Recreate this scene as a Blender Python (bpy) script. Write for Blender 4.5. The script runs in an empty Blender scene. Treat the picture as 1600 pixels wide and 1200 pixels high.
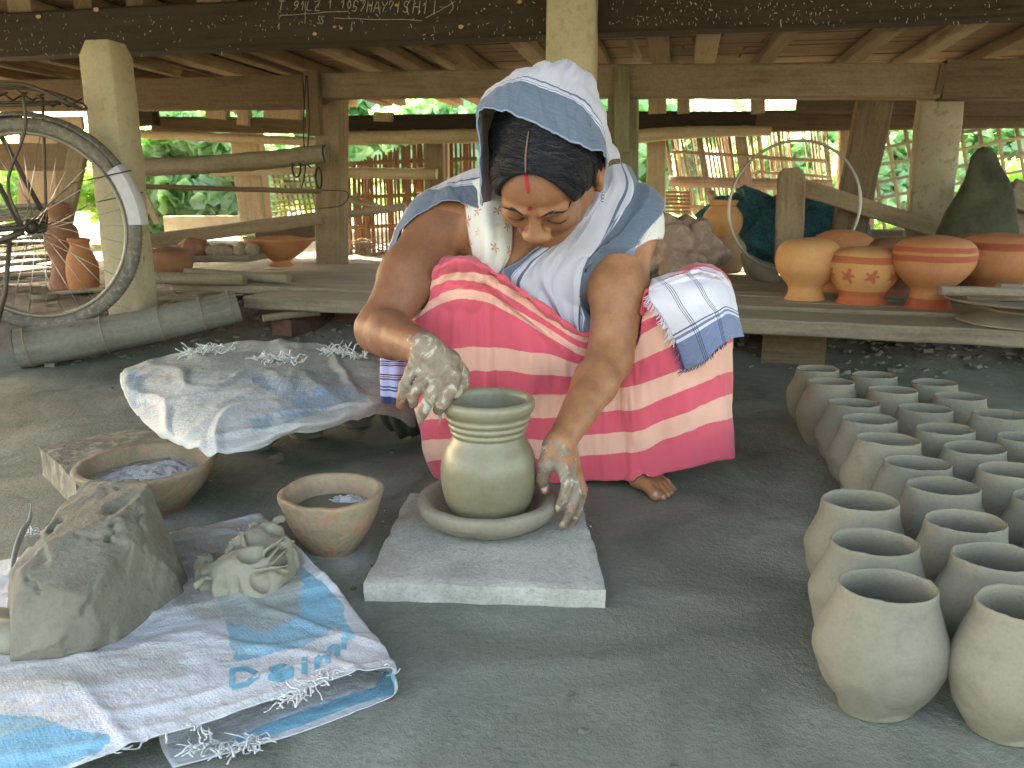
import bpy, math, random
import numpy as np
from mathutils import Vector, Matrix, noise
from mathutils.bvhtree import BVHTree
R = math.radians
random.seed(7); np.random.seed(7)
SC = bpy.context.scene
COL = SC.collection
# ---------------------------------------------------------------- camera
TH, CH, FP = R(13.3), 0.65, 1232.0
cam_d = bpy.data.cameras.new('camera'); cam = bpy.data.objects.new('camera', cam_d); COL.objects.link(cam)
cam.location = (0, 0, CH); cam.rotation_euler = (R(90) - TH, 0, 0)
cam_d.sensor_width = 36; cam_d.lens = 36 * FP / 1600; cam_d.clip_end = 500; cam_d.clip_start = 0.02
cam_d.dof.use_dof = True; cam_d.dof.focus_distance = 1.5; cam_d.dof.aperture_fstop = 9.0
SC.camera = cam
# ---------------------------------------------------------------- world, sun, exposure
SUN_EL, SUN_AZ = R(37), R(-40)      # the sun stands beyond the house, a little to the left
w = bpy.data.worlds.new('World'); SC.world = w; w.use_nodes = True
nt = w.node_tree; nt.nodes.clear()
sky = nt.nodes.new('ShaderNodeTexSky'); sky.sky_type = 'NISHITA'; sky.sun_disc = False
sky.sun_elevation = SUN_EL; sky.sun_rotation = SUN_AZ; sky.air_density = 1.0; sky.dust_density = 3.5; sky.ozone_density = 1.0
bg = nt.nodes.new('ShaderNodeBackground'); bg.inputs[1].default_value = 0.15
wo = nt.nodes.new('ShaderNodeOutputWorld'); nt.links.new(sky.outputs[0], bg.inputs[0]); nt.links.new(bg.outputs[0], wo.inputs[0])
sd = bpy.data.lights.new('sun', 'SUN'); sd.energy = 5.0; sd.angle = R(0.6); sd.color = (1, .95, .86)
sun = bpy.data.objects.new('sun', sd); COL.objects.link(sun)
sdir = Vector((math.sin(SUN_AZ) * math.cos(SUN_EL), math.cos(SUN_AZ) * math.cos(SUN_EL), math.sin(SUN_EL)))
sun.rotation_euler = sdir.to_track_quat('Z', 'Y').to_euler()
VS = SC.view_settings; VS.view_transform = 'Standard'; VS.look = 'None'; VS.gamma = 1; VS.use_curve_mapping = False
VS.exposure = 3.42
VS.use_white_balance = True; VS.white_balance_temperature = 8600; VS.white_balance_tint = 10
SC.render.engine = 'CYCLES'
SC.cycles.use_denoising = True; SC.cycles.max_bounces = 7; SC.cycles.diffuse_bounces = 5; SC.cycles.sample_clamp_indirect = 6
# ---------------------------------------------------------------- geometry helpers
def ray(px, py):
    a = (px - 800) / FP; b = (600 - py) / FP
    return np.array((a, math.cos(TH) + b * math.sin(TH), -math.sin(TH) + b * math.cos(TH)))
def P(px, py, Y=None, z=None, D=None):
    """the point seen at photo pixel px,py on the plane Y=.., z=.. or on the house row D (Y = D - .2 X)"""
    d = ray(px, py)
    if z is not None: t = (z - CH) / d[2]
    elif D is not None: t = D / (d[1] + .2 * d[0])
    else: t = Y / d[1]
    return np.array((0, 0, CH)) + d * t
def project(p):
    p = np.asarray(p, float); x = p[..., 0]; y = p[..., 1]; z = p[..., 2] - CH
    dep = y * math.cos(TH) - z * math.sin(TH); up = y * math.sin(TH) + z * math.cos(TH)
    return 800 + FP * x / dep, 600 - FP * up / dep
W = {}
def tag(o, label=None, cat=None, group=None, kind=None):
    if label: o['label'] = label
    if cat: o['category'] = cat
    if group: o['group'] = group
    if kind: o['kind'] = kind
    return o
def thing(name, label, cat, loc=(0, 0, 0), group=None, kind=None):
    o = bpy.data.objects.new(name, None); COL.objects.link(o); o.empty_display_size = .05
    o.location = Vector(loc); W[o.name] = np.array(loc, float)
    return tag(o, label, cat, group, kind)
def mk(name, V, Fc, mat=None, parent=None, loc=None, uv=None, smooth=True, attrs=None, sharp=None, autos=None):
    """one mesh object from world-space vertices"""
    V = np.asarray(V, float).reshape(-1, 3)
    org = W[parent.name] if parent is not None else (np.array(loc, float) if loc is not None else np.array((V[:, 0].mean(), V[:, 1].mean(), V[:, 2].min())))
    me = bpy.data.meshes.new(name)
    Vl = V - org
    if isinstance(Fc, np.ndarray) and Fc.ndim == 2:
        n, k = Fc.shape
        me.vertices.add(len(Vl)); me.vertices.foreach_set('co', Vl.astype(np.float32).ravel())
        me.loops.add(n * k); me.loops.foreach_set('vertex_index', Fc.astype(np.int32).ravel())
        me.polygons.add(n); me.polygons.foreach_set('loop_start', np.arange(0, n * k, k, dtype=np.int32))
        me.polygons.foreach_set('loop_total', np.full(n, k, dtype=np.int32))
        me.update(calc_edges=True)
    else:
        me.from_pydata([tuple(v) for v in Vl], [], [tuple(int(i) for i in f) for f in Fc]); me.update()
    if uv is not None:
        ul = me.uv_layers.new(name='UVMap'); li = np.empty(len(me.loops), np.int32); me.loops.foreach_get('vertex_index', li)
        ul.data.foreach_set('uv', np.asarray(uv, np.float32)[li].ravel())
    if attrs:
        for k_, a_ in attrs.items():
            at = me.attributes.new(k_, 'FLOAT', 'POINT'); at.data.foreach_set('value', np.asarray(a_, np.float32).ravel())
    me.polygons.foreach_set('use_smooth', [bool(smooth)] * len(me.polygons))
    if mat is not None: me.materials.append(mat)
    o = bpy.data.objects.new(name, me); COL.objects.link(o)
    if autos: 
        me.set_sharp_from_angle(angle=R(autos))
    if parent is not None: o.parent = parent; W[o.name] = org
    else: o.location = Vector(org); W[o.name] = org
    return o
def dup(root, loc, rotz=0, label=None, group=None, scale=None):
    r = root.copy(); COL.objects.link(r); r.location = Vector(loc); r.rotation_euler = (0, 0, rotz); W[r.name] = np.array(loc, float)
    if scale: r.scale = scale
    if label: r['label'] = label
    if group: r['group'] = group
    for c in list(root.children):
        d = c.copy(); COL.objects.link(d); d.parent = r
        for g in list(c.children):
            e = g.copy(); COL.objects.link(e); e.parent = d
    return r
def nz(p, s=1.0, seed=0.0):
    return noise.noise(Vector((p[0] * s + seed * 7.31, p[1] * s - seed * 3.7, p[2] * s + seed * 1.9)))
def nzv(p, s=1.0, seed=0.0):
    return np.array(noise.noise_vector(Vector((p[0] * s + seed * 7.31, p[1] * s - seed * 3.7, p[2] * s + seed * 1.9))))
def nrm(v): v = np.asarray(v, float); return v / (np.linalg.norm(v) + 1e-12)
def join(parts):
    V, Fc, U = [], [], []; n = 0
    for p in parts:
        v, f = p[0], p[1]; V.append(np.asarray(v, float)); Fc += [tuple(i + n for i in q) for q in f]
        U.append(p[2] if len(p) > 2 and p[2] is not None else np.zeros((len(v), 2))); n += len(v)
    return np.vstack(V), Fc, np.vstack(U)
def g_beam(p0, p1, w, h, side=(.2, 1, 0), nseg=None, bev=.006, jit=.003, seed=0, bow=0, tw=0, taper=1.0):
    """hewn timber from p0 to p1: w across 'side', h across the other axis; returns verts, faces, uv"""
    p0 = np.asarray(p0, float); p1 = np.asarray(p1, float); ax = p1 - p0; L = np.linalg.norm(ax); ax = ax / L
    s = np.asarray(side, float); s = nrm(s - ax * s.dot(ax)); q = np.cross(ax, s)
    if nseg is None: nseg = max(2, min(24, int(L / .12)))
    b = min(bev, w * .25, h * .25); a_, c_ = w / 2, h / 2
    sec = [(-a_ + b, -c_), (a_ - b, -c_), (a_, -c_ + b), (a_, c_ - b), (a_ - b, c_), (-a_ + b, c_), (-a_, c_ - b), (-a_, -c_ + b)]
    per = [0, w, w, w + h, w + h, 2 * w + h, 2 * w + h, 2 * w + 2 * h]
    V, U = [], []; ro = random.Random(seed).random() * 9
    for i in range(nseg + 1):
        t = i / nseg; c = p0 + ax * L * t; k = 1 + (taper - 1) * t
        c = c + q * (bow * math.sin(t * math.pi))
        for j, (x, y) in enumerate(sec):
            v = c + (s * x + q * y) * k
            if jit: v = v + nzv(v, 6, seed) * jit * (.6 if i in (0, nseg) else 1) + nzv(v, 19, seed) * jit * .5
            V.append(v); U.append((t * L + ro, per[j] + ro))
    Fc = []
    for i in range(nseg):
        for j in range(8):
            a = i * 8 + j; b2 = i * 8 + (j + 1) % 8; Fc.append((a, a + 8, b2 + 8, b2))
    Fc.append(tuple(range(8))); Fc.append(tuple(nseg * 8 + 7 - j for j in range(8)))
    return np.array(V), Fc, np.array(U)
def g_tube(pts, rad, n=8, cap=True, closed=False, jit=0, seed=0, flat=1.0):
    pts = [np.asarray(p, float) for p in pts]; m = len(pts)
    if not hasattr(rad, '__len__'): rad = [rad] * m
    V, U, Fc = [], [], []; L = 0; ref = None
    for i, p in enumerate(pts):
        if closed: t = nrm(pts[(i + 1) % m] - pts[i - 1])
        else: t = nrm(pts[min(i + 1, m - 1)] - pts[max(i - 1, 0)])
        if ref is None: ref = np.array((0, 0, 1.)) if abs(t[2]) < .9 else np.array((1., 0, 0))
        a = nrm(ref - t * ref.dot(t)); ref = a; b = np.cross(t, a)
        if i: L += np.linalg.norm(p - pts[i - 1])
        for j in range(n):
            an = 2 * math.pi * j / n; v = p + (a * math.cos(an) + b * math.sin(an) * flat) * rad[i]
            if jit: v = v + nzv(v, 8, seed) * jit
            V.append(v); U.append((L, j / n * 2 * math.pi * rad[i]))
    for i in range(m if closed else m - 1):
        k = (i + 1) % m
        for j in range(n):
            Fc.append((i * n + j, k * n + j, k * n + (j + 1) % n, i * n + (j + 1) % n))
    if cap and not closed:
        Fc.append(tuple(range(n))); Fc.append(tuple((m - 1) * n + n - 1 - j for j in range(n)))
    return np.array(V), Fc, np.array(U)
def spl(pts, n):
    """Catmull-Rom through pts, n samples"""
    pts = np.asarray(pts, float); m = len(pts); out = []
    for i in range(n):
        t = i / (n - 1) * (m - 1); k = min(int(t), m - 2); f = t - k
        p0, p1, p2, p3 = pts[max(k - 1, 0)], pts[k], pts[k + 1], pts[min(k + 2, m - 1)]
        if k == 0: p0 = 2 * p1 - p2
        if k + 2 > m - 1: p3 = 2 * p2 - p1
        out.append(.5 * (2 * p1 + (p2 - p0) * f + (2 * p0 - 5 * p1 + 4 * p2 - p3) * f * f + (3 * p1 - p0 - 3 * p2 + p3) * f ** 3))
    return np.array(out)
def spl2(grid, n, m):
    """Catmull-Rom on a grid [rows][cols] -> n x m"""
    g = np.asarray(grid, float)
    a = np.stack([spl(g[i], m) for i in range(g.shape[0])])
    return np.stack([spl(a[:, j], n) for j in range(m)], axis=1)
def g_grid(G, uv=None):
    n, m = G.shape[:2]; V = G.reshape(-1, 3)
    i, j = np.meshgrid(np.arange(n - 1), np.arange(m - 1), indexing='ij'); a = (i * m + j).ravel()
    Fc = np.stack([a, a + 1, a + m + 1, a + m], 1)
    if uv is None:
        u, v = np.meshgrid(np.linspace(0, 1, m), np.linspace(0, 1, n)); uv = np.stack([u.ravel(), v.ravel()], 1)
    return V, Fc, uv
def g_lathe(prof, n=40, c=(0, 0, 0), fn=None, axis=None):
    """revolve (r,z) profile about z at c; fn(point, angle, index) may displace"""
    V, Fc, U = [], [], []; m = len(prof); c = np.asarray(c, float)
    for i, (r, z) in enumerate(prof):
        for j in range(n):
            a = 2 * math.pi * j / n; v = np.array((r * math.cos(a), r * math.sin(a), z))
            if fn is not None: v = fn(v, a, i)
            if axis is not None: v = axis @ v
            V.append(v + c); U.append((j / n, i / m))
    for i in range(m - 1):
        for j in range(n):
            Fc.append((i * n + j, i * n + (j + 1) % n, (i + 1) * n + (j + 1) % n, (i + 1) * n + j))
    return np.array(V), Fc, np.array(U)
def ncoords(G): # grid normals
    du = np.gradient(G, axis=1); dv = np.gradient(G, axis=0); n = np.cross(du, dv); return n / (np.linalg.norm(n, axis=-1, keepdims=True) + 1e-12)
def vnoise(V, s, seed=0):
    return np.array([noise.noise(Vector((v[0] * s + seed * 7.3, v[1] * s + seed, v[2] * s - seed * 2.1))) for v in V])
def turb(V, s, seed=0, o=4):
    return np.array([noise.fractal(Vector((v[0] * s + seed * 7.3, v[1] * s + seed, v[2] * s - seed * 2.1)), 1.0, 2.0, o) for v in V])
# ---------------------------------------------------------------- signed-distance modelling
class SDF:
    def __init__(s, lo, hi, h):
        s.lo = np.array(lo, float); s.h = h; s.n = np.ceil((np.array(hi) - s.lo) / h).astype(int) + 1
        s.f = np.full(s.n, .08, np.float32)
    def sub(s, lo, hi, mg):
        a = np.maximum(((np.array(lo) - mg - s.lo) / s.h).astype(int), 0); b = np.minimum(((np.array(hi) + mg - s.lo) / s.h).astype(int) + 2, s.n)
        if (b <= a).any(): return None, None
        ax = [s.lo[k] + s.h * np.arange(a[k], b[k]) for k in range(3)]
        X = np.meshgrid(*ax, indexing='ij', sparse=True)
        return (slice(a[0], b[0]), slice(a[1], b[1]), slice(a[2], b[2])), X
    def put(s, sl, d, k, op):
        f = s.f[sl]; d = d.astype(np.float32)
        if op == 'add':
            r = np.minimum(f, d) - (np.maximum(k - np.abs(f - d), 0) ** 2 / (4 * k) if k else 0)
        else:
            d = -d; r = np.maximum(f, d) + (np.maximum(k - np.abs(f - d), 0) ** 2 / (4 * k) if k else 0)
        s.f[sl] = r
    def cone(s, a, b, ra, rb, k=.01, op='add', flat=None):
        """rounded cone; flat=(direction, factor) squeezes it along a direction"""
        a = np.array(a, float); b = np.array(b, float); r = max(ra, rb)
        sl, X = s.sub(np.minimum(a, b) - r, np.maximum(a, b) + r, max(k, .012) + s.h)
        if sl is None: return
        ab = b - a; L2 = ab.dot(ab) + 1e-12
        x, y, z = X[0] - a[0], X[1] - a[1], X[2] - a[2]
        t = np.clip((x * ab[0] + y * ab[1] + z * ab[2]) / L2, 0, 1)
        x = x - t * ab[0]; y = y - t * ab[1]; z = z - t * ab[2]
        if flat is not None:
            n, fk = nrm(flat[0]), flat[1]; dd = (x * n[0] + y * n[1] + z * n[2]) * (1 / fk - 1); x = x + dd * n[0]; y = y + dd * n[1]; z = z + dd * n[2]
        d = np.sqrt(x * x + y * y + z * z) - (ra + (rb - ra) * t)
        s.put(sl, d, k, op)
    def ell(s, c, r, k=.01, op='add', M=None):
        c = np.array(c, float); r = np.array(r, float); R_ = r.max()
        sl, X = s.sub(c - R_, c + R_, max(k, .012) + s.h)
        if sl is None: return
        x, y, z = X[0] - c[0], X[1] - c[1], X[2] - c[2]
        if M is not None:
            x, y, z = (M[0][0] * x + M[0][1] * y + M[0][2] * z, M[1][0] * x + M[1][1] * y + M[1][2] * z, M[2][0] * x + M[2][1] * y + M[2][2] * z)
        k0 = np.sqrt((x / r[0]) ** 2 + (y / r[1]) ** 2 + (z / r[2]) ** 2); k1 = np.sqrt((x / r[0] ** 2) ** 2 + (y / r[1] ** 2) ** 2 + (z / r[2] ** 2) ** 2)
        d = k0 * (k0 - 1) / (k1 + 1e-9)
        d = np.where(k0 < .3, -r.min() * .7, d)
        s.put(sl, d, k, op)
    def mesh(s):
        f = s.f; ins = f < 0; nx, ny, nz_ = f.shape
        cnt = np.zeros((nx - 1, ny - 1, nz_ - 1), np.uint8)
        for dx in (0, 1):
            for dy in (0, 1):
                for dz in (0, 1): cnt += ins[dx:nx - 1 + dx, dy:ny - 1 + dy, dz:nz_ - 1 + dz]
        act = (cnt > 0) & (cnt < 8); ijk = np.argwhere(act); N = len(ijk)
        idx = np.full(act.shape, -1, np.int32); idx[act] = np.arange(N)
        acc = np.zeros((N, 3)); num = np.zeros(N)
        cs = [(0, 0, 0), (1, 0, 0), (0, 1, 0), (1, 1, 0), (0, 0, 1), (1, 0, 1), (0, 1, 1), (1, 1, 1)]
        fv = [f[ijk[:, 0] + c[0], ijk[:, 1] + c[1], ijk[:, 2] + c[2]] for c in cs]
        for a, b in ((0, 1), (2, 3), (4, 5), (6, 7), (0, 2), (1, 3), (4, 6), (5, 7), (0, 4), (1, 5), (2, 6), (3, 7)):
            m = (fv[a] < 0) != (fv[b] < 0); t = np.where(m, fv[a] / np.where(m, fv[a] - fv[b], 1), 0)
            pa = np.array(cs[a], float); pb = np.array(cs[b], float)
            acc += np.where(m[:, None], pa + t[:, None] * (pb - pa), 0); num += m
        V = s.lo + (ijk + acc / num[:, None]) * s.h
        Q = []
        for ax in range(3):
            o1, o2 = (ax + 1) % 3, (ax + 2) % 3
            A = np.moveaxis(ins, (ax, o1, o2), (0, 1, 2)); I = np.moveaxis(idx, (ax, o1, o2), (0, 1, 2))
            ch = A[:-1, 1:-1, 1:-1] != A[1:, 1:-1, 1:-1]; e = np.argwhere(ch); fl = A[:-1, 1:-1, 1:-1][ch]
            i, j, k = e[:, 0], e[:, 1] + 1, e[:, 2] + 1
            q = np.stack([I[i, j - 1, k - 1], I[i, j, k - 1], I[i, j, k], I[i, j - 1, k]], 1)
            q[~fl] = q[~fl][:, ::-1]; Q.append(q)
        Q = np.vstack(Q); Q = Q[(Q >= 0).all(1)]
        return V, Q
def relax(V, Q, it=2, lam=.5, mask=None):
    e = np.vstack([Q[:, [0, 1]], Q[:, [1, 2]], Q[:, [2, 3]], Q[:, [3, 0]]])
    e = np.vstack([e, e[:, ::-1]]); n = len(V); deg = np.bincount(e[:, 0], minlength=n).astype(float)
    for _ in range(it):
        s_ = np.stack([np.bincount(e[:, 0], weights=V[e[:, 1], k], minlength=n) for k in range(3)], 1) / np.maximum(deg, 1)[:, None]
        d = (s_ - V) * lam
        if mask is not None: d = d * mask[:, None]
        V = V + d
    return V
# ---------------------------------------------------------------- materials
class NT:
    def __init__(s, name):
        s.m = bpy.data.materials.new(name); s.m.use_nodes = True; s.t = s.m.node_tree; s.b = s.t.nodes['Principled BSDF']; s.out = s.t.nodes['Material Output']
    def n(s, ty, **k):
        o = s.t.nodes.new(ty)
        for a, v in k.items(): setattr(o, a, v)
        return o
    def l(s, a, b): s.t.links.new(a, b)
    def coord(s, kind='Object', sc=(1, 1, 1), rnd=True):
        tc = s.n('ShaderNodeTexCoord'); mp = s.n('ShaderNodeMapping'); mp.inputs['Scale'].default_value = sc; s.l(tc.outputs[kind], mp.inputs[0])
        if rnd:
            oi = s.n('ShaderNodeObjectInfo'); mu = s.n('ShaderNodeMath', operation='MULTIPLY'); mu.inputs[1].default_value = 37.0
            s.l(oi.outputs['Random'], mu.inputs[0]); s.l(mu.outputs[0], mp.inputs['Location'])
        return mp.outputs[0]
    def noise(s, co, scale, detail=6, rough=.6, dist=0):
        o = s.n('ShaderNodeTexNoise'); o.inputs['Scale'].default_value = scale; o.inputs['Detail'].default_value = detail; o.inputs['Roughness'].default_value = rough; o.inputs['Distortion'].default_value = dist
        s.l(co, o.inputs['Vector']); return o.outputs['Fac']
    def vor(s, co, scale, feature='F1', out='Distance'):
        o = s.n('ShaderNodeTexVoronoi'); o.feature = feature; o.inputs['Scale'].default_value = scale; s.l(co, o.inputs['Vector']); return o.outputs[out]
    def ramp(s, fac, stops):
        o = s.n('ShaderNodeValToRGB'); e = o.color_ramp.elements
        while len(e) < len(stops): e.new(.5)
        for i, (p, c) in enumerate(stops):
            e[i].position = p; e[i].color = (c, c, c, 1) if not hasattr(c, '__len__') else (*c, 1)
        s.l(fac, o.inputs[0]); return o.outputs[0]
    def mix(s, fac, a, b, mode='MIX'):
        o = s.n('ShaderNodeMix'); o.data_type = 'RGBA'; o.blend_type = mode
        if isinstance(fac, (int, float)): o.inputs[0].default_value = fac
        else: s.l(fac, o.inputs[0])
        for k, v in ((6, a), (7, b)):
            if hasattr(v, 'links') or hasattr(v, 'is_linked'): s.l(v, o.inputs[k])
            else: o.inputs[k].default_value = (*v, 1)
        return o.outputs[2]
    def math(s, op, a, b=None, c=None):
        o = s.n('ShaderNodeMath', operation=op)
        for i, v in enumerate((a, b, c)):
            if v is None: continue
            if isinstance(v, (int, float)): o.inputs[i].default_value = v
            else: s.l(v, o.inputs[i])
        return o.outputs[0]
    def attr(s, name):
        o = s.n('ShaderNodeAttribute'); o.attribute_name = name; return o.outputs['Fac']
    def col(s, c): s.l(c, s.b.inputs['Base Color'])
    def bump(s, h, st=.3, dist=.01, prev=None):
        o = s.n('ShaderNodeBump'); o.inputs['Strength'].default_value = st; o.inputs['Distance'].default_value = dist; s.l(h, o.inputs['Height'])
        if prev is not None: s.l(prev, o.inputs['Normal'])
        s.l(o.outputs[0], s.b.inputs['Normal']); return o.outputs[0]
    def rough(s, v):
        if isinstance(v, (int, float)): s.b.inputs['Roughness'].default_value = v
        else: s.l(v, s.b.inputs['Roughness'])
    def spec(s, v): s.b.inputs['Specular IOR Level'].default_value = v
def m_wood(name, c1, c2, c3=None, dirt=.35, flecks=0, rough=.85, bump=.5, dust=None):
    m = NT(name); uv = m.coord('UV', (1, 1, 1)); g = m.coord('UV', (3, 45, 1))
    n1 = m.noise(g, 1.0, 8, .65, .3); n2 = m.noise(uv, 3.5, 6, .6); n3 = m.noise(uv, 60, 4, .7)
    c = m.ramp(n1, [(.3, c1), (.62, c2)])
    if c3 is not None: c = m.mix(m.ramp(n2, [(.42, 0.), (.62, 1.)]), c, c3)
    c = m.mix(dirt, c, m.ramp(n2, [(.35, .25), (.6, 1.)]), 'MULTIPLY')
    c = m.mix(.35, c, m.ramp(n3, [(.35, .45), (.6, 1.)]), 'MULTIPLY')
    if flecks:
        f = m.noise(m.coord('UV', (18, 30, 1)), 1.6, 8, .8); c = m.mix(m.ramp(f, [(.70 - flecks * .08, 0.), (.74, 1.)]), c, (.5, .42, .33))
    if dust is not None:
        ge = m.n('ShaderNodeNewGeometry'); sx = m.n('ShaderNodeSeparateXYZ'); m.l(ge.outputs['Normal'], sx.inputs[0])
        c = m.mix(m.math('MULTIPLY', m.ramp(sx.outputs[2], [(.5, 0.), (.95, 1.)]), m.ramp(n2, [(.3, .5), (.6, 1.)])), c, dust)
    m.col(c); m.rough(rough); m.spec(.25)
    h = m.math('ADD', m.math('MULTIPLY', n1, .8), m.math('MULTIPLY', n3, .25)); m.bump(h, bump, .006)
    return m.m
def m_clay(name, c1, c2, scale=9, rough=.9, bump=.35, fine=180, c3=None, spec=.2, streak=False, dist=.004):
    m = NT(name); o = m.coord('Object'); n1 = m.noise(o, scale, 8, .65); n2 = m.noise(o, fine, 3, .6); n3 = m.noise(o, scale * 4, 6, .6)
    c = m.ramp(n1, [(.32, c1), (.66, c2)])
    if c3 is not None: c = m.mix(m.ramp(n3, [(.52, 0.), (.64, 1.)]), c, c3)
    c = m.mix(.25, c, m.ramp(n2, [(.3, .55), (.55, 1.)]), 'MULTIPLY')
    c = m.mix(1.0, c, m.ramp(m.n('ShaderNodeObjectInfo').outputs['Random'], [(0., (.84, .86, .86)), (1., (1.04, 1.0, .95))]), 'MULTIPLY')
    m.col(c); m.rough(rough); m.spec(spec)
    if streak:
        ns = m.noise(m.coord('Object', (3, 3, 120)), 2, 5, .6); h = m.math('ADD', m.math('MULTIPLY', n3, .5), m.math('MULTIPLY', ns, .8))
    else: h = m.math('ADD', n3, m.math('MULTIPLY', n2, .35))
    m.bump(h, bump, dist); return m.m
def m_plain(name, c, rough=.6, metal=0, spec=.4, var=.3, scale=20):
    m = NT(name); o = m.coord('Object'); n1 = m.noise(o, scale, 6, .6)
    m.col(m.mix(var, c, m.ramp(n1, [(.3, .35), (.65, 1.)]), 'MULTIPLY')); m.rough(rough); m.b.inputs['Metallic'].default_value = metal; m.spec(spec)
    return m.m
# ================================================================ SETTING
M_WB = m_wood('sooty timber', (.03, .021, .014), (.07, .05, .034), (.045, .032, .022), flecks=.35, bump=.5)
M_WD = m_wood('dark brown timber', (.105, .068, .038), (.21, .142, .082), (.15, .105, .062), dust=(.27, .21, .15))
M_WM = m_wood('weathered brown timber', (.20, .142, .08), (.35, .255, .155), (.27, .20, .125), dust=(.33, .27, .2))
M_WL = m_wood('pale timber', (.42, .30, .18), (.6, .46, .3), (.5, .4, .25), dirt=.2)
M_WG = m_wood('mossy timber', (.17, .145, .08), (.29, .255, .15), (.20, .20, .10))
M_PLK = m_wood('grey dusty planks', (.165, .13, .088), (.31, .255, .18), (.25, .205, .15), dust=(.30, .255, .19))
M_MAT = m_wood('woven floor mat', (.12, .072, .04), (.24, .155, .092), (.17, .11, .065))
M_BAM = m_wood('dull bamboo', (.2, .16, .095), (.33, .27, .17), (.26, .22, .16), bump=.2, rough=.6)
M_BAL = m_wood('pale bamboo', (.42, .32, .18), (.58, .46, .29), None, dirt=.2, bump=.2, rough=.6)
M_LOG = m_wood('grey green bamboo', (.15, .135, .10), (.26, .24, .18), (.2, .185, .15), bump=.2, rough=.7)
M_CON = m_clay('cream concrete', (.42, .36, .235), (.50, .435, .30), 7, .9, .4, 130, (.40, .34, .22))
M_COG = m_clay('spotted concrete', (.29, .25, .17), (.37, .33, .235), 6, .9, .4, 130, (.25, .215, .145))

# --- ground: one sheet, finer near the camera, with the low earth bank the house stands on
def sstep(a, b, x):
    t = min(max((x - a) / (b - a), 0), 1); return t * t * (3 - 2 * t)
def bank(x, y):
    """height of the earth: flat work floor in front, a low bank under the house"""
    edge = np.interp(x, (-3, -2, -1.3, -.8, .9, 1.9, 3), (2.9, 3.14, 3.62, 3.72, 3.4, 2.95, 2.6)); wd = np.interp(x, (-1.9, -1.2, .5), (.10, .3, .3))
    return np.interp(x, (-1.5, -.2, 1.2), (.16, .12, .09)) * sstep(edge - wd, edge + wd, y)
def ground_z(x, y):
    z = bank(x, y)
    z += .004 * noise.noise(Vector((x * 2.2, y * 2.2, 0))) * min(1, 1)
    if z > .01 and y < 9:
        k = sstep(0, .06, z); z += k * (.012 * noise.fractal(Vector((x * 9, y * 9, 3)), 1, 2, 4))
    return z
xs = np.concatenate([-np.geomspace(60, 3.0, 20)[:-1], np.linspace(-3.0, 3.0, 251), np.geomspace(3.0, 60, 20)[1:]])
ys = np.concatenate([-np.geomspace(50, .5, 16)[:-1], np.linspace(-.5, 5.5, 241), np.geomspace(5.5, 160, 26)[1:]])
G = np.zeros((len(ys), len(xs), 3)); 
for i, y in enumerate(ys):
    for j, x in enumerate(xs): G[i, j] = (x, y, ground_z(x, y))
m = NT('packed earth floor'); o = m.coord('Object', rnd=False)
n1 = m.noise(o, 1.6, 8, .6, .4); n2 = m.noise(o, 9, 8, .65); n3 = m.noise(o, 90, 5, .7); n4 = m.noise(o, 420, 3, .6)
c = m.ramp(m.noise(o, 2.3, 9, .62, .8), [(.34, (.098, .108, .080)), (.45, (.150, .165, .128)), (.57, (.215, .232, .185)), (.70, (.31, .33, .275))])
c = m.mix(m.ramp(n2, [(.45, 0.), (.68, .7)]), c, (.20, .195, .155))
c = m.mix(.4, c, m.ramp(n3, [(.3, .5), (.62, 1.)]), 'MULTIPLY')
c = m.mix(m.ramp(n4, [(.68, 0.), (.76, .8)]), c, (.24, .24, .21))
sx = m.n('ShaderNodeSeparateXYZ'); m.l(m.coord('Object', rnd=False), sx.inputs[0])
c = m.mix(m.ramp(sx.outputs[2], [(.01, 0.), (.06, 1.)]), c, m.ramp(n2, [(.35, (.11, .085, .06)), (.6, (.2, .17, .13))]))
c = m.mix(m.ramp(m.math('MULTIPLY', sx.outputs[1], .1), [(.68, 0.), (.76, 1.)]), c, m.ramp(n2, [(.3, (.16, .12, .07)), (.7, (.24, .2, .12))]))
m.col(c); m.rough(m.ramp(n1, [(.35, .62), (.6, .85)])); m.spec(.3)
c2_ = m.ramp(m.noise(o, 5.5, 5, .5, 1.5), [(.62, 0.), (.71, .6)]); c = m.mix(c2_, c, (.08, .082, .062)); m.col(c)
m.bump(m.math('ADD', m.math('MULTIPLY', n2, 1.2), m.math('ADD', m.math('MULTIPLY', n3, .6), m.math('MULTIPLY', n4, .25))), .8, .010)
V, Fc, uv = g_grid(G)
tag(mk('ground', V, Fc, m.m, loc=(0, 0, 0), uv=uv), 'packed grey green earth floor rising to a low dusty bank under the house', kind='structure')

# --- the stilt house
house = thing('stilt_house', 'raised wooden house on concrete and timber posts seen from underneath its floor', 'house', (0, 4.6, 0))
sd_ = [0]
def member(nm, a, b, D, tp, wd, mat, side=(.2, 1, 0), parent=None, bow=0, jit=.004, taper=1.0, bev=.008, D2=None, label=None):
    sd_[0] += 1; p0 = P(*a, D=D); p1 = P(*b, D=D2 or D)
    h = tp * np.linalg.norm((p0 + p1) / 2 - (0, 0, CH)) / FP * .97
    v, f, u = g_beam(p0, p1, wd, h, side, seed=sd_[0], jit=jit, bow=bow, taper=taper, bev=bev)
    o = mk(nm, v, f, mat, parent if parent is not None else house, uv=u, autos=40)
    if label: o['label'] = label
    return o
RX = lambda x: nrm((1, -.2, 0)) * x
def on_row(x, D, z): return np.array((x, D - .2 * x, z))
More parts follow.
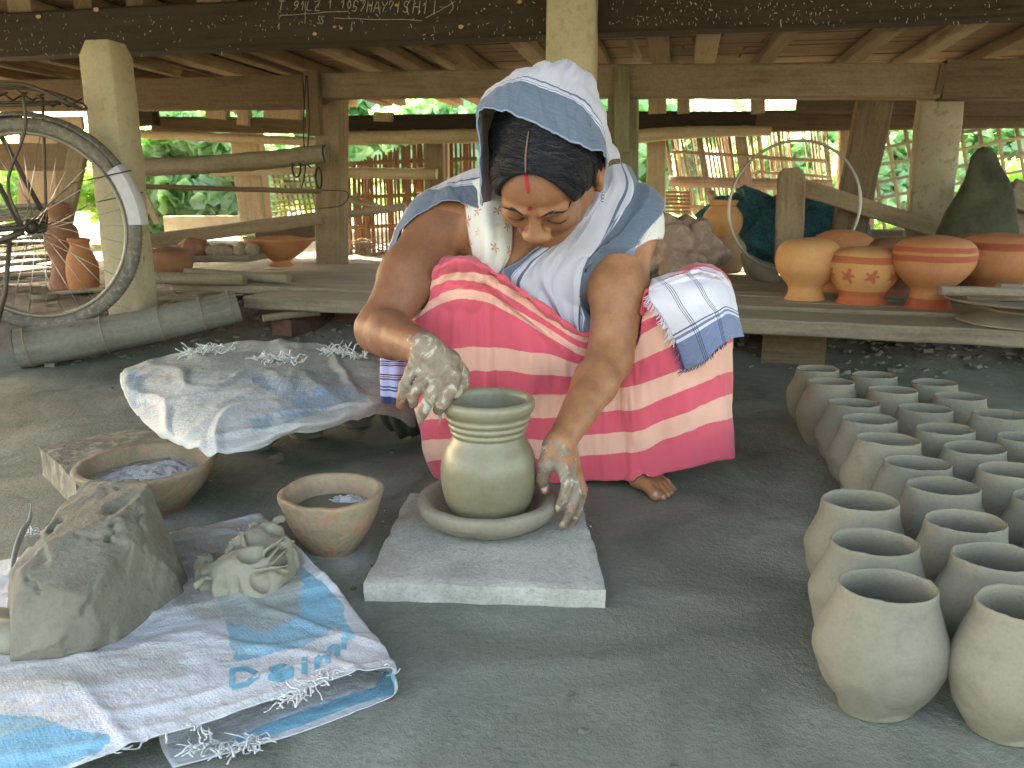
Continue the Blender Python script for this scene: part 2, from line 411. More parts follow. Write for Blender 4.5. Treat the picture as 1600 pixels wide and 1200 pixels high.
# the sooty front beam, bottom at z 1.29
pb0 = on_row(-3.2, 3.52, 1.385); pb1 = on_row(2.6, 3.52, 1.385)
v, f, u = g_beam(pb0, pb1, .13, .19, seed=3, nseg=50, jit=.005, bev=.01)
front_beam = mk('beam', v, f, M_WB, house, uv=u, autos=40); front_beam['label'] = 'soot black front beam with chalk scribbles'
# chalk scribbles on its face
M_CH = m_plain('chalk', (.62, .58, .5), .95, var=.4, scale=90)
fy = lambda x: 3.52 - .2 * x - .0735
def chalk(px, py): 
    d = ray(px, py); t = (3.52 - .0735) / (d[1] + .2 * d[0]); return np.array((0, 0, CH)) + d * t
GL = {'T': [[(0, 0), (1, 0)], [(.5, 0), (.5, 1)]], '1': [[(.2, .3), (.5, 0), (.5, 1)]], '9': [[(.8, .35), (.5, .5), (.2, .3), (.45, 0), (.8, .15), (.75, .6), (.4, 1)]],
      'L': [[(.1, 0), (.1, 1), (.9, 1)]], 'Z': [[(0, .05), (.9, 0), (.1, .95), (1, 1)]], '0': [[(.5, 0), (.15, .4), (.4, 1), (.8, .6), (.5, 0)]],
      'S': [[(.9, .1), (.3, 0), (.2, .45), (.8, .6), (.6, 1), (.05, .9)]], '7': [[(0, 0), (.9, .05), (.3, 1)]], 'H': [[(.1, 0), (0, 1)], [(.9, 0), (.8, 1)], [(.05, .5), (.85, .45)]],
      'A': [[(0, 1), (.5, 0), (1, 1)], [(.25, .65), (.75, .6)]], '(': [[(.8, 0), (.3, .5), (.7, 1)]], ')': [[(.2, 0), (.7, .5), (.2, 1)]], '.': [[(.4, .85), (.55, .9)]], 'I': [[(.5, 0), (.45, 1)]], 'Y': [[(0, 0), (.5, .5), (1, 0)], [(.5, .5), (.3, 1)]], '?': [[(.1, .3), (.3, 0), (.8, .15), (.45, .55), (.4, .8)]]}
parts = []
def scrib(txt, x, y, cw, chh, r=.0011, slant=0, gap=1.25):
    for chh_, ch in enumerate(txt):
        x0 = x + chh_ * cw * gap; y0 = y + slant * chh_
        for st in GL.get(ch, []):
            pts = [chalk(x0 + (a + random.uniform(-.06, .06)) * cw - b * 2, y0 + (b + random.uniform(-.05, .05)) * chh) for a, b in st]
            parts.append(g_tube(spl(pts, max(3, len(pts) * 2)), r, 4))
scrib('T.91LZ', 436, 2, 9, 14); scrib('1.10', 513, 0, 8, 13); scrib('S7HAY?IS', 552, 1, 9, 17, slant=.2); scrib('(HII5)', 633, 0, 11, 22); scrib('SSE', 497, 25, 5, 12, gap=1.05)
for a, b in (((437, 24), (545, 17)), ((477, 2), (477, 37)), ((522, 28), (660, 32)), ((550, 35), (548, 50)), ((665, 28), (712, 2))):
    pts = [chalk(a[0] + (b[0] - a[0]) * t + random.uniform(-.6, .6), a[1] + (b[1] - a[1]) * t + random.uniform(-.8, .8)) for t in np.linspace(0, 1, 9)]
    parts.append(g_tube(pts, .0009, 4))
rr = random.Random(4)
for k in range(420):   # small chips and drips of lime
    x = rr.choice([rr.uniform(0, 420), rr.uniform(420, 850), rr.uniform(945, 1600), rr.uniform(945, 1300)]); top, bot = (20, 85) if x < 400 else (0, 60) if x < 850 else (0, 38)
    y = rr.uniform(top, bot); an = rr.uniform(1.2, 1.9) if rr.random() < .6 else rr.uniform(0, 3); l = rr.uniform(1, 5.5)
    parts.append(g_tube([chalk(x, y), chalk(x + math.cos(an) * l, y + math.sin(an) * l)], rr.uniform(.0005, .0013), 4))
v, f, u = join(parts); tag(mk('chalk_writing', v, f, M_CH, front_beam), 'scratchy white chalk letters and lime drips', kind='stuff')
M_SP = m_plain('ochre paint spots', (.5, .3, .13), .8)
parts = []
for (x, y, r) in ((620, 8, 6), (103, 38, 2.5), (297, 46, 2.8), (757, 14, 3.2), (744, 20, 2.6), (765, 7, 2.5), (797, 43, 4), (400, 40, 2), (523, 42, 5), (533, 44, 5), (60, 26, 8), (150, 15, 9), (812, 3, 8), (492, 53, 7), (720, 42, 9)):
    c0 = chalk(x, y); n = 9; vs = [chalk(x + math.cos(6.283 * i / n) * r * .5 * (1 + rr.uniform(-.25, .25)), y + math.sin(6.283 * i / n) * r * .38) + np.array((0, -.0012, 0)) for i in range(n)]
    parts.append((np.array(vs), [tuple(range(n))[::-1]]))
v, f, u = join(parts); mk('paint_spot', v, f, M_SP, front_beam, smooth=False)['kind'] = 'stuff'
# concrete posts in the front row
def post(px_b, px_t, D, w_, d_, mat, nm='post', rounded=False, label=None, zb=None):
    sd_[0] += 1; p1 = P(*px_t, D=D); p0 = P(*px_b, D=D)
    if zb is not None: p0 = p0 + (p0 - p1) * ((p0[2] - zb) / (p1[2] - p0[2]))
    v, f, u = g_beam(p0, p1, d_, w_, seed=sd_[0], nseg=22, jit=.0045, bev=.012)
    if rounded:
        top = v[:, 2].max(); k = np.clip((v[:, 2] - (top - .05)) / .05, 0, 1); cx = p1[:2]; v[:, :2] = cx + (v[:, :2] - cx) * (1 - .28 * k ** 3)[:, None]
    o = mk(nm, v, f, mat, house, uv=u, autos=50)
    if label: o['label'] = label
    return o
post((209, 487), (164, 66), 3.1, .150, .150, M_CON, rounded=True, label='cream concrete post behind the bicycle wheel', zb=.05)
post((886, 520), (896, -60), 3.38, .188, .16, M_CON, label='cream concrete post behind the potter', zb=0)
post((1441, 420), (1470, 148), 4.95, .215, .12, M_COG, label='spotted concrete post on the right', zb=.03)
# second row: hewn beams and posts
member('beam', (-120, 152), (480, 145), 4.85, 40, .12, M_WD)
member('beam', (482, 146), (506, 138), 4.86, 40, .1, M_WD)
member('beam', (508, 136), (868, 128), 4.84, 36, .12, M_WM)
member('beam', (860, 128), (1466, 128), 4.84, 46, .12, M_WM)
member('beam', (1470, 126), (1800, 124), 4.84, 48, .12, M_WD)
member('beam', (1464, 148), (1474, 100), 4.72, 9, .02, M_WD)
member('post', (519, 425), (518, 150), 4.95, 42, .14, M_WM, label='brown timber post left of the potter')
member('post', (493, 212), (487, 112), 4.74, 23, .05, M_WD)
member('post', (976, 430), (974, 140), 4.92, 44, .14, M_WG, label='mossy post right of the potter')
member('post', (972, 238), (972, 104), 4.76, 22, .04, M_WG)
member('post', (1321, 385), (1366, 160), 4.7, 47, .09, M_WD, jit=.007, label='dark leaning timber prop')
# third row
member('beam', (205, 186), (244, 184), 5.9, 20, .1, M_WB)
member('beam', (242, 194), (500, 197), 6.1, 21, .1, M_WD)
member('beam', (535, 194), (760, 191), 6.1, 24, .1, M_WB)
member('beam', (760, 191), (1180, 192), 6.1, 31, .1, M_WB)
member('beam', (1180, 190), (1760, 180), 6.1, 28, .1, M_WD)
member('beam', (1245, 163), (1760, 168), 6.0, 24, .09, M_WD)
member('post', (400, 345), (385, 205), 6.3, 44, .12, M_WL, label='pale sunlit post at the back left')
member('post', (683, 420), (680, 200), 6.3, 30, .1, M_WM)
member('post', (696, 420), (696, 220), 6.35, 10, .05, M_WL)
member('post', (1024, 345), (1026, 215), 6.4, 29, .1, M_WL)
member('post', (1335, 365), (1340, 200), 6.6, 50, .1, M_WL)
member('post', (65, 330), (68, 200), 6.2, 60, .12, M_WM)
for (x, wpx, y0, y1) in ((382, 20, 160, 196), (340, 34, 166, 186), (443, 60, 164, 186), (1027, 27, 148, 178), (1068, 18, 146, 178), (1184, 20, 148, 178), (600, 30, 176, 190), (815, 60, 150, 180)):
    member('blocking', (x, y1), (x, y0), 6.05, wpx, .06, M_WL)
# joists that run back from the front beam to the last row, floor boards and matting over them, carried on unseen over the potter to block top light
VD = nrm((.2, 1, 0)); UD = nrm((1, -.2, 0))
def fp(u, v_, z): # point in the house frame: u along the front, v towards the back
    return np.array((0, 3.52, 0)) + UD * u + VD * v_ + np.array((0, 0, z))
ju = [-4.6, -4.1, -3.55, -3.2, -2.75, -2.36, -2.02, -1.75, -1.38, -1.02, -.62, -.2, .18, .55, .82, 1.28, 1.75, 2.1, 2.5, 2.9, 3.5]
for i, u_ in enumerate(ju):
    sd_[0] += 1; r_ = random.Random(i)
    a = fp(u_, .02, 1.515 + r_.uniform(-.01, .01)); b = fp(u_ + r_.uniform(-.1, .1), 3.9, 1.505 + r_.uniform(-.02, .02))
    v, f, uu = g_beam(a, b, r_.uniform(.08, .13), r_.uniform(.055, .085), side=UD, seed=i, nseg=14, jit=.006, bow=r_.uniform(-.01, .01))
    mk('joist', v, f, [M_WD, M_WD, M_WM][i % 3], house, uv=uu, autos=40)
for i, (u_, v0, v1, dz) in enumerate(((.4, .3, 1.5, -.04), (1.9, .2, 1.2, -.05), (-.75, .2, 1.6, -.045), (-2.5, .1, 1.4, -.05), (-3.3, .2, 1.5, -.06))):
    v, f, uu = g_tube([fp(u_, v0, 1.46 + dz + .03), fp(u_ + .05, v1, 1.455 + dz + .03)], .022, 8, seed=i, jit=.004); mk('floor_pole', v, f, M_WM, house, uv=uu, autos=40)
bz = 1.565
vv = -3.05; k = 0
rb = random.Random(5)
while vv < 3.75:  # back edge cut short so sun gets under the house
    wv = rb.uniform(.11, .17)
    for (u0, u1) in ((-5.2, -1.9 + rb.uniform(-.5, .5)), (None, 1.2 + rb.uniform(-.5, .5)), (None, 4.4)):
        if u0 is None: u0 = last + .008
        last = u1
        zc = bz + rb.uniform(0, .006)
        v, f, uu = g_beam(fp(u0, vv + wv / 2, zc), fp(u1, vv + wv / 2, zc), wv - .008, .018, side=VD, nseg=6, seed=k, jit=.003, bev=.002)
        mk('floor_board', v, f, [M_MAT, M_WD, M_MAT][k % 3], house, uv=uu, autos=40); k += 1
    vv += wv
for u0, u1 in ((-5.25, 4.45),):
    v, f, uu = g_beam(fp(u0, .38, bz + .035), fp(u1, .38, bz + .035), 6.9, .02, side=VD, nseg=3, jit=0); mk('floor_mat', v, f, M_MAT, house, uv=uu, smooth=False)  # also stops sun through board gaps; the forward part is added, unseen
# ================================================================ OUTSIDE: greenery and fences beyond the house
def m_leaf(name, c1, c2, tr=.55):
    m = NT(name); oi = m.coord('Object'); n1 = m.noise(oi, 3.0, 4, .6); c = m.ramp(n1, [(.3, c1), (.7, c2)]); m.col(c); m.rough(.5); m.spec(.4)
    t = m.n('ShaderNodeBsdfTranslucent'); m.l(m.mix(1.0, c, (1.3, 1.5, .7), 'MULTIPLY'), t.inputs[0]); ms = m.n('ShaderNodeMixShader'); ms.inputs[0].default_value = tr
    m.l(m.b.outputs[0], ms.inputs[1]); m.l(t.outputs[0], ms.inputs[2]); m.l(ms.outputs[0], m.out.inputs[0]); return m.m
LF = [m_leaf('blue green leaves', (.28, .44, .37), (.50, .66, .58)), m_leaf('fresh green leaves', (.28, .44, .20), (.50, .66, .38)), m_leaf('deep green leaves', (.21, .36, .26), (.38, .55, .44))]  # leaf colours paled to paint in outdoor haze and glare
M_BARK = m_wood('bark', (.06, .045, .03), (.14, .11, .08))
def leaves(c, r, n, size, seed, shell=.55):
    g = np.random.RandomState(seed); d = g.normal(size=(n, 3)); d /= np.linalg.norm(d, axis=1)[:, None]
    rad = shell + (1 - shell) * g.rand(n) ; lump = 1 + .28 * np.sin(d[:, 0] * 5 + seed) * np.cos(d[:, 2] * 6 + seed * 2) + .15 * np.sin(d[:, 1] * 9 + d[:, 2] * 8)
    ctr = np.array(c) + d * (rad * lump)[:, None] * np.array(r)
    ctr = ctr[ctr[:, 2] > .02]; n = len(ctr)
    nn = g.normal(size=(n, 3)) + np.array((0, -.3, .9)); nn /= np.linalg.norm(nn, axis=1)[:, None]
    a = np.cross(nn, g.normal(size=(n, 3))); a /= np.linalg.norm(a, axis=1)[:, None]; b = np.cross(nn, a)
    s = (size * (.6 + .8 * g.rand(n)))[:, None]
    out = [(-.5, 0, 0), (-.1, .42, .06), (.28, .3, .03), (.62, 0, -.1), (.28, -.3, .03), (-.1, -.42, .06), (.1, 0, -.05)]
    V = np.stack([ctr + a * (x * s) + b * (y * s) + nn * (z * s) for x, y, z in out], 1).reshape(-1, 3)
    base = (np.arange(n) * 7)[:, None]; q = np.array([[0, 1, 6], [1, 2, 6], [2, 3, 6], [3, 4, 6], [4, 5, 6], [5, 0, 6]])
    F = (base[:, :, None] + q[None]).reshape(-1, 3); return V, F
def bush(px, py, Y, wpx, hpx, n, size, li, seed, label, cat='bush', nm='leafy_bush'):
    c = P(px, py, Y=Y); k = np.linalg.norm(c - (0, 0, CH)) / FP; base = (c[0], c[1], 0.0)
    t = thing(nm, label, cat, base, 'leafy bushes beyond the house')
    v, f = leaves(c, (wpx * k / 2, wpx * k * .3, hpx * k / 2), n, size, seed); o = mk('crown', v, f, LF[li], t, smooth=False); o['kind'] = 'stuff'
    r = random.Random(seed); ps = []
    for i in range(4):
        e = c + np.array((r.uniform(-.4, .4) * wpx * k, 0, r.uniform(-.2, .3) * hpx * k)); ps.append(g_tube(spl([(c[0] + r.uniform(-.1, .1), c[1], -.05), (c[0], c[1] + .05, c[2] * .4), e], 7), [.035, .03, .026, .02, .016, .012, .008], 6))
    v, f, u = join(ps); mk('trunk', v, f, M_BARK, t, uv=u)
    return t
bush(300, 262, 9.2, 250, 190, 6500, .17, 0, 1, 'large blue green bush with broad leaves seen in the gap right of the concrete post')
bush(205, 300, 9.8, 120, 150, 2500, .12, 1, 2, 'bright green bush just right of the bicycle wheel')
bush(60, 285, 8.6, 260, 90, 4200, .08, 1, 3, 'bright green fine leaved bush seen through the bicycle spokes')
bush(420, 215, 11.5, 240, 170, 3000, .2, 2, 4, 'dark leafy bush above the pale post at the back left')
bush(700, 215, 11.5, 200, 150, 2600, .16, 0, 5, 'leafy bush behind the brown reed wall left of her head')
bush(1078, 262, 8.8, 34, 110, 700, .12, 0, 6, 'narrow green plant between the pale back post and the reed fence', nm='narrow_plant', cat='plant')
bush(1250, 250, 12.0, 190, 130, 3600, .16, 0, 7, 'pale blue green bush behind the metal hoop')
bush(1385, 262, 11.0, 170, 170, 4200, .14, 0, 8, 'blue green bush behind the bamboo lattice left of the right post')
bush(1560, 235, 12.0, 210, 150, 4200, .15, 2, 9, 'dark green bush behind the lattice at the right edge')
bush(1600, 300, 9.0, 120, 70, 1800, .08, 1, 10, 'low fresh green plant at the right edge behind the lattice')
bush(1370, 352, 8.0, 70, 26, 420, .06, 1, 11, 'low weeds at the foot of the bamboo lattice')
bush(570, 190, 13, 260, 120, 2600, .2, 2, 12, 'far green bush above the brown reed wall')
bush(900, 240, 15, 420, 210, 4200, .24, 2, 13, 'wide far green bush behind the potter')
# far tree belt closes the horizon
v, f = leaves((0, 34, .2), (30, 3, 1.7), 5000, .45, 77, .4); tag(mk('treeline', v, f, LF[2], loc=(0, 34, 0), smooth=False), 'distant belt of green trees behind everything', kind='stuff')
# brown reed wall
M_REED = m_wood('brown reed', (.22, .125, .07), (.37, .235, .135), (.29, .17, .10)); M_RE2 = m_wood('pale reed', (.34, .25, .17), (.5, .4, .3)); M_RE3 = m_wood('grey brown reed', (.27, .2, .15), (.42, .33, .26))
def reeds(x0, x1, D, ytop, ybot, step, wpx, seed, lean=0, gaps=.1, bend=0):
    r = random.Random(seed); ps = []; x = x0
    while x < x1:
        t = (x - x0) / (x1 - x0)
        if r.random() > (gaps(t) if callable(gaps) else gaps):
            a = P(x + lean * .5 + r.uniform(-1, 1), (ytop(t) if callable(ytop) else ytop) + r.uniform(-4, 4), D=D); b = P(x - lean * .5 + r.uniform(-2, 2), (ybot(t) if callable(ybot) else ybot) + r.uniform(-3, 3), D=D)
            hh = wpx * r.uniform(.7, 1.3) * np.linalg.norm(a - (0, 0, CH)) / FP; off = np.array((.03, .18, 0)) * r.uniform(-.3, .3)
            ps.append(g_beam(a + off, b + off, .012, hh, seed=seed + int(x), nseg=3, jit=.004, bev=.001))
        x += step * r.uniform(.8, 1.2)
    return join(ps)
t = thing('reed_wall', 'brown woven reed wall standing behind the back row of posts left of her head', 'reed wall', P(640, 400, D=6.9) * (1, 1, 0))
v, f, u = reeds(536, 668, 6.9, lambda t: 262 - t * 46, 425, 2.7, 3.2, 3, lean=-6, gaps=.05); mk('reed', v, f, M_REED, t, uv=u, autos=40)['kind'] = 'stuff'
v, f, u = reeds(672, 742, 6.95, 214, 425, 2.7, 3.1, 5, lean=-4, gaps=.07); mk('reed', v, f, M_REED, t, uv=u, autos=40)['kind'] = 'stuff'
for yy in (252, 305, 352, 395):
    v, f, uu = g_beam(P(534, yy + 4, D=6.86), P(745, yy - 4, D=6.86), .015, .035, seed=yy, jit=.003); mk('band', v, f, M_REED, t, uv=uu)
t = thing('lattice_mat', 'torn bamboo lattice mat hanging right of the pale post at the back left', 'mat', P(460, 340, D=6.7) * (1, 1, 0))
for i in range(11):
    x = 424 + i * 8; v, f, uu = g_beam(P(x, 262, D=6.7), P(x + 16, 338, D=6.7), .008, .016, seed=i, nseg=3, jit=.004, bev=.001); mk('lath', v, f, M_REED, t, uv=uu)
for i in range(9):
    y = 268 + i * 8.5; v, f, uu = g_beam(P(424, y + 4, D=6.66), P(502, y - 2, D=6.66), .006, .014, seed=i + 50, nseg=3, jit=.004, bev=.001); mk('lath', v, f, M_RE2, t, uv=uu)
t = thing('reed_fence', 'ragged fence of thin upright reeds with gaps behind the metal hoop', 'fence', P(1170, 345, D=7.2) * (1, 1, 0))
v, f, u = reeds(1046, 1150, 7.2, lambda t: 205 - 3 * t, lambda t: 338, 4.6, 3.0, 8, lean=-22, gaps=lambda t: .28 if (.25 < t < .45) else .12); mk('reed', v, f, M_RE3, t, uv=u)['kind'] = 'stuff'
v, f, u = reeds(1140, 1300, 7.2, 200, lambda t: 330, 3.6, 2.6, 9, lean=-14, gaps=lambda t: .1 if t < .6 else .5); mk('reed', v, f, M_RE2, t, uv=u)['kind'] = 'stuff'
for (xa, ya, xb, yb, hh, mt) in ((1050, 237, 1290, 252, 5, M_RE3), (1045, 283, 1300, 290, 15, M_RE3), (1180, 268, 1300, 277, 4, M_RE2), (1090, 205, 1115, 335, 9, M_RE3), (1155, 200, 1172, 330, 16, M_RE3), (1060, 322, 1200, 336, 8, M_RE3), (1110, 300, 1135, 335, 10, M_RE3)):
    k = 7.3 / FP; v, f, uu = g_beam(P(xa, ya, D=7.14), P(xb, yb, D=7.14), .02, hh * k, seed=xa, jit=.006, bev=.003); mk('rail', v, f, mt, t, uv=uu)
t = thing('slatted_panel', 'small dark slatted panel at the foot of the pale back post right of her shoulder', 'panel', P(1053, 338, D=7.0) * (1, 1, 0))
for i in range(6):
    v, f, uu = g_beam(P(1036, 300 + i * 6, D=7.0), P(1078, 301 + i * 6, D=7.0), .01, .024, seed=i, nseg=3, jit=.004); mk('slat', v, f, M_REED, t, uv=uu)
t = thing('bamboo_lattice', 'open square lattice of pale bamboo laths filling the right side behind the spotted post', 'lattice', P(1480, 400, D=6.4) * (1, 1, 0))
LA = []
for i in range(13): x = 1332 + i * 29; LA.append(((x - 6, 196), (x + 28, 396), 5))
for i in range(9): y = 206 + i * 26; LA.append(((1335, y + 34), (1720, y - 42), 4.2))
for i, (a, b, wp) in enumerate(LA):
    k = 6.3 / FP; dd = 6.4 if i < 13 else 6.37
    pa, pb_ = P(*a, D=dd), P(*b, D=dd); v, f, uu = g_beam(pa, pb_, .008, wp * k, seed=i, nseg=8, jit=.008, bev=.002); mk('lath', v, f, [M_BAL, M_RE2][i % 2], t, uv=uu)
# things seen through the left gap
t = thing('tiled_shed', 'small distant shed roof with a scalloped pale edge seen left in the greenery', 'shed', P(245, 300, D=8.6) * (1, 1, 0))
v, f, uu = g_beam(P(212, 238, D=8.6), P(268, 239, D=8.6), .5, .075, seed=1, jit=0); mk('wall', v, f, m_plain('shed wall', (.5, .28, .16), .9), t, uv=uu, autos=40)
ps = [g_tube([P(214 + i * 6.6, 229, D=8.55), P(214 + i * 6.6, 226, D=9.3)], .024, 6) for i in range(9)]
v, f, uu = join(ps); mk('roof', v, f, m_plain('pale roof tile', (.6, .5, .4), .9), t, uv=uu)
t1 = g_beam(P(262, 352, D=6.8), P(400, 352, D=6.8), .12, .17, seed=3, jit=.006, nseg=12)
tag(mk('concrete_kerb', t1[0], t1[1], m_clay('pale concrete', (.5, .42, .3), (.66, .58, .45)), uv=t1[2], autos=40), 'low pale sunlit concrete kerb in front of the green bushes', 'kerb')
# bamboo poles tied under the house
def pole(name, a, b, D, rpx, mat, label, D2=None, bow=0, cat='pole', nodes=0, n=12, endr=None, jit=.003, hollow=False):
    sd_[0] += 1; p0, p1 = P(*a, D=D), P(*b, D=D2 or D); k = np.linalg.norm((p0 + p1) / 2 - (0, 0, CH)) / FP; m_ = 26; L = np.linalg.norm(p1 - p0)
    pts = [p0 + (p1 - p0) * i / m_ + np.array((0, 0, bow * math.sin(math.pi * i / m_))) for i in range(m_ + 1)]; rr_ = []
    for i in range(m_ + 1):
        q = i / m_; r_ = rpx * k * (1 + ((endr or 1) - 1) * q)
        if nodes and abs((q * nodes) % 1 - .5) < .5 * nodes / m_: r_ *= 1.09
        rr_.append(r_)
    v, f, uu = g_tube(pts, rr_, n, jit=jit, seed=sd_[0])
    o = mk(name, v, f, mat, loc=p0, uv=uu, autos=50); tag(o, label, cat)
    return o
b1 = pole('bamboo_pole', (205, 262), (508, 240), 4.6, 12.5, M_BAM, 'thick dull bamboo pole tied to the brown post, its hollow end showing', D2=4.62, bow=-.015, nodes=4)
e = P(509, 240, D=4.62); rg = g_lathe([(.034, -.004), (.046, -.004), (.047, .004), (.034, .006), (.030, -.03), (0, -.03)], 20, axis=np.array(((0, 0, .97), (0, 1, -.2), (-1, 0, 0.0))))
mk('rim', rg[0] + e, rg[1], M_LOG, b1, uv=rg[2]); 
pole('bamboo_pole', (212, 209), (500, 222), 5.95, 6, M_BAL, 'thin pale bamboo pole under the dark back beam at left', nodes=5)
pole('bamboo_pole', (535, 216), (760, 212), 5.95, 10, M_BAL, 'pale bamboo pole under the black back beam left of her hood', nodes=3)
pole('bamboo_pole', (950, 218), (1205, 205), 5.95, 11, M_BAL, 'pale bamboo pole under the black back beam right of her hood', endr=.6, bow=.02, nodes=3)
pole('bamboo_pole', (538, 270), (683, 272), 6.2, 8, M_BAL, 'short pale bamboo rail in front of the reed wall', nodes=2)
pole('bamboo_pole', (330, 270), (500, 266), 6.0, 5, M_BAL, 'thin pale pole just below the thick dull pole')
pole('iron_rod', (205, 291), (500, 299), 4.4, 3.6, M_WD, 'thin dark rod running level from the concrete post to the brown post', cat='rod')
pole('white_stick', (535, 336), (634, 323), 5.4, 5.5, M_RE2, 'whitish round stick lying in front of the reed wall', cat='stick')
pole('white_stick', (545, 312), (600, 326), 5.5, 4, M_RE2, 'short thin whitish stick above the longer one', cat='stick')
def board(name, a, b, D, hpx, wd, mat, label, D2=None, cat='board', side=(.2, 1, 0), jit=.004, bow=0):
    sd_[0] += 1; p0, p1 = P(*a, D=D), P(*b, D=D2 or D); h = hpx * np.linalg.norm((p0 + p1) / 2 - (0, 0, CH)) / FP
    v, f, uu = g_beam(p0, p1, wd, h, side=side, seed=sd_[0], jit=jit, bow=bow); o = mk(name, v, f, mat, loc=p0, uv=uu, autos=40); return tag(o, label, cat)
board('slanting_board', (236, 376), (502, 341), 4.3, 19, .03, M_WM, 'slanting dark board leaning from the concrete post towards the brown post', D2=4.7)
board('fallen_log', (410, 368), (500, 362), 5.4, 26, .2, M_WD, 'reddish brown log lying behind the slanting board', cat='log')
board('slanting_board', (1222, 284), (1478, 362), 4.55, 23, .03, M_WM, 'long board sloping down to the right from the round topped stake', D2=4.6)
# stake with rounded top
c0, c1 = P(1232, 410, D=4.35), P(1237, 262, D=4.35); v, f, uu = g_beam(c0, c1, .04, .135, nseg=24, seed=9, jit=.003)
k = np.clip((v[:, 2] - (v[:, 2].max() - .07)) / .07, 0, 1); v[:, 0] = c1[0] + (v[:, 0] - c1[0]) * np.sqrt(np.clip(1 - .85 * k ** 2, 0, 1))
sk = mk('wooden_stake', v, f, M_WM, loc=c0, uv=uu, autos=40); tag(sk, 'upright grey brown stake with rounded top in front of the blue net', 'stake')
# hoop
c = P(1240, 322, D=4.15); k = np.linalg.norm(c - (0, 0, CH)) / FP; tl = nrm((.05, .12, 1))
pts = [c + (UD * math.cos(a) * 90 + tl * math.sin(a) * 92) * k for a in np.linspace(0, 2 * math.pi, 72, endpoint=False)]
v, f, uu = g_tube(pts, .0075, 8, closed=True); tag(mk('metal_hoop', v, f, m_plain('dull steel', (.32, .29, .24), .4, .6), loc=pts[54], uv=uu), 'large thin metal hoop leaning in front of the blue net', 'hoop')
# blue net heap
def blob(name, cells, h, k, mat, label=None, cat=None, dispf=None, parent=None, it=1, lo=None, hi=None, attrs=None):
    cc = np.array([c[0] for c in cells]); rr2 = np.array([max(c[1]) for c in cells])
    s = SDF((cc - rr2[:, None]).min(0) - .03, (cc + rr2[:, None]).max(0) + .03, h)
    for c in cells:
        if len(c) > 2: s.ell(c[0], c[1], k, M=c[2])
        else: s.ell(c[0], c[1], k)
    V, Q = s.mesh(); V = relax(V, Q, it)
    if dispf is not None: V = dispf(V)
    u = V[:, :2] * 2
    o = mk(name, V, Q, mat, parent, loc=None if parent is not None else (V[:, 0].mean(), V[:, 1].mean(), V[:, 2].min()), uv=u)
    if label: tag(o, label, cat)
    return o
def crumple(V, a1, s1, a2, s2, seed=1):
    c = V.mean(0); d = V - c; d /= np.linalg.norm(d, axis=1)[:, None] + 1e-9
    n = np.abs(turb(V, s1, seed, 3)) * 2 - .5; n2 = turb(V, s2, seed + 5, 3); return V + d * (a1 * n + a2 * n2)[:, None]
k = 5.2 / FP; D_ = 5.15
def bl(px, py, rx, ry, rz, D): c = P(px, py, D=D); kk = np.linalg.norm(c - (0, 0, CH)) / FP; return (c, (rx * kk, ry, rz * kk))
m = NT('blue green net'); o = m.coord('Object'); n1 = m.noise(o, 7, 8, .7, 1); n2 = m.noise(o, 45, 5, .8, 2)
m.col(m.mix(m.ramp(n2, [(.4, 0.), (.7, 1.)]), m.ramp(n1, [(.3, (.004, .035, .045)), (.55, (.012, .10, .13)), (.7, (.03, .2, .26))]), (.06, .28, .34))); m.rough(.7); m.bump(m.math('ADD', n1, n2), 1, .03)
blob('fishing_net', [bl(1150, 335, 45, .16, 30, D_), bl(1200, 345, 50, .2, 38, D_), bl(1250, 345, 55, .2, 40, D_), bl(1300, 350, 40, .2, 36, D_), bl(1230, 380, 100, .22, 30, D_), bl(1180, 320, 30, .12, 14, D_), bl(1290, 318, 34, .12, 14, D_)], .014, .03, m.m,
     'crumpled heap of teal blue fishing net behind the metal hoop', 'net', lambda V: crumple(V, .05, 5, .02, 22))
M_RAG = m_clay('dusty brown cloth', (.27, .185, .145), (.38, .28, .225), 5, .95, .4, 60, (.42, .31, .26), dist=.02)
blob('rag_bundle', [bl(1040, 380, 32, .16, 42, 4.35), bl(1075, 375, 34, .16, 36, 4.35), bl(1060, 410, 50, .18, 34, 4.3), bl(1100, 400, 22, .12, 28, 4.35), bl(1020, 410, 30, .16, 38, 4.35)], .009, .03, M_RAG,
     'crumpled bundle of brownish rags behind the towel on her knee', 'rags', lambda V: crumple(V, .065, 4.2, .007, 12, 4))
# dark carved stump and grey trough at the right
c = P(1521, 392, D=4.3); kk = np.linalg.norm(c - (0, 0, CH)) / FP
sec = [(-50, 0, 10), (-48, 30, 12), (-42, 60, 12), (-30, 84, 11), (-22, 106, 10), (-12, 126, 8), (-2, 133, 5)]
V, Fc = [], []; n = 28
hp = [(0, 52, 0), (25, 48, 1), (50, 42, 2), (75, 33, 4), (92, 25, 3), (108, 20, 0), (122, 15, -2), (130, 9, -3), (134, 3, -3)]
for (hz_, hw, dx) in hp:
    for j in range(n):
        a = 2 * math.pi * j / n; ca, sa = math.cos(a), math.sin(a); q = c + UD * (dx + hw * math.copysign(abs(ca) ** .7, ca)) * kk + VD * (.09 * hw / 50) * math.copysign(abs(sa) ** .7, sa) + np.array((0, 0, hz_ * kk)); V.append(q + nzv(q, 14) * .012)
for i in range(len(hp) - 1):
    for j in range(n): Fc.append((i * n + j, i * n + (j + 1) % n, (i + 1) * n + (j + 1) % n, (i + 1) * n + j))
Fc.append(tuple((len(hp) - 1) * n + j for j in range(n))); V = np.array(V)
tag(mk('wooden_stump', V, Fc, m_clay('dark mossy wood', (.03, .035, .022), (.08, .08, .055), 8, .95, .6), loc=c), 'dark pointed wooden stump standing right of the spotted post', 'stump')
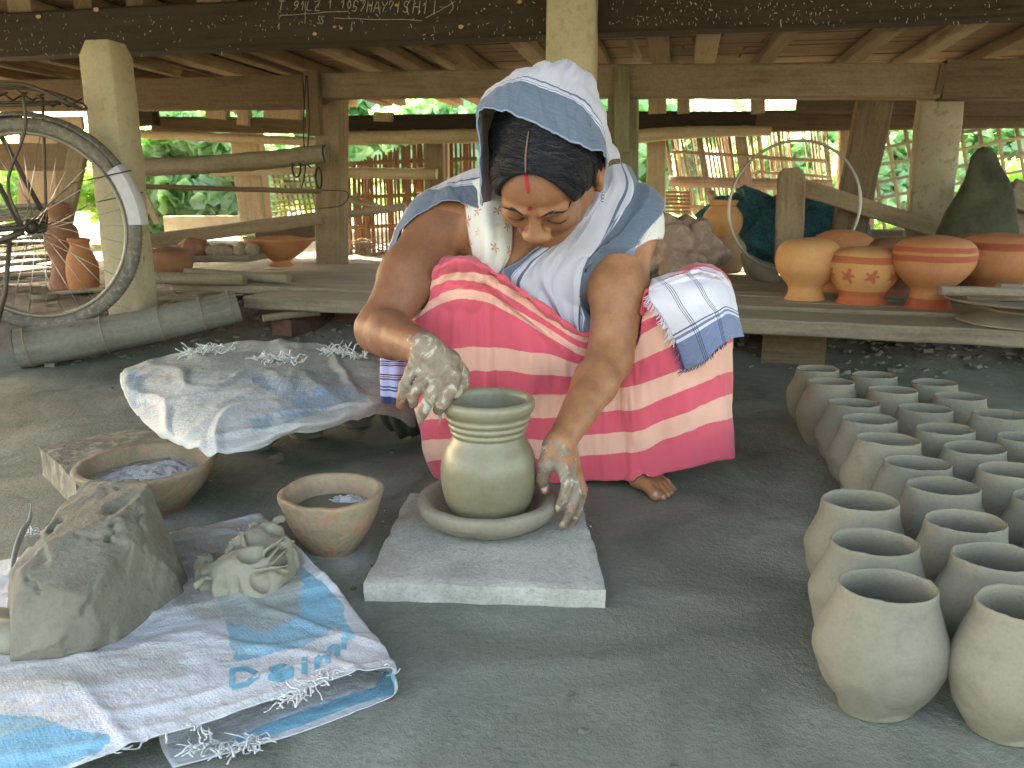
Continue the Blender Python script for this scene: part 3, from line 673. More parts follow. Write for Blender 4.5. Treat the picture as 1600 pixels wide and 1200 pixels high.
t = thing('wooden_trough', 'grey weathered wooden trough at the right edge behind the stump', 'trough', P(1590, 400, D=4.9))
for (a, b, hp_, wd, dd) in (((1536, 292), (1700, 330), 22, .3, 4.9), ((1552, 345), (1700, 372), 70, .06, 4.72), ((1578, 300), (1700, 345), 34, .05, 4.66)):
    p0, p1 = P(*a, D=dd), P(*b, D=dd); h = hp_ * 5 / FP; v, f, uu = g_beam(p0, p1, wd, h, seed=a[0], jit=.006); mk('side_board', v, f, M_PLK, t, uv=uu, autos=40)
board('fallen_log', (1322, 374), (1412, 376), 5.6, 30, .12, M_PLK, 'short grey log lying behind the orange pots', cat='log')
board('ground_beam', (1470, 365), (1640, 390), 4.75, 26, .1, M_WB, 'dark beam low behind the pots at right', cat='beam')
# --- slatted platform and front plank
plat = thing('plank_platform', 'low platform of dusty grey planks running along the house behind the potter', 'platform', P(380, 463, z=.225) * (1, 1, 0))
def plank(a, b, ztop, wd, th, seed, mat=M_PLK):
    """a,b: world points of the front top edge"""
    ax = nrm(b - a); s = nrm(np.cross((0, 0, 1.), ax)); off = s * wd / 2 - np.array((0, 0, th / 2))
    v, f, uu = g_beam(a + off, b + off, wd, th, side=s, seed=seed, jit=.004, nseg=30, bev=.005); return mk('plank', v, f, mat, plat, uv=uu, autos=40)
A, B = P(380, 463, z=.225), P(1700, 522, z=.225); ax = nrm(B - A); bk = nrm(np.cross((0, 0, 1.), ax))
plank(A, B, .225, .27, .055, 1)
off = .28
A2 = A - ax * .62
rp = random.Random(3)
for i in range(9):
    wd = rp.uniform(.13, .2); zt = rp.uniform(-.004, .004) + (.0 if i > 0 else 0)
    a = A2 + bk * (off + .0) + np.array((0, 0, zt + .012)) - ax * rp.uniform(-.05, .1); b = B + bk * off + np.array((0, 0, zt + .012)); plank(a, b, 0, wd - .008, .04, 10 + i, [M_PLK, M_WM, M_PLK][i % 3]); off += wd
for k_, (q, w_) in enumerate(((.25, .1), (1.2, .1), (2.2, .12), (3.2, .1))):
    c = A + ax * q + bk * .42; v, f, uu = g_beam((c[0], c[1], .03), (c[0] + ax[0] * .24, c[1] + ax[1] * .24, .03), .16, .27, side=bk, seed=k_, jit=.006); v[:, 2] = np.minimum(v[:, 2], .166)
    mk('support_block', v, f, m_clay('old brick', (.12, .06, .045), (.2, .11, .08)) if k_ == 0 else M_WD, plat, uv=uu, autos=40)
# --- pots on the plank
def m_terra(name, c1, c2, c3):
    m = NT(name); o = m.coord('Object'); n1 = m.noise(o, 9, 7, .6); n2 = m.noise(o, 120, 3, .6); rings = m.noise(m.coord('Object', (2, 2, 130)), 1.5, 4, .6)
    c = m.ramp(n1, [(.3, c1), (.7, c2)]); b = m.attr('band'); e = m.math('ADD', b, m.math('MULTIPLY', m.math('SUBTRACT', m.noise(o, 60, 4, .6), .5), .5))
    c = m.mix(m.ramp(e, [(.42, 0.), (.55, 1.)]), c, c3); c = m.mix(.2, c, m.ramp(n2, [(.3, .5), (.6, 1.)]), 'MULTIPLY'); m.col(c); m.rough(.75); m.spec(.3); m.bump(m.math('ADD', rings, m.math('MULTIPLY', n2, .3)), .3, .003); return m.m
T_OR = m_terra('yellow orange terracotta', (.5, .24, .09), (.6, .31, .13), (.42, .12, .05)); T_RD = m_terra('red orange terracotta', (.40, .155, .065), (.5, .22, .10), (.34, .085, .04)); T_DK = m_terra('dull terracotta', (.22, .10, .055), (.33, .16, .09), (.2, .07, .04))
T_TN = m_terra('tan clay', (.35, .22, .12), (.47, .31, .18), (.3, .14, .08)); T_GY = m_terra('dusty grey brown clay', (.2, .16, .12), (.3, .25, .19), (.2, .1, .06))
def pot_px(name, cx, ybase, prof, z, mat, label, cat='pot', bands=(), flower=None, tilt=0, D=None, group=None, n=48, wob=.004, dx=None):
    c = P(cx, ybase, z=z) if D is None else P(cx, ybase, D=D); k = np.linalg.norm(c - (0, 0, CH)) / FP * 1.0
    pr = spl([(a * k, (ybase - y) * k * 1.02) for a, y in prof], 80 if flower else 44); pr[:, 0] = np.maximum(pr[:, 0], 0)
    sdv = cx * .13
    v, f, u = g_lathe(pr, n, c=c, fn=lambda p, a, i: p * (1 + wob * 4 * noise.noise(Vector((p[0] * 9 + sdv, p[1] * 9, p[2] * 9)))))
    band = np.zeros(len(v))
    for i, (r_, z_) in enumerate(pr):
        y = ybase - z_ / k / 1.02
        for (y0, y1) in bands:
            if y0 <= y <= y1: band[i * n:(i + 1) * n] = 1
        if flower and flower[0] <= y <= flower[1]:
            for j in range(n):
                u_ = (j / n * 9) % 1; w_ = (y - flower[0]) / (flower[1] - flower[0]); dd = math.hypot((u_ - .5) * 1.7, (w_ - .5) * 1.3); an = math.atan2(w_ - .5, u_ - .5)
                if dd < .42 + .16 * math.cos(5 * an): band[i * n + j] = .8
    o = mk(name, v, f, mat, loc=c, uv=u, attrs={'band': band}); return tag(o, label, cat, group)
GP = 'fired clay pots upside down on the plank'
pot_px('clay_pot', 1310, 458, [(30, 458), (26, 445), (40, 425), (46, 405), (42, 385), (26, 374), (8, 371), (0, 371)], .232, T_RD, 'orange clay pot whose dome shows behind and between the two leftmost pots', group=GP)
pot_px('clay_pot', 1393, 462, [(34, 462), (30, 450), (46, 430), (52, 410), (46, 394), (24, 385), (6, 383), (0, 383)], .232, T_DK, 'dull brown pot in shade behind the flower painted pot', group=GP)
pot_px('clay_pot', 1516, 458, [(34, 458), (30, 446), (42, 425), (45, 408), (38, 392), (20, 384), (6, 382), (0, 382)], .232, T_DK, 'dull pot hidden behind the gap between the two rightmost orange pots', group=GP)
pot_px('clay_pot', 1257, 471, [(0, 471), (29, 471), (28.5, 467), (24.5, 458), (25, 449), (34, 438), (43, 425), (45.5, 411), (42, 396), (31, 386), (12, 381.5), (0, 381)], .226, T_OR, 'yellow orange clay pot with a round body on a flared neck, leftmost in front', group=GP, bands=())
pot_px('clay_pot', 1345, 477, [(0, 477), (35, 477), (34, 472), (30, 465), (34, 455), (43, 441), (47.5, 426), (46.5, 413), (38, 402), (20, 396.5), (0, 395)], .226, T_OR, 'orange clay pot painted with red bands and flowers, second from left in front', group=GP, bands=((408, 417), (455, 474)), flower=(422, 446), n=180)
pot_px('clay_pot', 1449, 485, [(0, 485), (31, 485), (30, 480), (25, 467), (25, 456), (37, 444), (48, 430), (52.5, 414), (50, 400), (38, 390.5), (16, 386), (0, 385)], .226, T_RD, 'red orange clay pot with brushed bands right of the flower painted pot', group=GP, bands=((399, 405), (411, 418), (468, 485)))
pot_px('clay_pot', 1555, 478, [(0, 478), (33, 478), (30, 462), (34, 450), (50, 436), (57, 418), (54, 401), (40, 390), (18, 385), (0, 384)], .226, T_RD, 'wide dull orange pot behind the dusty dish stand', group=GP, bands=((396, 404),))
# dish on a foot with sticks on it
pot_px('dish_stand', 1603, 505, [(0, 505), (76, 505), (72, 499), (48, 492), (42, 488), (58, 483), (92, 478), (98, 474), (92, 473), (0, 478)], .226, T_GY, 'dusty grey clay dish on a spreading foot at the right end of the plank', 'dish stand')
for i, (a, b, hp_) in enumerate((((1468, 453), (1600, 458), 11), ((1508, 463), (1660, 465), 11), ((1560, 450), (1660, 452), 12))):
    dd = 2.97 + i * .05; board('wooden_stick', a, b, dd, hp_, .05, M_PLK, ['grey flat stick poking out left across the dish stand', 'lower grey flat stick lying on the dish stand', 'short dusty stick at the right on the dish stand'][i], cat='stick', jit=.004)
pot_px('clay_pot', 1131, 425, [(0, 425), (22, 425), (28, 408), (30, 398), (28, 385), (20, 375), (19, 371)], .24, T_TN, 'tan clay pot under another one, just right of the rag bundle', n=40)
c = P(1131, 425, z=.24); D1 = c[1] + .2 * c[0]
pot_px('clay_pot', 1127, 373, [(0, 373), (18, 372), (26, 362), (29, 350), (27, 338), (20, 329), (18.5, 325), (21, 320), (19, 318), (15, 321), (15, 330)], None, T_OR, 'tan orange round pot with a short neck standing on top of another pot', n=40, D=D1 - .0, bands=((325, 327),))
t_ = g_lathe([(.0, -.10), (.06, -.10), (.075, -.03), (.07, .03), (.08, .09), (.075, .10), (.062, .09), (.055, 0), (0, -.06)], 36, c=P(1188, 424, D=4.3), axis=np.array(((.25, 0, .72), (.1, .95, -.45), (-.9, .2, -.35))))
tag(mk('tubular_pot', t_[0], t_[1], T_GY, uv=t_[2]), 'dusty clay pot lying on its side with its dark mouth open', 'pot')
# ================================================================ LEFT CORNER
M_RUB = m_clay('dusty rubber', (.10, .09, .075), (.21, .19, .155), 14, .85, .5, 200, (.26, .24, .2)); M_STL = m_plain('rusty dark steel', (.10, .08, .06), .55, .5); M_CHR = m_plain('dull chrome', (.55, .52, .46), .28, .9); M_RIM = m_plain('dusty rim', (.26, .23, .18), .5, .4); M_WHT = m_plain('white mud flap', (.5, .47, .48), .5)
hub = P(54, 354, Y=3.2); kW = np.linalg.norm(hub - (0, 0, CH)) * math.cos(0) / FP * .915; RW = 150 * kW
bk_ = thing('bicycle', 'dusty black bicycle with carrier rack and white mud flap beside the concrete post', 'bicycle', (hub[0], hub[1], hub[2] - RW))
wx = nrm((1, .06, 0)); wz = np.array((0, 0, 1.)); wn = np.cross(wx, wz)
def wp(dx, dy, off=0): return hub + (wx * dx - wz * dy) * kW + wn * off   # photo pixels from the hub
def circ(r, n=96, a0=0, a1=2 * math.pi, off=0, ends=False):
    return [hub + (wx * math.cos(a) + wz * math.sin(a)) * r + wn * off for a in np.linspace(a0, a1, n, endpoint=ends)]
v, f, u = g_tube(circ(RW - .026, 120), .026, 14, closed=True); mk('tyre', v, f, M_RUB, bk_, uv=u)
v, f, u = g_tube(circ(RW - .026, 150), .0275, 5, closed=True); 
ps = []
for i in range(150):   # tread lugs
    a = 2 * math.pi * i / 150; c = hub + (wx * math.cos(a) + wz * math.sin(a)) * (RW - .0015); tdir = nrm(-wx * math.sin(a) + wz * math.cos(a))
    ps.append(g_beam(c - wn * .012 - tdir * .002, c + wn * .012 + tdir * .002, .004, .004, side=tdir, nseg=1, jit=0, bev=.001))
v, f, u = join(ps); mk('tread', v, f, M_RUB, bk_, uv=u)['kind'] = 'stuff'
v, f, u = g_tube(circ(RW - .057, 120), .009, 10, closed=True, flat=1.6); mk('rim', v, f, M_RIM, bk_, uv=u)
v, f, u = g_tube([hub - wn * .05, hub - wn * .045, hub - wn * .03, hub - wn * .028, hub + wn * .028, hub + wn * .03, hub + wn * .05], [.008, .03, .03, .014, .014, .03, .01], 16); mk('hub', v, f, M_STL, bk_, uv=u)
for i in range(32):
    a = 2 * math.pi * i / 32; sg = 1 if i % 2 else -1; a2 = a + sg * .9 * (1 if (i // 2) % 2 else -1)
    p0 = hub + (wx * math.cos(a2) + wz * math.sin(a2)) * .028 + wn * .028 * sg; p1 = hub + (wx * math.cos(a) + wz * math.sin(a)) * (RW - .052)
    v, f, u = g_tube([p0, p1], .0016, 5); mk('spoke', v, f, M_CHR, bk_, uv=u)
# fender: a curved strip over the tyre
FA = np.linspace(R(175), R(2), 50); V = []; 
for a in FA:
    rd = wx * math.cos(a) + wz * math.sin(a)
    for q in np.linspace(-1, 1, 9): V.append(hub + rd * (RW + .022 - .016 * q * q) + wn * .034 * q)
for a in FA:
    rd = wx * math.cos(a) + wz * math.sin(a)
    for q in np.linspace(-1, 1, 9): V.append(hub + rd * (RW + .0195 - .016 * q * q) + wn * .032 * q)
Fc = []; N0 = 50 * 9
for i in range(49):
    for j in range(8):
        q = (i * 9 + j, i * 9 + j + 1, i * 9 + j + 10, i * 9 + j + 9); Fc.append(q); Fc.append(tuple(N0 + k_ for k_ in q[::-1]))
    Fc.append((i * 9, (i + 1) * 9, N0 + (i + 1) * 9, N0 + i * 9)); Fc.append((i * 9 + 8, N0 + i * 9 + 8, N0 + i * 9 + 17, i * 9 + 17))
mk('fender', V, Fc, M_RUB, bk_)
V = []
for a in np.linspace(R(33), R(1), 14):
    rd = wx * math.cos(a) + wz * math.sin(a)
    for q in np.linspace(-1, 1, 7): V.append(hub + rd * (RW + .026 - .012 * q * q) - wn * .0 + wn * .037 * q)
# side skirt of the flap that faces the camera
for a in np.linspace(R(33), R(1), 14):
    rd = wx * math.cos(a) + wz * math.sin(a)
    for q in np.linspace(0, 1, 7): V.append(hub + rd * (RW + .014 - .048 * q) + wn * (.037 + .003 * math.sin(q * 3)))
    # wn points to the camera side when its y is negative
Fc = []
for b0 in (0, 98):
    for i in range(13):
        for j in range(6): Fc.append((b0 + i * 7 + j, b0 + i * 7 + j + 1, b0 + i * 7 + j + 8, b0 + i * 7 + j + 7))
mk('mud_flap', V, Fc, M_WHT, bk_)
def bar(nm, pts, r, mat=M_STL, n=8):
    v, f, u = g_tube(pts, r, n); return mk(nm, v, f, mat, bk_, uv=u)
sgn = -1 if wn[1] > 0 else 1
F_, B_ = sgn * .055, -sgn * .055
bar('seat_stay', [wp(-8, 0, F_), wp(-58, -130, F_), wp(-130, -320, F_ * .4)], .010); bar('seat_stay', [wp(8, -10, B_), wp(-45, -140, B_), wp(-122, -320, B_ * .4)], .010)
bar('chain_stay', [wp(0, 0, F_), wp(-160, 14, F_), wp(-420, 30, F_ * .5)], .011); bar('chain_stay', [wp(0, 0, B_), wp(-160, 14, B_), wp(-420, 30, B_ * .5)], .011)
bar('seat_tube', [wp(-420, 30), wp(-240, -380)], .016)
bar('rack_stay', spl([wp(-4, -3, F_ * 1.3), wp(-15, -60, F_ * 1.3), wp(18, -130, F_ * 1.3), wp(22, -180, F_ * 1.3)], 12), .006); bar('rack_stay', spl([wp(4, -3, B_ * 1.3), wp(12, -80, B_ * 1.3), wp(22, -180, B_ * 1.3)], 10), .006)
bar('rack_stay', [wp(-2, 0, F_ * 1.2), wp(70, -60, F_ * 1.1), wp(150, -78, F_ * .7)], .0025); bar('rack_stay', [wp(2, 0, B_ * 1.2), wp(80, -34, B_ * 1.1), wp(152, -48, B_ * .7)], .0025)
bar('kickstand', [wp(-22, 18, F_ * 1.4), wp(-36, 90, F_ * 1.6), wp(-55, 150, F_ * 2)], .009); bar('kickstand', [wp(-38, 20, F_ * 1.5), wp(-22, 14, F_ * 1.4), wp(-4, 6, F_ * 1.2)], .012)
# carrier: a loop with slats
loop = [wp(-130, -182, F_ * 1.5), wp(-60, -184, F_ * 1.5), wp(0, -190, F_ * 1.5), wp(35, -187, F_ * 1.4), wp(75, -168, F_ * 1.2), wp(88, -160, 0), wp(70, -172, B_ * 1.6), wp(0, -192, B_ * 1.7), wp(-130, -186, B_ * 1.7)]
bar('rack_rail', spl(loop, 40), .0065)
for dx in (-100, -70, -40, -12, 14, 40, 62):
    y = -186 if dx < 30 else -178; bar('rack_bar', [wp(dx, y + 2, F_ * 1.4), wp(dx + 6, y + 14, 0), wp(dx + 12, y, B_ * 1.5)], .004)
bar('rack_bar', [wp(-130, -160, F_ * .3), wp(60, -168, F_ * .2)], .006); bar('rack_bar', [wp(-130, -168, B_ * .5), wp(64, -172, B_ * .5)], .005)
for (dx, dy, rr_, of) in ((-52, -210, 15, F_ * 1.2), (-33, -208, 14, F_ * .6), (-60, -216, 17, B_)):
    c = wp(dx, dy, of); pts = [c + (wx * math.cos(a) + wz * math.sin(a)) * rr_ * kW + wn * a * .002 for a in np.linspace(.5, .5 + 4 * math.pi, 50)]
    v, f, u = g_tube(pts, .0033, 6); mk('seat_spring', v, f, M_CHR, bk_, uv=u)
bar('seat_frame', [wp(-130, -262, F_), wp(-60, -252, F_), wp(-28, -222, F_), wp(-30, -196, F_)], .004)
# giant bamboo log lying along the bank
a = P(34, 546, Y=3.03); b = P(372, 478, z=.2); a[2] = .076
m_ = 60; pts = [a + (b - a) * i / m_ + np.array((0, 0, -.012 * math.sin(math.pi * i / m_))) for i in range(-1, m_ + 1)]; rr_ = []
nodesq = (.03, .36, .62, .82, .96)
for i in range(-1, m_ + 1):
    q = i / m_; r_ = .077 * (1 - .12 * q); r_ *= 1 + .05 * math.exp(-(min(abs(q - n_) for n_ in nodesq) / .012) ** 2); rr_.append(r_)
v, f, u = g_tube(pts, rr_, 28, jit=.002, seed=3, cap=False)
axl = nrm(b - a); rg = []
lg = mk('bamboo_log', v, f, M_LOG, loc=(a[0], a[1], 0), uv=u, autos=60); tag(lg, 'giant grey bamboo log lying on the floor in front of the bicycle wheel', 'log')
S1 = nrm(np.cross(axl, (0, 0, 1.))); S2 = np.cross(S1, axl)
Mx = np.stack([S1, S2, axl], 1); e0 = pts[0]
rg = g_lathe([(.077, 0), (.07, -.002), (.066, .01), (.05, .02), (0, .024)], 28, c=e0, axis=Mx); mk('cut_end', rg[0], rg[1], m_clay('dry mud', (.11, .10, .08), (.22, .2, .165), 30, .95, 1, 90), lg, uv=rg[2])
for q in nodesq:
    c = a + (b - a) * q + np.array((0, 0, -.012 * math.sin(math.pi * q))); rq = .077 * (1 - .12 * q) * 1.06
    v, f, u = g_tube([c + (S1 * math.cos(t) + S2 * math.sin(t)) * rq for t in np.linspace(0, 2 * math.pi, 30, endpoint=False)], .0022, 5, closed=True); mk('node_ring', v, f, M_BAM, lg, uv=u)
# brick, stick and sticks on the platform
M_BRK = m_clay('dark red brick', (.085, .04, .032), (.15, .085, .065), 12, .95, .6, 100)
v, f, u = g_beam(P(440, 512, z=.085), P(510, 498, z=.085) + np.array((.02, .1, 0)), .11, .075, side=(-.5, 1, 0), seed=4, jit=.005); tag(mk('clay_brick', v, f, M_BRK, uv=u, autos=40), 'dark red brick lying on the dusty bank below the plank end', 'brick')
v, f, u = g_tube([P(411, 497, z=.14), P(452, 492, z=.145), P(500, 488, z=.15)], [.017, .018, .016], 10, jit=.002); tag(mk('wood_stick', v, f, M_BAM, uv=u, autos=50), 'short cut stick resting on the dark brick', 'stick')
v, f, u = g_tube([P(225, 434, z=.265), P(300, 436, z=.265), P(383, 437, z=.265)], [.03, .031, .031], 14, jit=.003); tag(mk('cut_branch', v, f, M_BAM, uv=u, autos=50), 'thick round cut branch lying at the left end of the platform', 'branch')
v, f, u = g_tube([P(290, 424, z=.285), P(360, 430, z=.27), P(451, 436, z=.26)], [.02, .022, .026], 14, jit=.003); tag(mk('cut_branch', v, f, M_BAM, uv=u, autos=50), 'thinner cut branch lying behind and right of the thick one', 'branch')
board('short_board', (262, 403), (404, 402), 4.15, 9, .22, M_PLK, 'short flat board carrying lumps of dry clay on the platform', jit=.002)
def lump(name, px, py, D, rx, ry, rz, mat, label, cat='clay lump', seed=1, h=.006, amp=.012):
    c = P(px, py, D=D); kk = np.linalg.norm(c - (0, 0, CH)) / FP; return blob(name, [(c, (rx * kk, ry, rz * kk)), (c + (rx * kk * .5, 0, rz * kk * .3), (rx * kk * .5, ry * .7, rz * kk * .6))], h, .02, mat, label, cat, lambda V: V + (turb(V, 12, seed)[:, None] * (V - V.mean(0)) / .05 * amp))
M_DRY = m_clay('dry tan clay', (.22, .165, .115), (.36, .28, .21), 10, .95, .5)
for i, (px, py, rx, rz, lb) in enumerate(((300, 390, 26, 14, 'orange brown bowl fragment at the left of the clay board'), (345, 392, 22, 10, 'tan clay lump in the middle of the clay board'), (376, 391, 11, 10, 'round tan clay ball on the clay board'), (360, 393, 8, 9, 'small clay ball left of the round one'), (393, 390, 10, 11, 'clay lump at the right end of the clay board'))):
    lump('clay_lump', px, py, 4.1, rx, .06, rz, M_DRY if i else T_DK, lb, seed=i)
pot_px('broken_bowl', 440, 416, [(0, 416), (18, 415), (14, 408), (26, 400), (42, 386), (50, 377), (46, 377), (34, 388), (0, 398)], .262, T_RD, 'broken orange clay bowl on a foot behind the branches', 'bowl', wob=.02)
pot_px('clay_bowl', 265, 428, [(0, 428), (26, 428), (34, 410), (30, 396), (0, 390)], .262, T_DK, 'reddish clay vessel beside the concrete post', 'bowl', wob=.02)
# terracotta pieces seen through the wheel
def fig(px, yb, D, prof, mat, lb, tilt=0): return pot_px('terracotta_vase', px, yb, prof, None, mat, lb, 'vase', D=D, n=36, wob=.02)
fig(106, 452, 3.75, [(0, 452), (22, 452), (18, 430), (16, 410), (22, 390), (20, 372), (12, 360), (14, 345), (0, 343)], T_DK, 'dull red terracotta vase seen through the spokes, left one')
fig(133, 455, 3.7, [(0, 455), (16, 455), (20, 435), (18, 410), (12, 395), (14, 385), (0, 382)], T_RD, 'orange terracotta vase seen through the spokes, right one')
board('flat_stick', (50, 462), (165, 452), 3.62, 6, .04, M_BAM, 'flat stick on the bank behind the wheel')
pot_px('small_bowl', 70, 473, [(0, 473), (12, 473), (17, 462), (14, 462), (0, 469)], None, T_GY, 'small shallow clay bowl on the bank seen through the wheel', 'bowl', D=3.45)
t = thing('frond_bundle', 'bundle of dry grey palm fronds stacked behind the bicycle', 'bundle', P(20, 470, D=3.9))
rr3 = random.Random(9)
for i in range(34):
    y = 335 + i * 4.2; a = P(-120, y + rr3.uniform(-8, 8), D=3.95 + rr3.uniform(-.12, .12)); b = P(100 + rr3.uniform(-25, 12), y + rr3.uniform(-6, 4) - 16, D=3.95 + rr3.uniform(-.12, .12))
    v, f, u = g_beam(a, b, .03, rr3.uniform(.008, .022), seed=i, jit=.006, nseg=8, bow=rr3.uniform(-.01, .02)); mk('frond', v, f, [M_LOG, M_PLK, M_LOG][i % 3], t, uv=u)
board('back_board', (-60, 245), (130, 246), 4.9, 34, .03, M_WD, 'dark board level with the top of the wheel', bow=0)
board('back_board', (-60, 196), (130, 192), 5.2, 16, .03, M_WL, 'pale thin board just above the bicycle carrier')
board('leaning_board', (88, 400), (128, 215), 4.0, 26, .03, M_WM, 'brown board standing behind the wheel left of the concrete post', side=(.2, 1, 0))
board('leaning_board', (247, 350), (222, 292), 4.6, 9, .02, M_WL, 'thin pale leaning lath right of the concrete post')
# hanging cords
for i, (pts, D, lb) in enumerate((([(478, 118), (474, 200), (477, 262), (470, 300)], 4.6, 'black cord hanging beside the brown post, left strand'), ([(480, 118), (483, 190), (480, 250), (485, 262)], 4.6, 'black cord hanging beside the brown post, right strand'), ([(240, 415), (262, 452), (300, 466), (380, 460)], 3.25, 'thin pale cord drooping from the concrete post over the planks'), ([(225, 400), (222, 430), (205, 470)], 3.1, 'thin pale cord hanging down the face of the concrete post'), ([(498, 326), (535, 320), (542, 300), (500, 297)], 4.72, 'thin wire wound around the brown post'))):
    v, f, u = g_tube(spl([P(*p, D=D) for p in pts], 20), .004 if i < 2 else .003, 6); tag(mk('hanging_cord', v, f, M_WB if i < 2 or i == 4 else M_BAM, uv=u), lb, 'cord')
for i, (x, y, rx, ry) in enumerate(((463, 262, 7, 14), (498, 278, 5, 16))):
    c = P(x, y, D=4.58); pts = [c + (UD * math.cos(a) * rx + np.array((0, 0, 1)) * math.sin(a) * ry) * .0038 for a in np.linspace(0, 2 * math.pi, 20, endpoint=False)]
    v, f, u = g_tube(pts, .006, 6, closed=True); tag(mk('iron_hook', v, f, M_WB, uv=u), ['dark iron loop hanging below the thick dull pole', 'dark strap loop on the brown post'][i], 'hook')
# litter on the platform and rubble on the bank
def scatter(name, label, n, area, size, mat, seed, zf, flat=.5, kind='stuff', pw=1.0):
    g = random.Random(seed); ps = []
    for i in range(n):
        x, y = area(g); s = size * (.3 + g.random() ** 3 * 1.6); z = zf(x, y); V = []
        ro = Matrix.Rotation(g.uniform(0, 6.28), 3, 'Z') @ Matrix.Rotation(g.uniform(-.5, .5), 3, 'X')
        for q in ((-1, -1, -1), (1, -1, -1), (1, 1, -1), (-1, 1, -1), (-1, -1, 1), (1, -1, 1), (1, 1, 1), (-1, 1, 1)):
            v = Vector((q[0] * g.uniform(.5, 1), q[1] * g.uniform(.4, 1), q[2] * g.uniform(.3, 1) * flat)) * s; V.append(np.array(ro @ v) + (x, y, z + s * flat * .6))
        ps.append((np.array(V), [(0, 3, 2, 1), (4, 5, 6, 7), (0, 1, 5, 4), (1, 2, 6, 5), (2, 3, 7, 6), (3, 0, 4, 7)]))
    v, f, u = join(ps); return tag(mk(name, v, f, mat, uv=u, smooth=False), label, kind=kind)
M_RBL = m_clay('dusty rubble', (.13, .115, .09), (.27, .24, .195), 20, .95, .6)
scatter('rubble', 'dusty rubble and crumbs of earth on the bank below the plank', 1500, lambda g: ((lambda x: (x, float(np.interp(x, (-3, -2, -1.3, -.8, .9, 1.9, 3), (2.9, 3.14, 3.62, 3.72, 3.4, 2.95, 2.6))) + g.gauss(.05, .16)))(g.uniform(-1.9, 2.4))), .012, M_RBL, 2, lambda x, y: bank(x, y))
scatter('floor_crumbs', 'tiny crumbs of dry clay scattered over the floor', 700, lambda g: (g.uniform(-1.6, 1.5), g.uniform(.75, 2.9)), .0017, m_plain('pale crumbs', (.16, .16, .135), .95), 3, lambda x, y: 0.001)
scatter('clay_crumbs', 'darker crumbs of clay on the floor', 160, lambda g: (g.uniform(-1.6, 1.3), g.uniform(.75, 2.9)), .004, m_plain('clay crumbs', (.13, .13, .105), .95), 5, lambda x, y: 0.001)
g_ = random.Random(8); ps = []
for i in range(90):
    c = P(g_.uniform(540, 640), g_.uniform(375, 400), z=.28); an = g_.uniform(0, 6.28); l = g_.uniform(.03, .16); ps.append(g_tube([c, c + np.array((math.cos(an) * l, math.sin(an) * l * .5, g_.uniform(0, .05)))], g_.uniform(.002, .006), 4))
v, f, u = join(ps); tag(mk('litter', v, f, M_RE2, uv=u), 'pale splinters and shavings of bamboo on the platform left of the potter', kind='stuff')
# ================================================================ FOREGROUND
C_RAW = m_clay('dry grey clay', (.175, .162, .122), (.24, .222, .168), 7, .88, .45, 200, (.195, .182, .140), dist=.003)
C_RWI = None
C_WET = m_clay('wet turned clay', (.19, .165, .098), (.275, .245, .155), 5, .38, .22, 120, None, spec=.5, streak=True, dist=.002)
C_MUD = m_clay('damp clay mass', (.13, .12, .088), (.215, .2, .152), 7, .8, .9, 120, (.165, .155, .118), spec=.3, dist=.006)
C_MU2 = m_clay('fresh torn clay', (.20, .185, .135), (.26, .245, .18), 8, .6, .4, 120, None, spec=.35)
C_BWL = m_clay('clay smeared bowl', (.19, .145, .09), (.32, .255, .175), 7, .8, .9, 110, (.31, .18, .12), dist=.006)
# --- unfired pots: four slightly different bodies, copied
def raw_prof(v):
    r = random.Random(v); s = lambda a: a * r.uniform(.975, 1.025)
    out = [(0, 0), (.043, 0), (s(.053), .008), (s(.070), .034), (s(.0805), .058), (s(.0848), .080), (s(.0825), .101), (s(.0745), .124), (s(.0665), .144), (.0622, .158), (.0605, .1722)]
    inn = [(.0590, .1742), (.0568, .172), (.0572, .160), (.061, .146), (.069, .126), (.0775, .104), (.079, .078), (.072, .048), (.058, .027), (.038, .0165), (.018, .0125), (0, .012)]
    a = spl(out, 40); b = spl(inn, 30); a[:, 0] = np.maximum(a[:, 0], 0); b[:, 0] = np.maximum(b[:, 0], 0); return np.vstack([a, b])
def raw_mesh(v, loc, label, group):
    sd = v * 3.17; fr = random.Random(v); fac = [(nrm((math.cos(a), math.sin(a), fr.uniform(-.9, -.1))), fr.uniform(.0, .012)) for a in [fr.uniform(0, 6.28) for _ in range(13)]]
    cz = np.array((0, 0, .075))
    def fn(p, a, i):
        if i > 40: return p * (1 + .01 * noise.noise(Vector(p * 20)))
        q = p.copy(); low = sstep(.115, .05, p[2]) * sstep(-.001, .006, p[2])
        if low > 0:   # scraped flats on the lower body
            for n_, h_ in fac:
                dd = (q - cz).dot(n_) - (.0765 - h_ * .55)
                if dd > 0: q = q - n_ * dd * low * .8
            q[:2] *= 1 + low * .018 * noise.noise(Vector((q[0] * 28 + sd, q[1] * 28, q[2] * 34)))
        q[:2] *= 1 + .024 * noise.noise(Vector((math.cos(a) * 1.2 + sd, math.sin(a) * 1.2, q[2] * 6)))
        if p[2] > .14: q[2] += .0034 * noise.noise(Vector((math.cos(a) * 1.5 + sd, math.sin(a) * 1.5, 5))) + .0013 * noise.noise(Vector((math.cos(a) * 11, math.sin(a) * 9, sd)))
        return q
    V, F_, u = g_lathe(raw_prof(v), 64, fn=fn); V = V * (1, SY, 1) + loc
    return tag(mk('raw_clay_pot', V, F_, C_RAW, loc=loc, uv=u), label, 'pot', group)
ZR = .172; GR = 'unfired grey clay pots drying in rows'
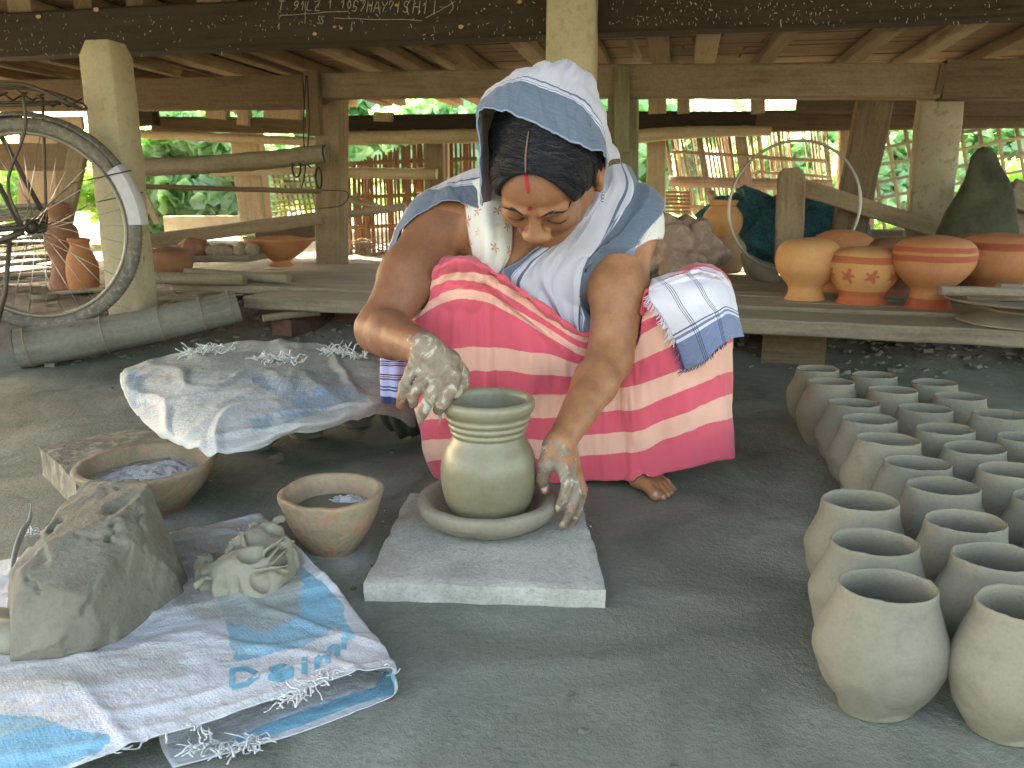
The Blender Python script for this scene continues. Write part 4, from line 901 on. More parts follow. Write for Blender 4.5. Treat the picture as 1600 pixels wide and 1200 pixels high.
cols = [('the short front row at the left', [(1383, 915), (1369, 848), (1363, 786)]),
        ('the long curving row', [(1592, 942), (1540, 868), (1509, 809), (1477, 757), (1441, 722), (1405, 689), (1377, 658), (1345, 628), (1302, 598), (1276, 577)]),
        ('the middle row', [(1640, 818), (1615, 767), (1567, 729), (1517, 699), (1469, 672), (1436, 636), (1386, 607), (1361, 586)]),
        ('the far right row', [(1628, 713), (1588, 684), (1547, 646), (1491, 617), (1454, 596)])]
ORD = ['frontmost', 'second from the front', 'third from the front', 'fourth from the front', 'fifth from the front', 'sixth from the front', 'seventh from the front', 'eighth from the front', 'ninth from the front', 'rearmost']
protos = []; k = 0; rr = random.Random(12)
spots = {(x, y): P(x, y, z=ZR) for _, l_ in cols for x, y in l_}; SY = .80
for _ in range(60):   # neighbours touch but never run into each other
    ks = list(spots)
    for i_, a_ in enumerate(ks):
        for b_ in ks[i_ + 1:]:
            d_ = spots[b_] - spots[a_]; e_ = math.hypot(d_[0], d_[1] / SY); R2 = .160
            if e_ < R2: q_ = d_ * (R2 / e_ - 1) * .5; q_[2] = 0; spots[b_] = spots[b_] + q_; spots[a_] = spots[a_] - q_
sh_ = np.mean([spots[k_] - P(*k_, z=ZR) for k_ in [(1383, 915), (1369, 848), (1363, 786), (1592, 942)]], axis=0); spots = {k_: v_ - sh_ * .8 for k_, v_ in spots.items()}
for nm_, lst in cols:  # every pot stands on the floor
    for i, (x, y) in enumerate(lst):
        p = spots[(x, y)].copy(); p[2] = 0.0; s_ = rr.uniform(.97, 1.01)
        lb = 'unfired grey clay pot, %s in %s' % (ORD[i] if i < len(lst) - 1 else 'rearmost', nm_)
        if k < 5: protos.append(raw_mesh(k + 1, p, lb, GR))
        else: dup(protos[rr.randrange(5)], p, rr.choice((0, math.pi)) + rr.uniform(-.25, .25), lb, GR, scale=(s_, s_, s_))
        k += 1
GU = 'unfired pots hidden under the woven tarp'
for i, (x, y, z) in enumerate(((400, 712, 0), (478, 694, 0), (556, 676, 0))):
    p = P(x, y - 12, z=0); dup(protos[i % 5], p, i * .1, ['grey clay pot under the tarp edge beside the dropped scrap of clay', 'grey clay pot under the middle of the tarp front edge', 'grey clay pot under the tarp edge nearest the potter'][i] if i < 3 else 'grey clay pot wholly covered by the woven tarp', GU, scale=(.93, .93, .93))
# --- stone slab, dish and the pot being turned
zs = .036
q = [P(640, 768, z=zs), P(908, 784, z=zs), P(948, 919, z=zs), P(569, 907, z=zs)]
n_, m_ = 46, 40; Gs = np.zeros((n_, m_, 3))
for i in range(n_):
    for j in range(m_):
        a, b = i / (n_ - 1), j / (m_ - 1); p = (q[0] * (1 - b) + q[1] * b) * (1 - a) + (q[3] * (1 - b) + q[2] * b) * a
        e = min(a, b, 1 - a, 1 - b); ed = max(0, .035 - e) / .035
        p = p + nzv(p, 25, 3) * .0035 * (ed > 0) + nzv(p, 7, 4) * .0018; p[2] -= ed ** 2 * .003 + max(0, nz(p, 30, 2)) * .004 * (ed > 0); Gs[i, j] = p
V, F_, u = g_grid(Gs); F_ = [tuple(f[::-1]) for f in F_]
ring = [i * m_ for i in range(n_)] + [(n_ - 1) * m_ + j for j in range(1, m_)] + [i * m_ + m_ - 1 for i in range(n_ - 2, -1, -1)] + [j for j in range(m_ - 2, 0, -1)]
base = len(V); lay = 4; VV = [V]
for l in range(1, lay + 1): w_ = V[ring].copy(); w_[:, 2] = np.maximum(w_[:, 2] * (1 - l / lay), 0); w_ += np.array([nzv(p, 30, l) * .0025 for p in w_]) * (l < lay); VV.append(w_)
V2 = np.vstack(VV); nr = len(ring)
for l in range(lay):
    for j in range(nr):
        a0 = ring[j] if l == 0 else base + (l - 1) * nr + j; a1 = ring[(j + 1) % nr] if l == 0 else base + (l - 1) * nr + (j + 1) % nr
        F_.append((a0, base + l * nr + j, base + l * nr + (j + 1) % nr, a1))
m = NT('ash dusted stone'); o = m.coord('Object', rnd=False); n1 = m.noise(o, 7, 8, .65); n2 = m.noise(o, 160, 4, .7); n3 = m.noise(o, 26, 6, .65)
c = m.ramp(n1, [(.35, (.27, .265, .22)), (.6, (.43, .42, .36))]); c = m.mix(m.ramp(n3, [(.60, 0.), (.70, .6)]), c, (.19, .185, .15)); c = m.mix(.4, c, m.ramp(n2, [(.36, .6), (.56, 1.1)]), 'MULTIPLY')
c = m.mix(m.ramp(m.noise(o, 380, 2, .6), [(.62, 0.), (.74, .35)]), c, (.46, .46, .42)); m.col(c); m.rough(.92); m.spec(.2); m.bump(m.math('ADD', n3, n2), .6, .005)
slab = mk('stone_slab', V2, F_, m.m, autos=50); tag(slab, 'thick ash dusted stone slab under the dish and the pot being turned', 'slab')
PY = 1.434; pc = P(764, 800, Y=PY); pcx = pc[0]
dish = thing('turning_dish', 'shallow clay turning dish with a thick rim on the stone slab', 'dish', (pcx - .002, PY, zs))
pr = spl([(0, .0), (.06, .0), (.09, .003), (.114, .013), (.130, .028), (.1355, .041), (.134, .052), (.126, .0565), (.115, .054), (.105, .044), (.09, .028), (.06, .018), (0, .014)], 54)
pr[:, 0] = np.maximum(pr[:, 0], 0)
def dfn(p, a, i):
    p = p.copy(); p[:2] *= 1 + .012 * noise.noise(Vector((math.cos(a) * 1.3, math.sin(a) * 1.3, 1)))
    p[2] += .003 * noise.noise(Vector((math.cos(a) * 2, math.sin(a) * 2, 4))) * (p[2] > .01)
    if abs(a - 4.45) < .16 and i < 27 and p[2] < .03: p[:2] *= 1 - .06 * math.cos((a - 4.45) / .16 * 1.57)
    return p
C_DSH = m_clay('dish clay', (.20, .17, .12), (.30, .26, .19), 8, .6, .35, 120, (.22, .19, .14), spec=.35)
V, F_, u = g_lathe(pr, 80, c=(pcx - .002, PY, zs), fn=dfn); mk('bowl', V, F_, C_DSH, dish, uv=u)
pf = spl([(0, .052), (.060, .052), (.0655, .0545), (.0725, .062), (.0805, .077), (.0872, .098), (.0912, .123), (.0917, .145), (.0893, .165), (.0830, .184), (.0735, .201), (.0680, .2125)], 46)
rg = np.array([(.0672, .2150), (.0708, .2185), (.0722, .2220), (.0708, .2258), (.0716, .2285), (.0752, .2320), (.0762, .2355), (.0748, .2392), (.0756, .2416), (.0790, .2452), (.0800, .2485), (.0790, .2520), (.0796, .2560), (.0830, .2600), (.0862, .2645), (.0882, .2700), (.0884, .2765), (.0862, .2825), (.0825, .2855), (.0785, .2850), (.0752, .2805)])
inr = spl([(.0735, .276), (.0715, .262), (.069, .248), (.066, .232), (.063, .215), (.067, .2), (.079, .175), (.084, .14), (.07, .09), (.04, .064), (0, .062)], 36)
pr = np.vstack([pf, spl(rg, 60), inr]); pr[:, 0] = np.maximum(pr[:, 0], 0)
def tfn(p, a, i):
    p = p.copy(); s_ = 1 + .0035 * noise.noise(Vector((math.cos(a) * 1.2, math.sin(a) * 1.2, p[2] * 8)))
    if i < 46: s_ += .0030 * noise.noise(Vector((math.cos(a) * 2, math.sin(a) * 2, p[2] * 130))) + .004 * noise.noise(Vector((math.cos(a) * 3, math.sin(a) * 3, p[2] * 30)))
    p[:2] *= s_; return p
V, F_, u = g_lathe(pr, 96, c=(pcx, PY, 0), fn=tfn)
tp = mk('turned_pot', V, F_, C_WET, loc=(pcx, PY, .05), uv=u); tag(tp, 'wet grey clay pot with a ringed neck being shaped between her hands', 'pot')
M_WAT = m_plain('cloudy water', (.17, .18, .15), .06, 0, .6, .15, 30)
V, F_, u = g_lathe([(0, .196), (.04, .1962), (.0655, .1965)], 40, c=(pcx, PY, 0)); mk('water', V, F_, M_WAT, tp, uv=u)
tg = [P(697, 640, Y=1.40), P(694, 652, Y=1.395), P(696, 664, Y=1.39)]
# ash on the slab and dish foot
scatter('ash_grit', 'pale ash grit sprinkled on the stone slab around the dish', 800, lambda g: ((lambda a, r: (pcx + math.cos(a) * r, PY - .03 + math.sin(a) * r * .85))(g.uniform(0, 6.28), .115 + abs(g.gauss(0, .05)))), .0012, m_plain('ash grit', (.36, .36, .33), .95), 21, lambda x, y: zs - .001)
# --- bowls
def bowl(name, px, pyb, R0, R1, Hh, th, mat, label, inner=None, sq=0, lvl=None, n=64, seed=1, wob=.03, z0=0):
    c = P(px, pyb, z=z0)
    o_ = [(0, 0), (R0 * .9, 0), (R0, .004), (R0 + (R1 - R0) * .55, Hh * .42), (R0 + (R1 - R0) * .85, Hh * .75), (R1, Hh * .96), (R1 - th * .35, Hh), (R1 - th, Hh * .97), (R1 - th * 1.5, Hh * .8), (R0 + (R1 - R0) * .3, Hh * .35), (R0 * .6, th), (0, th)]
    pr = spl(o_, 50); pr[:, 0] = np.maximum(pr[:, 0], 0)
    def fn(p, a, i):
        p = p.copy(); s_ = 1 + wob * noise.noise(Vector((math.cos(a) * 1.1 + seed, math.sin(a) * 1.1, p[2] * 4))) + sq * math.cos(4 * (a - .5)) + .014 * noise.noise(Vector((math.cos(a) * 5 + seed, math.sin(a) * 5, p[2] * 45)))
        p[:2] *= s_; p[2] += Hh * .045 * noise.noise(Vector((math.cos(a) * 2, math.sin(a) * 2, seed + 3))) * (p[2] > Hh * .5); return p
    V, F_, u = g_lathe(pr, n, c=c, fn=fn); o = mk(name, V, F_, mat, loc=c, uv=u); tag(o, label, 'bowl'); return o, c
wb, c = bowl('water_bowl', 522, 856, .048, .097, .118, .013, C_BWL, 'small clay bowl of muddy water beside the stone slab', sq=.018, seed=2)
V, F_, u = g_lathe([(0, .081), (.05, .081), (.083, .0812)], 48, c=c); mk('water', V, F_, m_plain('muddy water', (.10, .10, .075), .08, 0, .5, .2, 20), wb, uv=u)
M_ASH = m_clay('pale ash', (.38, .38, .38), (.56, .56, .57), 40, .95, .8, 220, (.3, .3, .29), dist=.006)
def mound(parent, name, c, rx, ry, h, z, mat, seed, n=40, rot=0):
    V = []; F_ = []
    for i in range(n + 1):
        r = i / n
        for j in range(n):
            a = 2 * math.pi * j / n; rs = r * (1 + .18 * noise.noise(Vector((math.cos(a) * 1.5, math.sin(a) * 1.5, seed)))); x, y = math.cos(a) * rs, math.sin(a) * rs
            zz = z + h * (1 - r * r) + .006 * noise.fractal(Vector((x * 4, y * 4, seed)), 1, 2, 4) * (1 - r ** 4) * (h / .012 + .4)
            ca, sa = math.cos(rot), math.sin(rot); V.append((c[0] + (x * rx) * ca - y * ry * sa, c[1] + (x * rx) * sa + y * ry * ca, zz))
    for i in range(n):
        for j in range(n): F_.append((i * n + j, i * n + (j + 1) % n, (i + 1) * n + (j + 1) % n, (i + 1) * n + j)[::-1])
    return mk(name, V, F_, mat, parent)
mound(wb, 'ash_clump', c + np.array((.02, .045, 0)), .045, .022, .008, .078, M_ASH, 3, 24)
ab, c = bowl('ash_bowl', 236, 792, .075, .142, .105, .017, C_BWL, 'wide clay bowl full of pale ash behind the big lump of clay', seed=5, wob=.02)
mound(ab, 'ash', c + np.array((.0, .0, 0)), .122, .122, .012, .066, M_ASH, 5, 44)
# --- rough stone block
zt = .072; q = [P(61, 697, z=zt), P(235, 665, z=zt), P(285, 712, z=zt), P(118, 752, z=zt)]; n_ = 22; Gt = np.zeros((n_, n_, 3))
M_BLK = m_clay('rough pale stone', (.15, .135, .10), (.30, .27, .21), 9, .92, .8, 90, (.36, .32, .25), dist=.006)
parts = []
def facegrid(a, b, c, d, n=20, m=20, amp=.004, s=18):
    Gg = np.zeros((n, m, 3))
    for i in range(n):
        for j in range(m):
            u_, v_ = j / (m - 1), i / (n - 1); p = (a * (1 - u_) + b * u_) * (1 - v_) + (d * (1 - u_) + c * u_) * v_; Gg[i, j] = p + nzv(p, s) * amp + nzv(p, s * 3, 2) * amp * .4
    return g_grid(Gg)
dn = lambda p: np.array((p[0] * 1.0, p[1], -.002))
for f4 in ((q[0], q[1], q[2], q[3]), (q[3], q[2], dn(q[2]), dn(q[3])), (q[0], q[3], dn(q[3]), dn(q[0])), (q[2], q[1], dn(q[1]), dn(q[2])), (q[1], q[0], dn(q[0]), dn(q[1]))):
    parts.append(facegrid(*f4))
v, f, u = join(parts); o = mk('stone_block', v, f, M_BLK, uv=u, autos=35); tag(o, 'rough rectangular stone block behind the big lump of clay', 'block')
# --- big lump of kneaded clay
def planes_cut(V, planes, k=.004):
    for n_, d_ in planes:
        n_ = nrm(n_); s_ = V @ n_ - d_; V = V - np.outer(np.where(s_ > 0, s_ * .93, 0), n_)
    return V
def bigclay(V):
    c = P(150, 868, z=.078); e1 = nrm(P(118, 985, z=.05) - P(200, 800, z=.05)); e2 = nrm(np.cross(e1, (0, 0, 1.))) * -1; ez = np.array((0, 0, 1.))
    if e2[0] < 0: e2 = -e2
    V = V + .010 * nzt(V, 5)
    for (a1, a2, a3, d_) in ((.04, -.20, 1, .070), (.35, -.1, 1, .088), (-.3, .1, 1, .108), (.1, 1, .45, .100), (-.35, 1, .2, .104), (.5, .9, .15, .125), (0, -1, .9, .082), (.3, -1, .2, .110), (.1, -1, -.1, .122), (-.4, -1, .5, .105), (1, .1, .35, .205), (1, -.6, .7, .150), (.6, -1, .7, .125), (1, -.2, -.3, .21), (.9, .5, -.2, .20), (1, 0, .9, .175), (-1, 0, .35, .185), (-1, .7, .3, .17), (-.9, -.7, .3, .18), (.2, .55, 1, .105), (.1, -.7, 1, .112), (1, .5, .8, .178)):
        n_ = nrm(e1 * a1 + e2 * a2 + ez * a3); s_ = (V - c) @ n_ - d_ * 1.07; V = V - np.outer(np.where(s_ > 0, s_ * .94, 0), n_)
    r = random.Random(14); cc_ = V.mean(0)
    for _ in range(34):
        pt = V[r.randrange(len(V))]; n_ = nrm(nrm(pt - cc_) + np.array((r.gauss(0, .5), r.gauss(0, .5), r.gauss(0, .4)))); loc = np.exp(-(np.linalg.norm(V - pt, axis=1) / r.uniform(.02, .045)) ** 6); dd = np.clip((V - pt) @ n_ + r.uniform(0, .007), 0, .010); V = V - np.outer(dd * .9 * loc, n_)
    d = V - cc_; d /= np.linalg.norm(d, axis=1)[:, None]
    rough_ = np.clip(turb(V, 7, 2, 2) * 2 + .35, .1, 1)
    V = V + d * (rough_ * (.0045 * turb(V, 22, 4, 4) + .003 * turb(V, 60, 4, 3)))[:, None]
    for (x0, y0, x1, y1, dp) in ((180, 815, 172, 842, .010), (95, 812, 50, 850, .012), (120, 835, 195, 850, .006), (40, 905, 62, 925, .012), (220, 800, 228, 860, .006), (150, 905, 130, 960, .006)):
        px, py = project(V); L2 = (x1 - x0) ** 2 + (y1 - y0) ** 2; t = np.clip(((px - x0) * (x1 - x0) + (py - y0) * (y1 - y0)) / L2, 0, 1); dist = np.hypot(px - x0 - t * (x1 - x0) + 4 * np.sin(t * 9), py - y0 - t * (y1 - y0)); V = V - d * (dp * np.exp(-(dist / 3.2) ** 2) * (V[:, 2] > .04))[:, None]
    V[:, 2] = np.maximum(V[:, 2], .008); return V
def nzt(V, s_): return np.stack([vnoise(V, s_, k_) for k_ in (1, 2, 3)], 1)
def E(px, py, z, rx, ry, rz): return (P(px, py, z=z), (rx, ry, rz))
cells = [E(205, 795, .08, .125, .13, .11), E(175, 850, .08, .14, .13, .12), E(145, 900, .07, .14, .13, .12), E(120, 965, .06, .13, .11, .11), E(190, 930, .06, .11, .11, .10), E(222, 850, .06, .11, .11, .10)]
blob('clay_mass', cells, .0045, .03, C_MUD, 'big heavy lump of damp grey clay resting on the white sack', 'clay lump', bigclay)
bl2 = blob('clay_scrap', [E(5, 985, .045, .05, .022, .012), E(30, 1000, .03, .035, .03, .014), E(-15, 970, .035, .05, .03, .018)], .004, .02, C_MU2, 'torn flap of pale clay at the left edge below the big lump', 'clay scrap', lambda V: V + vnoise(V, 20)[:, None] * .004)
for i, (px, py, z, rx, ry, rz) in enumerate(((205, 770, .148, .028, .016, .010), (222, 778, .146, .014, .022, .012), (186, 766, .150, .012, .016, .009))):
    pass
# --- torn lump with ragged ridges
m_t = [E(392, 900, .036, .070, .050, .050), E(345, 908, .026, .045, .036, .034), E(428, 882, .040, .045, .040, .050), E(385, 925, .025, .060, .032, .030), E(402, 862, .055, .046, .035, .045), E(420, 840, .065, .026, .022, .030), E(330, 885, .03, .024, .02, .026)]
cc = np.array([c_[0] for c_ in m_t]); S = SDF(cc.min(0) - .09, cc.max(0) + (.09, .09, .1), .0028)
for c_ in m_t: S.ell(c_[0], c_[1], .015)
V0, Q0 = S.mesh(); r = random.Random(33); up = V0[(V0[:, 2] > .035)]
for _ in range(20):
    pt = up[r.randrange(len(up))]; rr_ = r.uniform(.010, .022); dirn = nrm(pt - cc[0] + (0, 0, .01)); ctr_ = pt + dirn * rr_ * r.uniform(.25, .55)
    S.ell(ctr_, (rr_ * r.uniform(.7, 1.1), rr_ * r.uniform(.7, 1.1), rr_ * r.uniform(1.0, 1.7)), .0015, op='cut')
for _ in range(16):
    pt = up[r.randrange(len(up))]; a_ = r.uniform(0, 6.28); t1 = np.array((math.cos(a_), math.sin(a_), r.uniform(-.2, .2))); o1 = nrm(pt - cc[0] + (0, 0, .03)); L_ = r.uniform(.012, .028); hh_ = r.uniform(.008, .020)
    S.cone(pt - t1 * L_ - o1 * .004, pt + t1 * L_ * .7 + o1 * hh_, .008, .0028, .003, flat=(np.cross(t1, o1), .4)); S.cone(pt + t1 * L_ - o1 * .004, pt + o1 * hh_ * .8, .008, .0030, .003, flat=(np.cross(t1, o1), .4))
V, Q = S.mesh(); V = relax(V, Q, 1, .4); V = V + nzt(V, 14) * .012 + nzt(V, 40) * .003; V[:, 2] = np.maximum(V[:, 2], .012)
tag(mk('torn_clay', V, Q, C_MU2), 'small torn lump of clay with ragged ridges on the white sack', 'clay lump')
# --- woven sacks
def m_sack(name, base, blue, dirt, dirtc=(.2, .2, .16), wsc=420, ws=1.0):
    m = NT(name); uvn = m.coord('UV', (1, 1, 1), rnd=False); o = m.coord('Object', rnd=False); n1 = m.noise(o, 5, 7, .6); n2 = m.noise(o, 28, 6, .7)
    wv = m.n('ShaderNodeTexWave'); wv.inputs['Scale'].default_value = wsc / 6.28; m.l(uvn, wv.inputs[0]); wv.bands_direction = 'X'
    w2 = m.n('ShaderNodeTexWave'); w2.inputs['Scale'].default_value = wsc / 6.28; m.l(uvn, w2.inputs[0]); w2.bands_direction = 'Y'
    wvv = m.math('MULTIPLY', wv.outputs['Fac'], w2.outputs['Fac'])
    c = m.mix(.3, base, m.ramp(n2, [(.3, .6), (.6, 1.)]), 'MULTIPLY')
    b = m.attr('blue'); streak = m.noise(m.coord('UV', (160, 6, 1), rnd=False), 1, 5, .7)
    bb = m.math('ADD', b, m.math('MULTIPLY', m.math('SUBTRACT', n2, .5), .9)); bb = m.math('ADD', bb, m.math('MULTIPLY', m.math('SUBTRACT', streak, .5), 1.1))
    c = m.mix(m.ramp(bb, [(.45, 0.), (.62, .95)]), c, blue)
    d = m.attr('dirt'); dd = m.math('ADD', d, m.math('MULTIPLY', m.math('SUBTRACT', n1, .5), 1.1)); c = m.mix(m.math('MULTIPLY', m.ramp(dd, [(.35, 0.), (.8, 1.)]), dirt), c, dirtc)
    thr = m.math('ADD', m.noise(m.coord('UV', (500, 14, 1), rnd=False), 1, 3, .6), m.noise(m.coord('UV', (14, 500, 1), rnd=False), 1, 3, .6)); c = m.mix(.45, c, m.ramp(thr, [(.75, .5), (1.1, 1.)]), 'MULTIPLY')
    c = m.mix(.22 * ws, c, m.ramp(wvv, [(0., .55), (.5, 1.)]), 'MULTIPLY'); m.col(c); m.rough(.62); m.spec(.3)
    m.bump(m.math('ADD', m.math('MULTIPLY', wvv, .5 * ws), m.math('ADD', m.math('MULTIPLY', n1, 2.0), m.math('MULTIPLY', n2, 1.0))), .8, .008); return m.m
M_SK1 = m_sack('white woven sack', (.52, .53, .54), (.15, .36, .46), .8, (.30, .29, .24), ws=.06); M_SK2 = m_sack('dirty woven tarp', (.47, .49, .47), (.22, .33, .41), .6, (.32, .32, .28), ws=0.05)
def inpoly(px, py, poly):
    c = np.zeros(px.shape, bool); n = len(poly); j = n - 1
    for i in range(n):
        xi, yi = poly[i]; xj, yj = poly[j]; t = ((yi > py) != (yj > py)) & (px < (xj - xi) * (py - yi) / ((yj - yi) + 1e-9) + xi); c ^= t; j = i
    return c.astype(float)
def gblur(A, it=2):
    for _ in range(it): Bp = np.pad(A, 1, mode='edge'); A = (Bp[1:-1, 1:-1] * 4 + Bp[:-2, 1:-1] + Bp[2:, 1:-1] + Bp[1:-1, :-2] + Bp[1:-1, 2:]) / 8
    return A
def arclen_uv(G):
    u = np.concatenate([np.zeros((G.shape[0], 1)), np.cumsum(np.linalg.norm(np.diff(G, axis=1), axis=2), 1)], 1); v = np.concatenate([np.zeros((1, G.shape[1])), np.cumsum(np.linalg.norm(np.diff(G, axis=0), axis=2), 0)], 0)
    return np.stack([np.broadcast_to(u.mean(0), u.shape).ravel() if False else u.ravel(), v.ravel()], 1)
def sheet(name, G, mat, parent=None, attrs=None, th=.0012, flip=False, uv=None):
    V, F_, _ = g_grid(G); F_ = F_[:, ::-1] if flip else F_
    o = mk(name, V, F_, mat, parent, uv=arclen_uv(G) if uv is None else uv, attrs=attrs)
    if th: md = o.modifiers.new('thickness', 'SOLIDIFY'); md.thickness = th; md.offset = 0
    return o
# the big sack in front: top layer folds round at the right and comes back underneath
def pz(px, py, z): return P(px, py, z=z)
top = [  # rows from the back to the front, columns left -> fold
    [(-160, 905, .012), (40, 870, .014), (200, 850, .016), (300, 824, .02), (360, 812, .026), (402, 803, .03)],
    [(-180, 960, .012), (30, 930, .014), (200, 900, .016), (320, 880, .02), (410, 865, .026), (452, 850, .034)],
    [(-190, 1030, .02), (20, 1010, .02), (200, 975, .022), (340, 950, .026), (445, 925, .03), (515, 918, .036)],
    [(-190, 1120, .03), (30, 1080, .032), (210, 1050, .034), (355, 1015, .036), (490, 985, .04), (572, 988, .044)],
    [(-180, 1180, .036), (40, 1140, .04), (215, 1095, .04), (340, 1070, .044), (470, 1040, .05), (604, 1036, .052)],
    [(-160, 1262, .03), (60, 1215, .034), (225, 1158, .04), (350, 1120, .044), (455, 1082, .05), (600, 1044, .058)]]
fold = [[(410, 806, .020), (411, 810, .008), (400, 812, .003), (300, 826, .003), (180, 850, .003)],
        [(462, 856, .024), (464, 862, .010), (452, 866, .003), (330, 885, .003), (180, 905, .003)],
        [(526, 924, .024), (528, 931, .010), (514, 936, .003), (380, 960, .003), (200, 990, .003)],
        [(584, 996, .030), (588, 1008, .012), (572, 1016, .003), (430, 1040, .003), (240, 1080, .003)],
        [(614, 1052, .036), (618, 1070, .014), (598, 1080, .003), (450, 1110, .003), (250, 1160, .003)],
        [(612, 1060, .040), (617, 1082, .016), (592, 1098, .003), (452, 1150, .003), (270, 1200, .003)]]
g0 = [[pz(*c_) for c_ in a + b] for a, b in zip(top, fold)]
Gk = spl2(g0, 130, 220); nn = ncoords(Gk)
amp = np.array([[.0045 * noise.fractal(Vector((p[0] * 7, p[1] * 11, 1)), 1, 2, 4) + .006 * (1 - min(1, abs(noise.noise(Vector((p[0] * 7 + p[1] * 6, p[1] * 3 - p[0] * 2, 2)))) * 7)) * .8 + .004 * (1 - min(1, abs(noise.noise(Vector((p[0] * 4 - p[1] * 9, p[1] * 5, 6)))) * 8)) for p in row] for row in Gk])
Gk[:, :, 2] += amp * np.clip(Gk[:, :, 2] / .02, .15, 1)
Gk[:, :, 2] = np.maximum(Gk[:, :, 2], .0015)
px, py = project(Gk)
cidx = np.arange(220)[None, :] * np.ones((130, 1)); topm = (cidx < 125)
blue = inpoly(px, py, [(338, 930), (455, 925), (500, 905), (540, 950), (515, 990), (470, 1012), (368, 1035)]) * topm
blue += inpoly(px, py, [(405, 845), (460, 870), (520, 930), (560, 1000), (540, 1005), (490, 930), (440, 880)]) * topm * .72
blue += inpoly(px, py, [(-200, 1110), (60, 1120), (120, 1140), (180, 1150), (150, 1180), (40, 1220), (-200, 1230)]) * topm * .9
blue += inpoly(px, py, [(617, 1048), (616, 1085), (560, 1100), (470, 1135), (380, 1165), (330, 1172), (420, 1130), (520, 1095), (585, 1075), (600, 1050)]) * (~topm) * 1.25
blue = gblur(blue, 2); dirt = gblur(.35 * topm + .55 * inpoly(px, py, [(240, 830), (470, 800), (470, 960), (420, 985), (300, 965), (235, 905)]) + .35 * inpoly(px, py, [(-100, 1000), (280, 1010), (290, 1060), (-100, 1100)]) + .6 * (~topm) * inpoly(px, py, [(200, 1200), (330, 1120), (590, 1040), (600, 1065), (420, 1125), (300, 1200)]), 6)
sack = sheet('woven_sack', Gk, M_SK1, attrs={'blue': blue, 'dirt': dirt}); tag(sack, 'folded white woven plastic sack with blue print under the clay', 'sack')
# printed letters
M_PRT = m_plain('blue print', (.14, .40, .50), .6, var=.7, scale=60)
bv = BVHTree.FromPolygons([tuple(p) for p in (Gk.reshape(-1, 3))], [tuple(int(i) for i in f) for f in g_grid(Gk)[1]])
def on_surf(x, y, off=.0012):
    d = Vector(ray(x, y)).normalized(); h = bv.ray_cast(Vector((0, 0, CH)), d)
    return np.array(h[0] - d * off) if h[0] is not None else None
LET = {'D': [[(.1, 1), (.1, 0), (.55, .05), (.9, .5), (.55, .95), (.1, 1)]], 'a': [[(.15, .35), (.55, .25), (.8, .45), (.8, 1)], [(.8, .6), (.3, .6), (.15, .82), (.45, 1), (.8, .85)]], 'l': [[(.3, 0), (.3, 1)]], 'm': [[(.1, 1), (.1, .3)], [(.1, .45), (.3, .28), (.5, .45), (.5, 1)], [(.5, .45), (.72, .28), (.92, .45), (.92, 1)]], 'i': [[(.3, .3), (.3, 1)], [(.3, 0), (.3, .08)]], 's': [[(.85, .3), (.3, .3), (.25, .6), (.8, .7), (.75, 1), (.15, 1)]]}
def letter_band(txt, pts, h0, wd):
    pth = spl(pts, 80); pos = 0
    for ch, cw in txt:
        for st in LET[ch]:
            q = np.array([[np.interp(t, np.linspace(0, 1, len(st)), [p_[k_] for p_ in st]) for k_ in (0, 1)] for t in np.linspace(0, 1, 9 * (len(st) - 1) + 1)])
            Vs = []
            for (a, b) in q:
                s_ = (pos + a * cw); f_ = min(max(s_, 0), .999) * 79; k_ = int(f_); base = pth[k_] * (1 - (f_ - k_)) + pth[min(k_ + 1, 79)] * (f_ - k_); Vs.append((base[0], base[1] - h0 * (1 - b)))
            Vs = np.array(Vs); L_, R_ = [], []
            for i in range(len(Vs)):
                t = nrm(Vs[min(i + 1, len(Vs) - 1)] - Vs[max(i - 1, 0)]); nn_ = np.array((-t[1], t[0])) * wd; a, b = on_surf(*(Vs[i] + nn_), .0026), on_surf(*(Vs[i] - nn_), .0026)
                if a is None or b is None: continue
                L_.append(a); R_.append(b)
            if len(L_) > 1:
                n0 = len(L_); parts.append((np.array(L_ + R_), [(i, i + 1, n0 + i + 1, n0 + i) for i in range(n0 - 1)]))
        pos += cw * 1.12
parts = []
letter_band([('D', .2), ('a', .2), ('l', .1), ('m', .26), ('i', .1)], [(357, 1075), (420, 1064), (480, 1052), (520, 1030), (552, 1000)], 27, 4.2)
v, f, u = join(parts); mk('printed_lettering', v, f, M_PRT, sack, smooth=False)['label'] = 'worn blue printed letters reading Dalmi'
# fringe of loose tape ends
def fringe(name, parent, path, n, L0, r0, mat, seed, spread=1.0, kink=3, up=.006):
    g = random.Random(seed); ps = []; pt = spl(path, 60)
    for i in range(n):
        b = pt[g.randrange(60)] + np.array((g.uniform(-.004, .004), g.uniform(-.004, .004), g.uniform(0, .004))); a = g.uniform(-1, 1) * spread - 1.57; L = L0 * g.uniform(.3, 1.4); q = [b]
        for k_ in range(kink):
            a += g.uniform(-.9, .9); q.append(q[-1] + np.array((math.cos(a), math.sin(a), g.uniform(-.5, .7) * (up / .006))) * L / kink)
        for p in q: p[2] = max(p[2], .002)
        ps.append(g_tube(spl(q, kink * 2 + 1), r0 * g.uniform(.6, 1.3), 4, flat=2.0))
    v, f, u = join(ps); o = mk(name, v, f, mat, parent, uv=u); o['kind'] = 'stuff'; return o
M_THR = m_plain('white plastic threads', (.62, .62, .6), .6, var=.3)
fringe('frayed_edge', sack, [pz(436, 1098, .046), pz(470, 1085, .052), pz(500, 1062, .055), pz(520, 1050, .058)], 90, .020, .0006, M_THR, 1, spread=1.6)
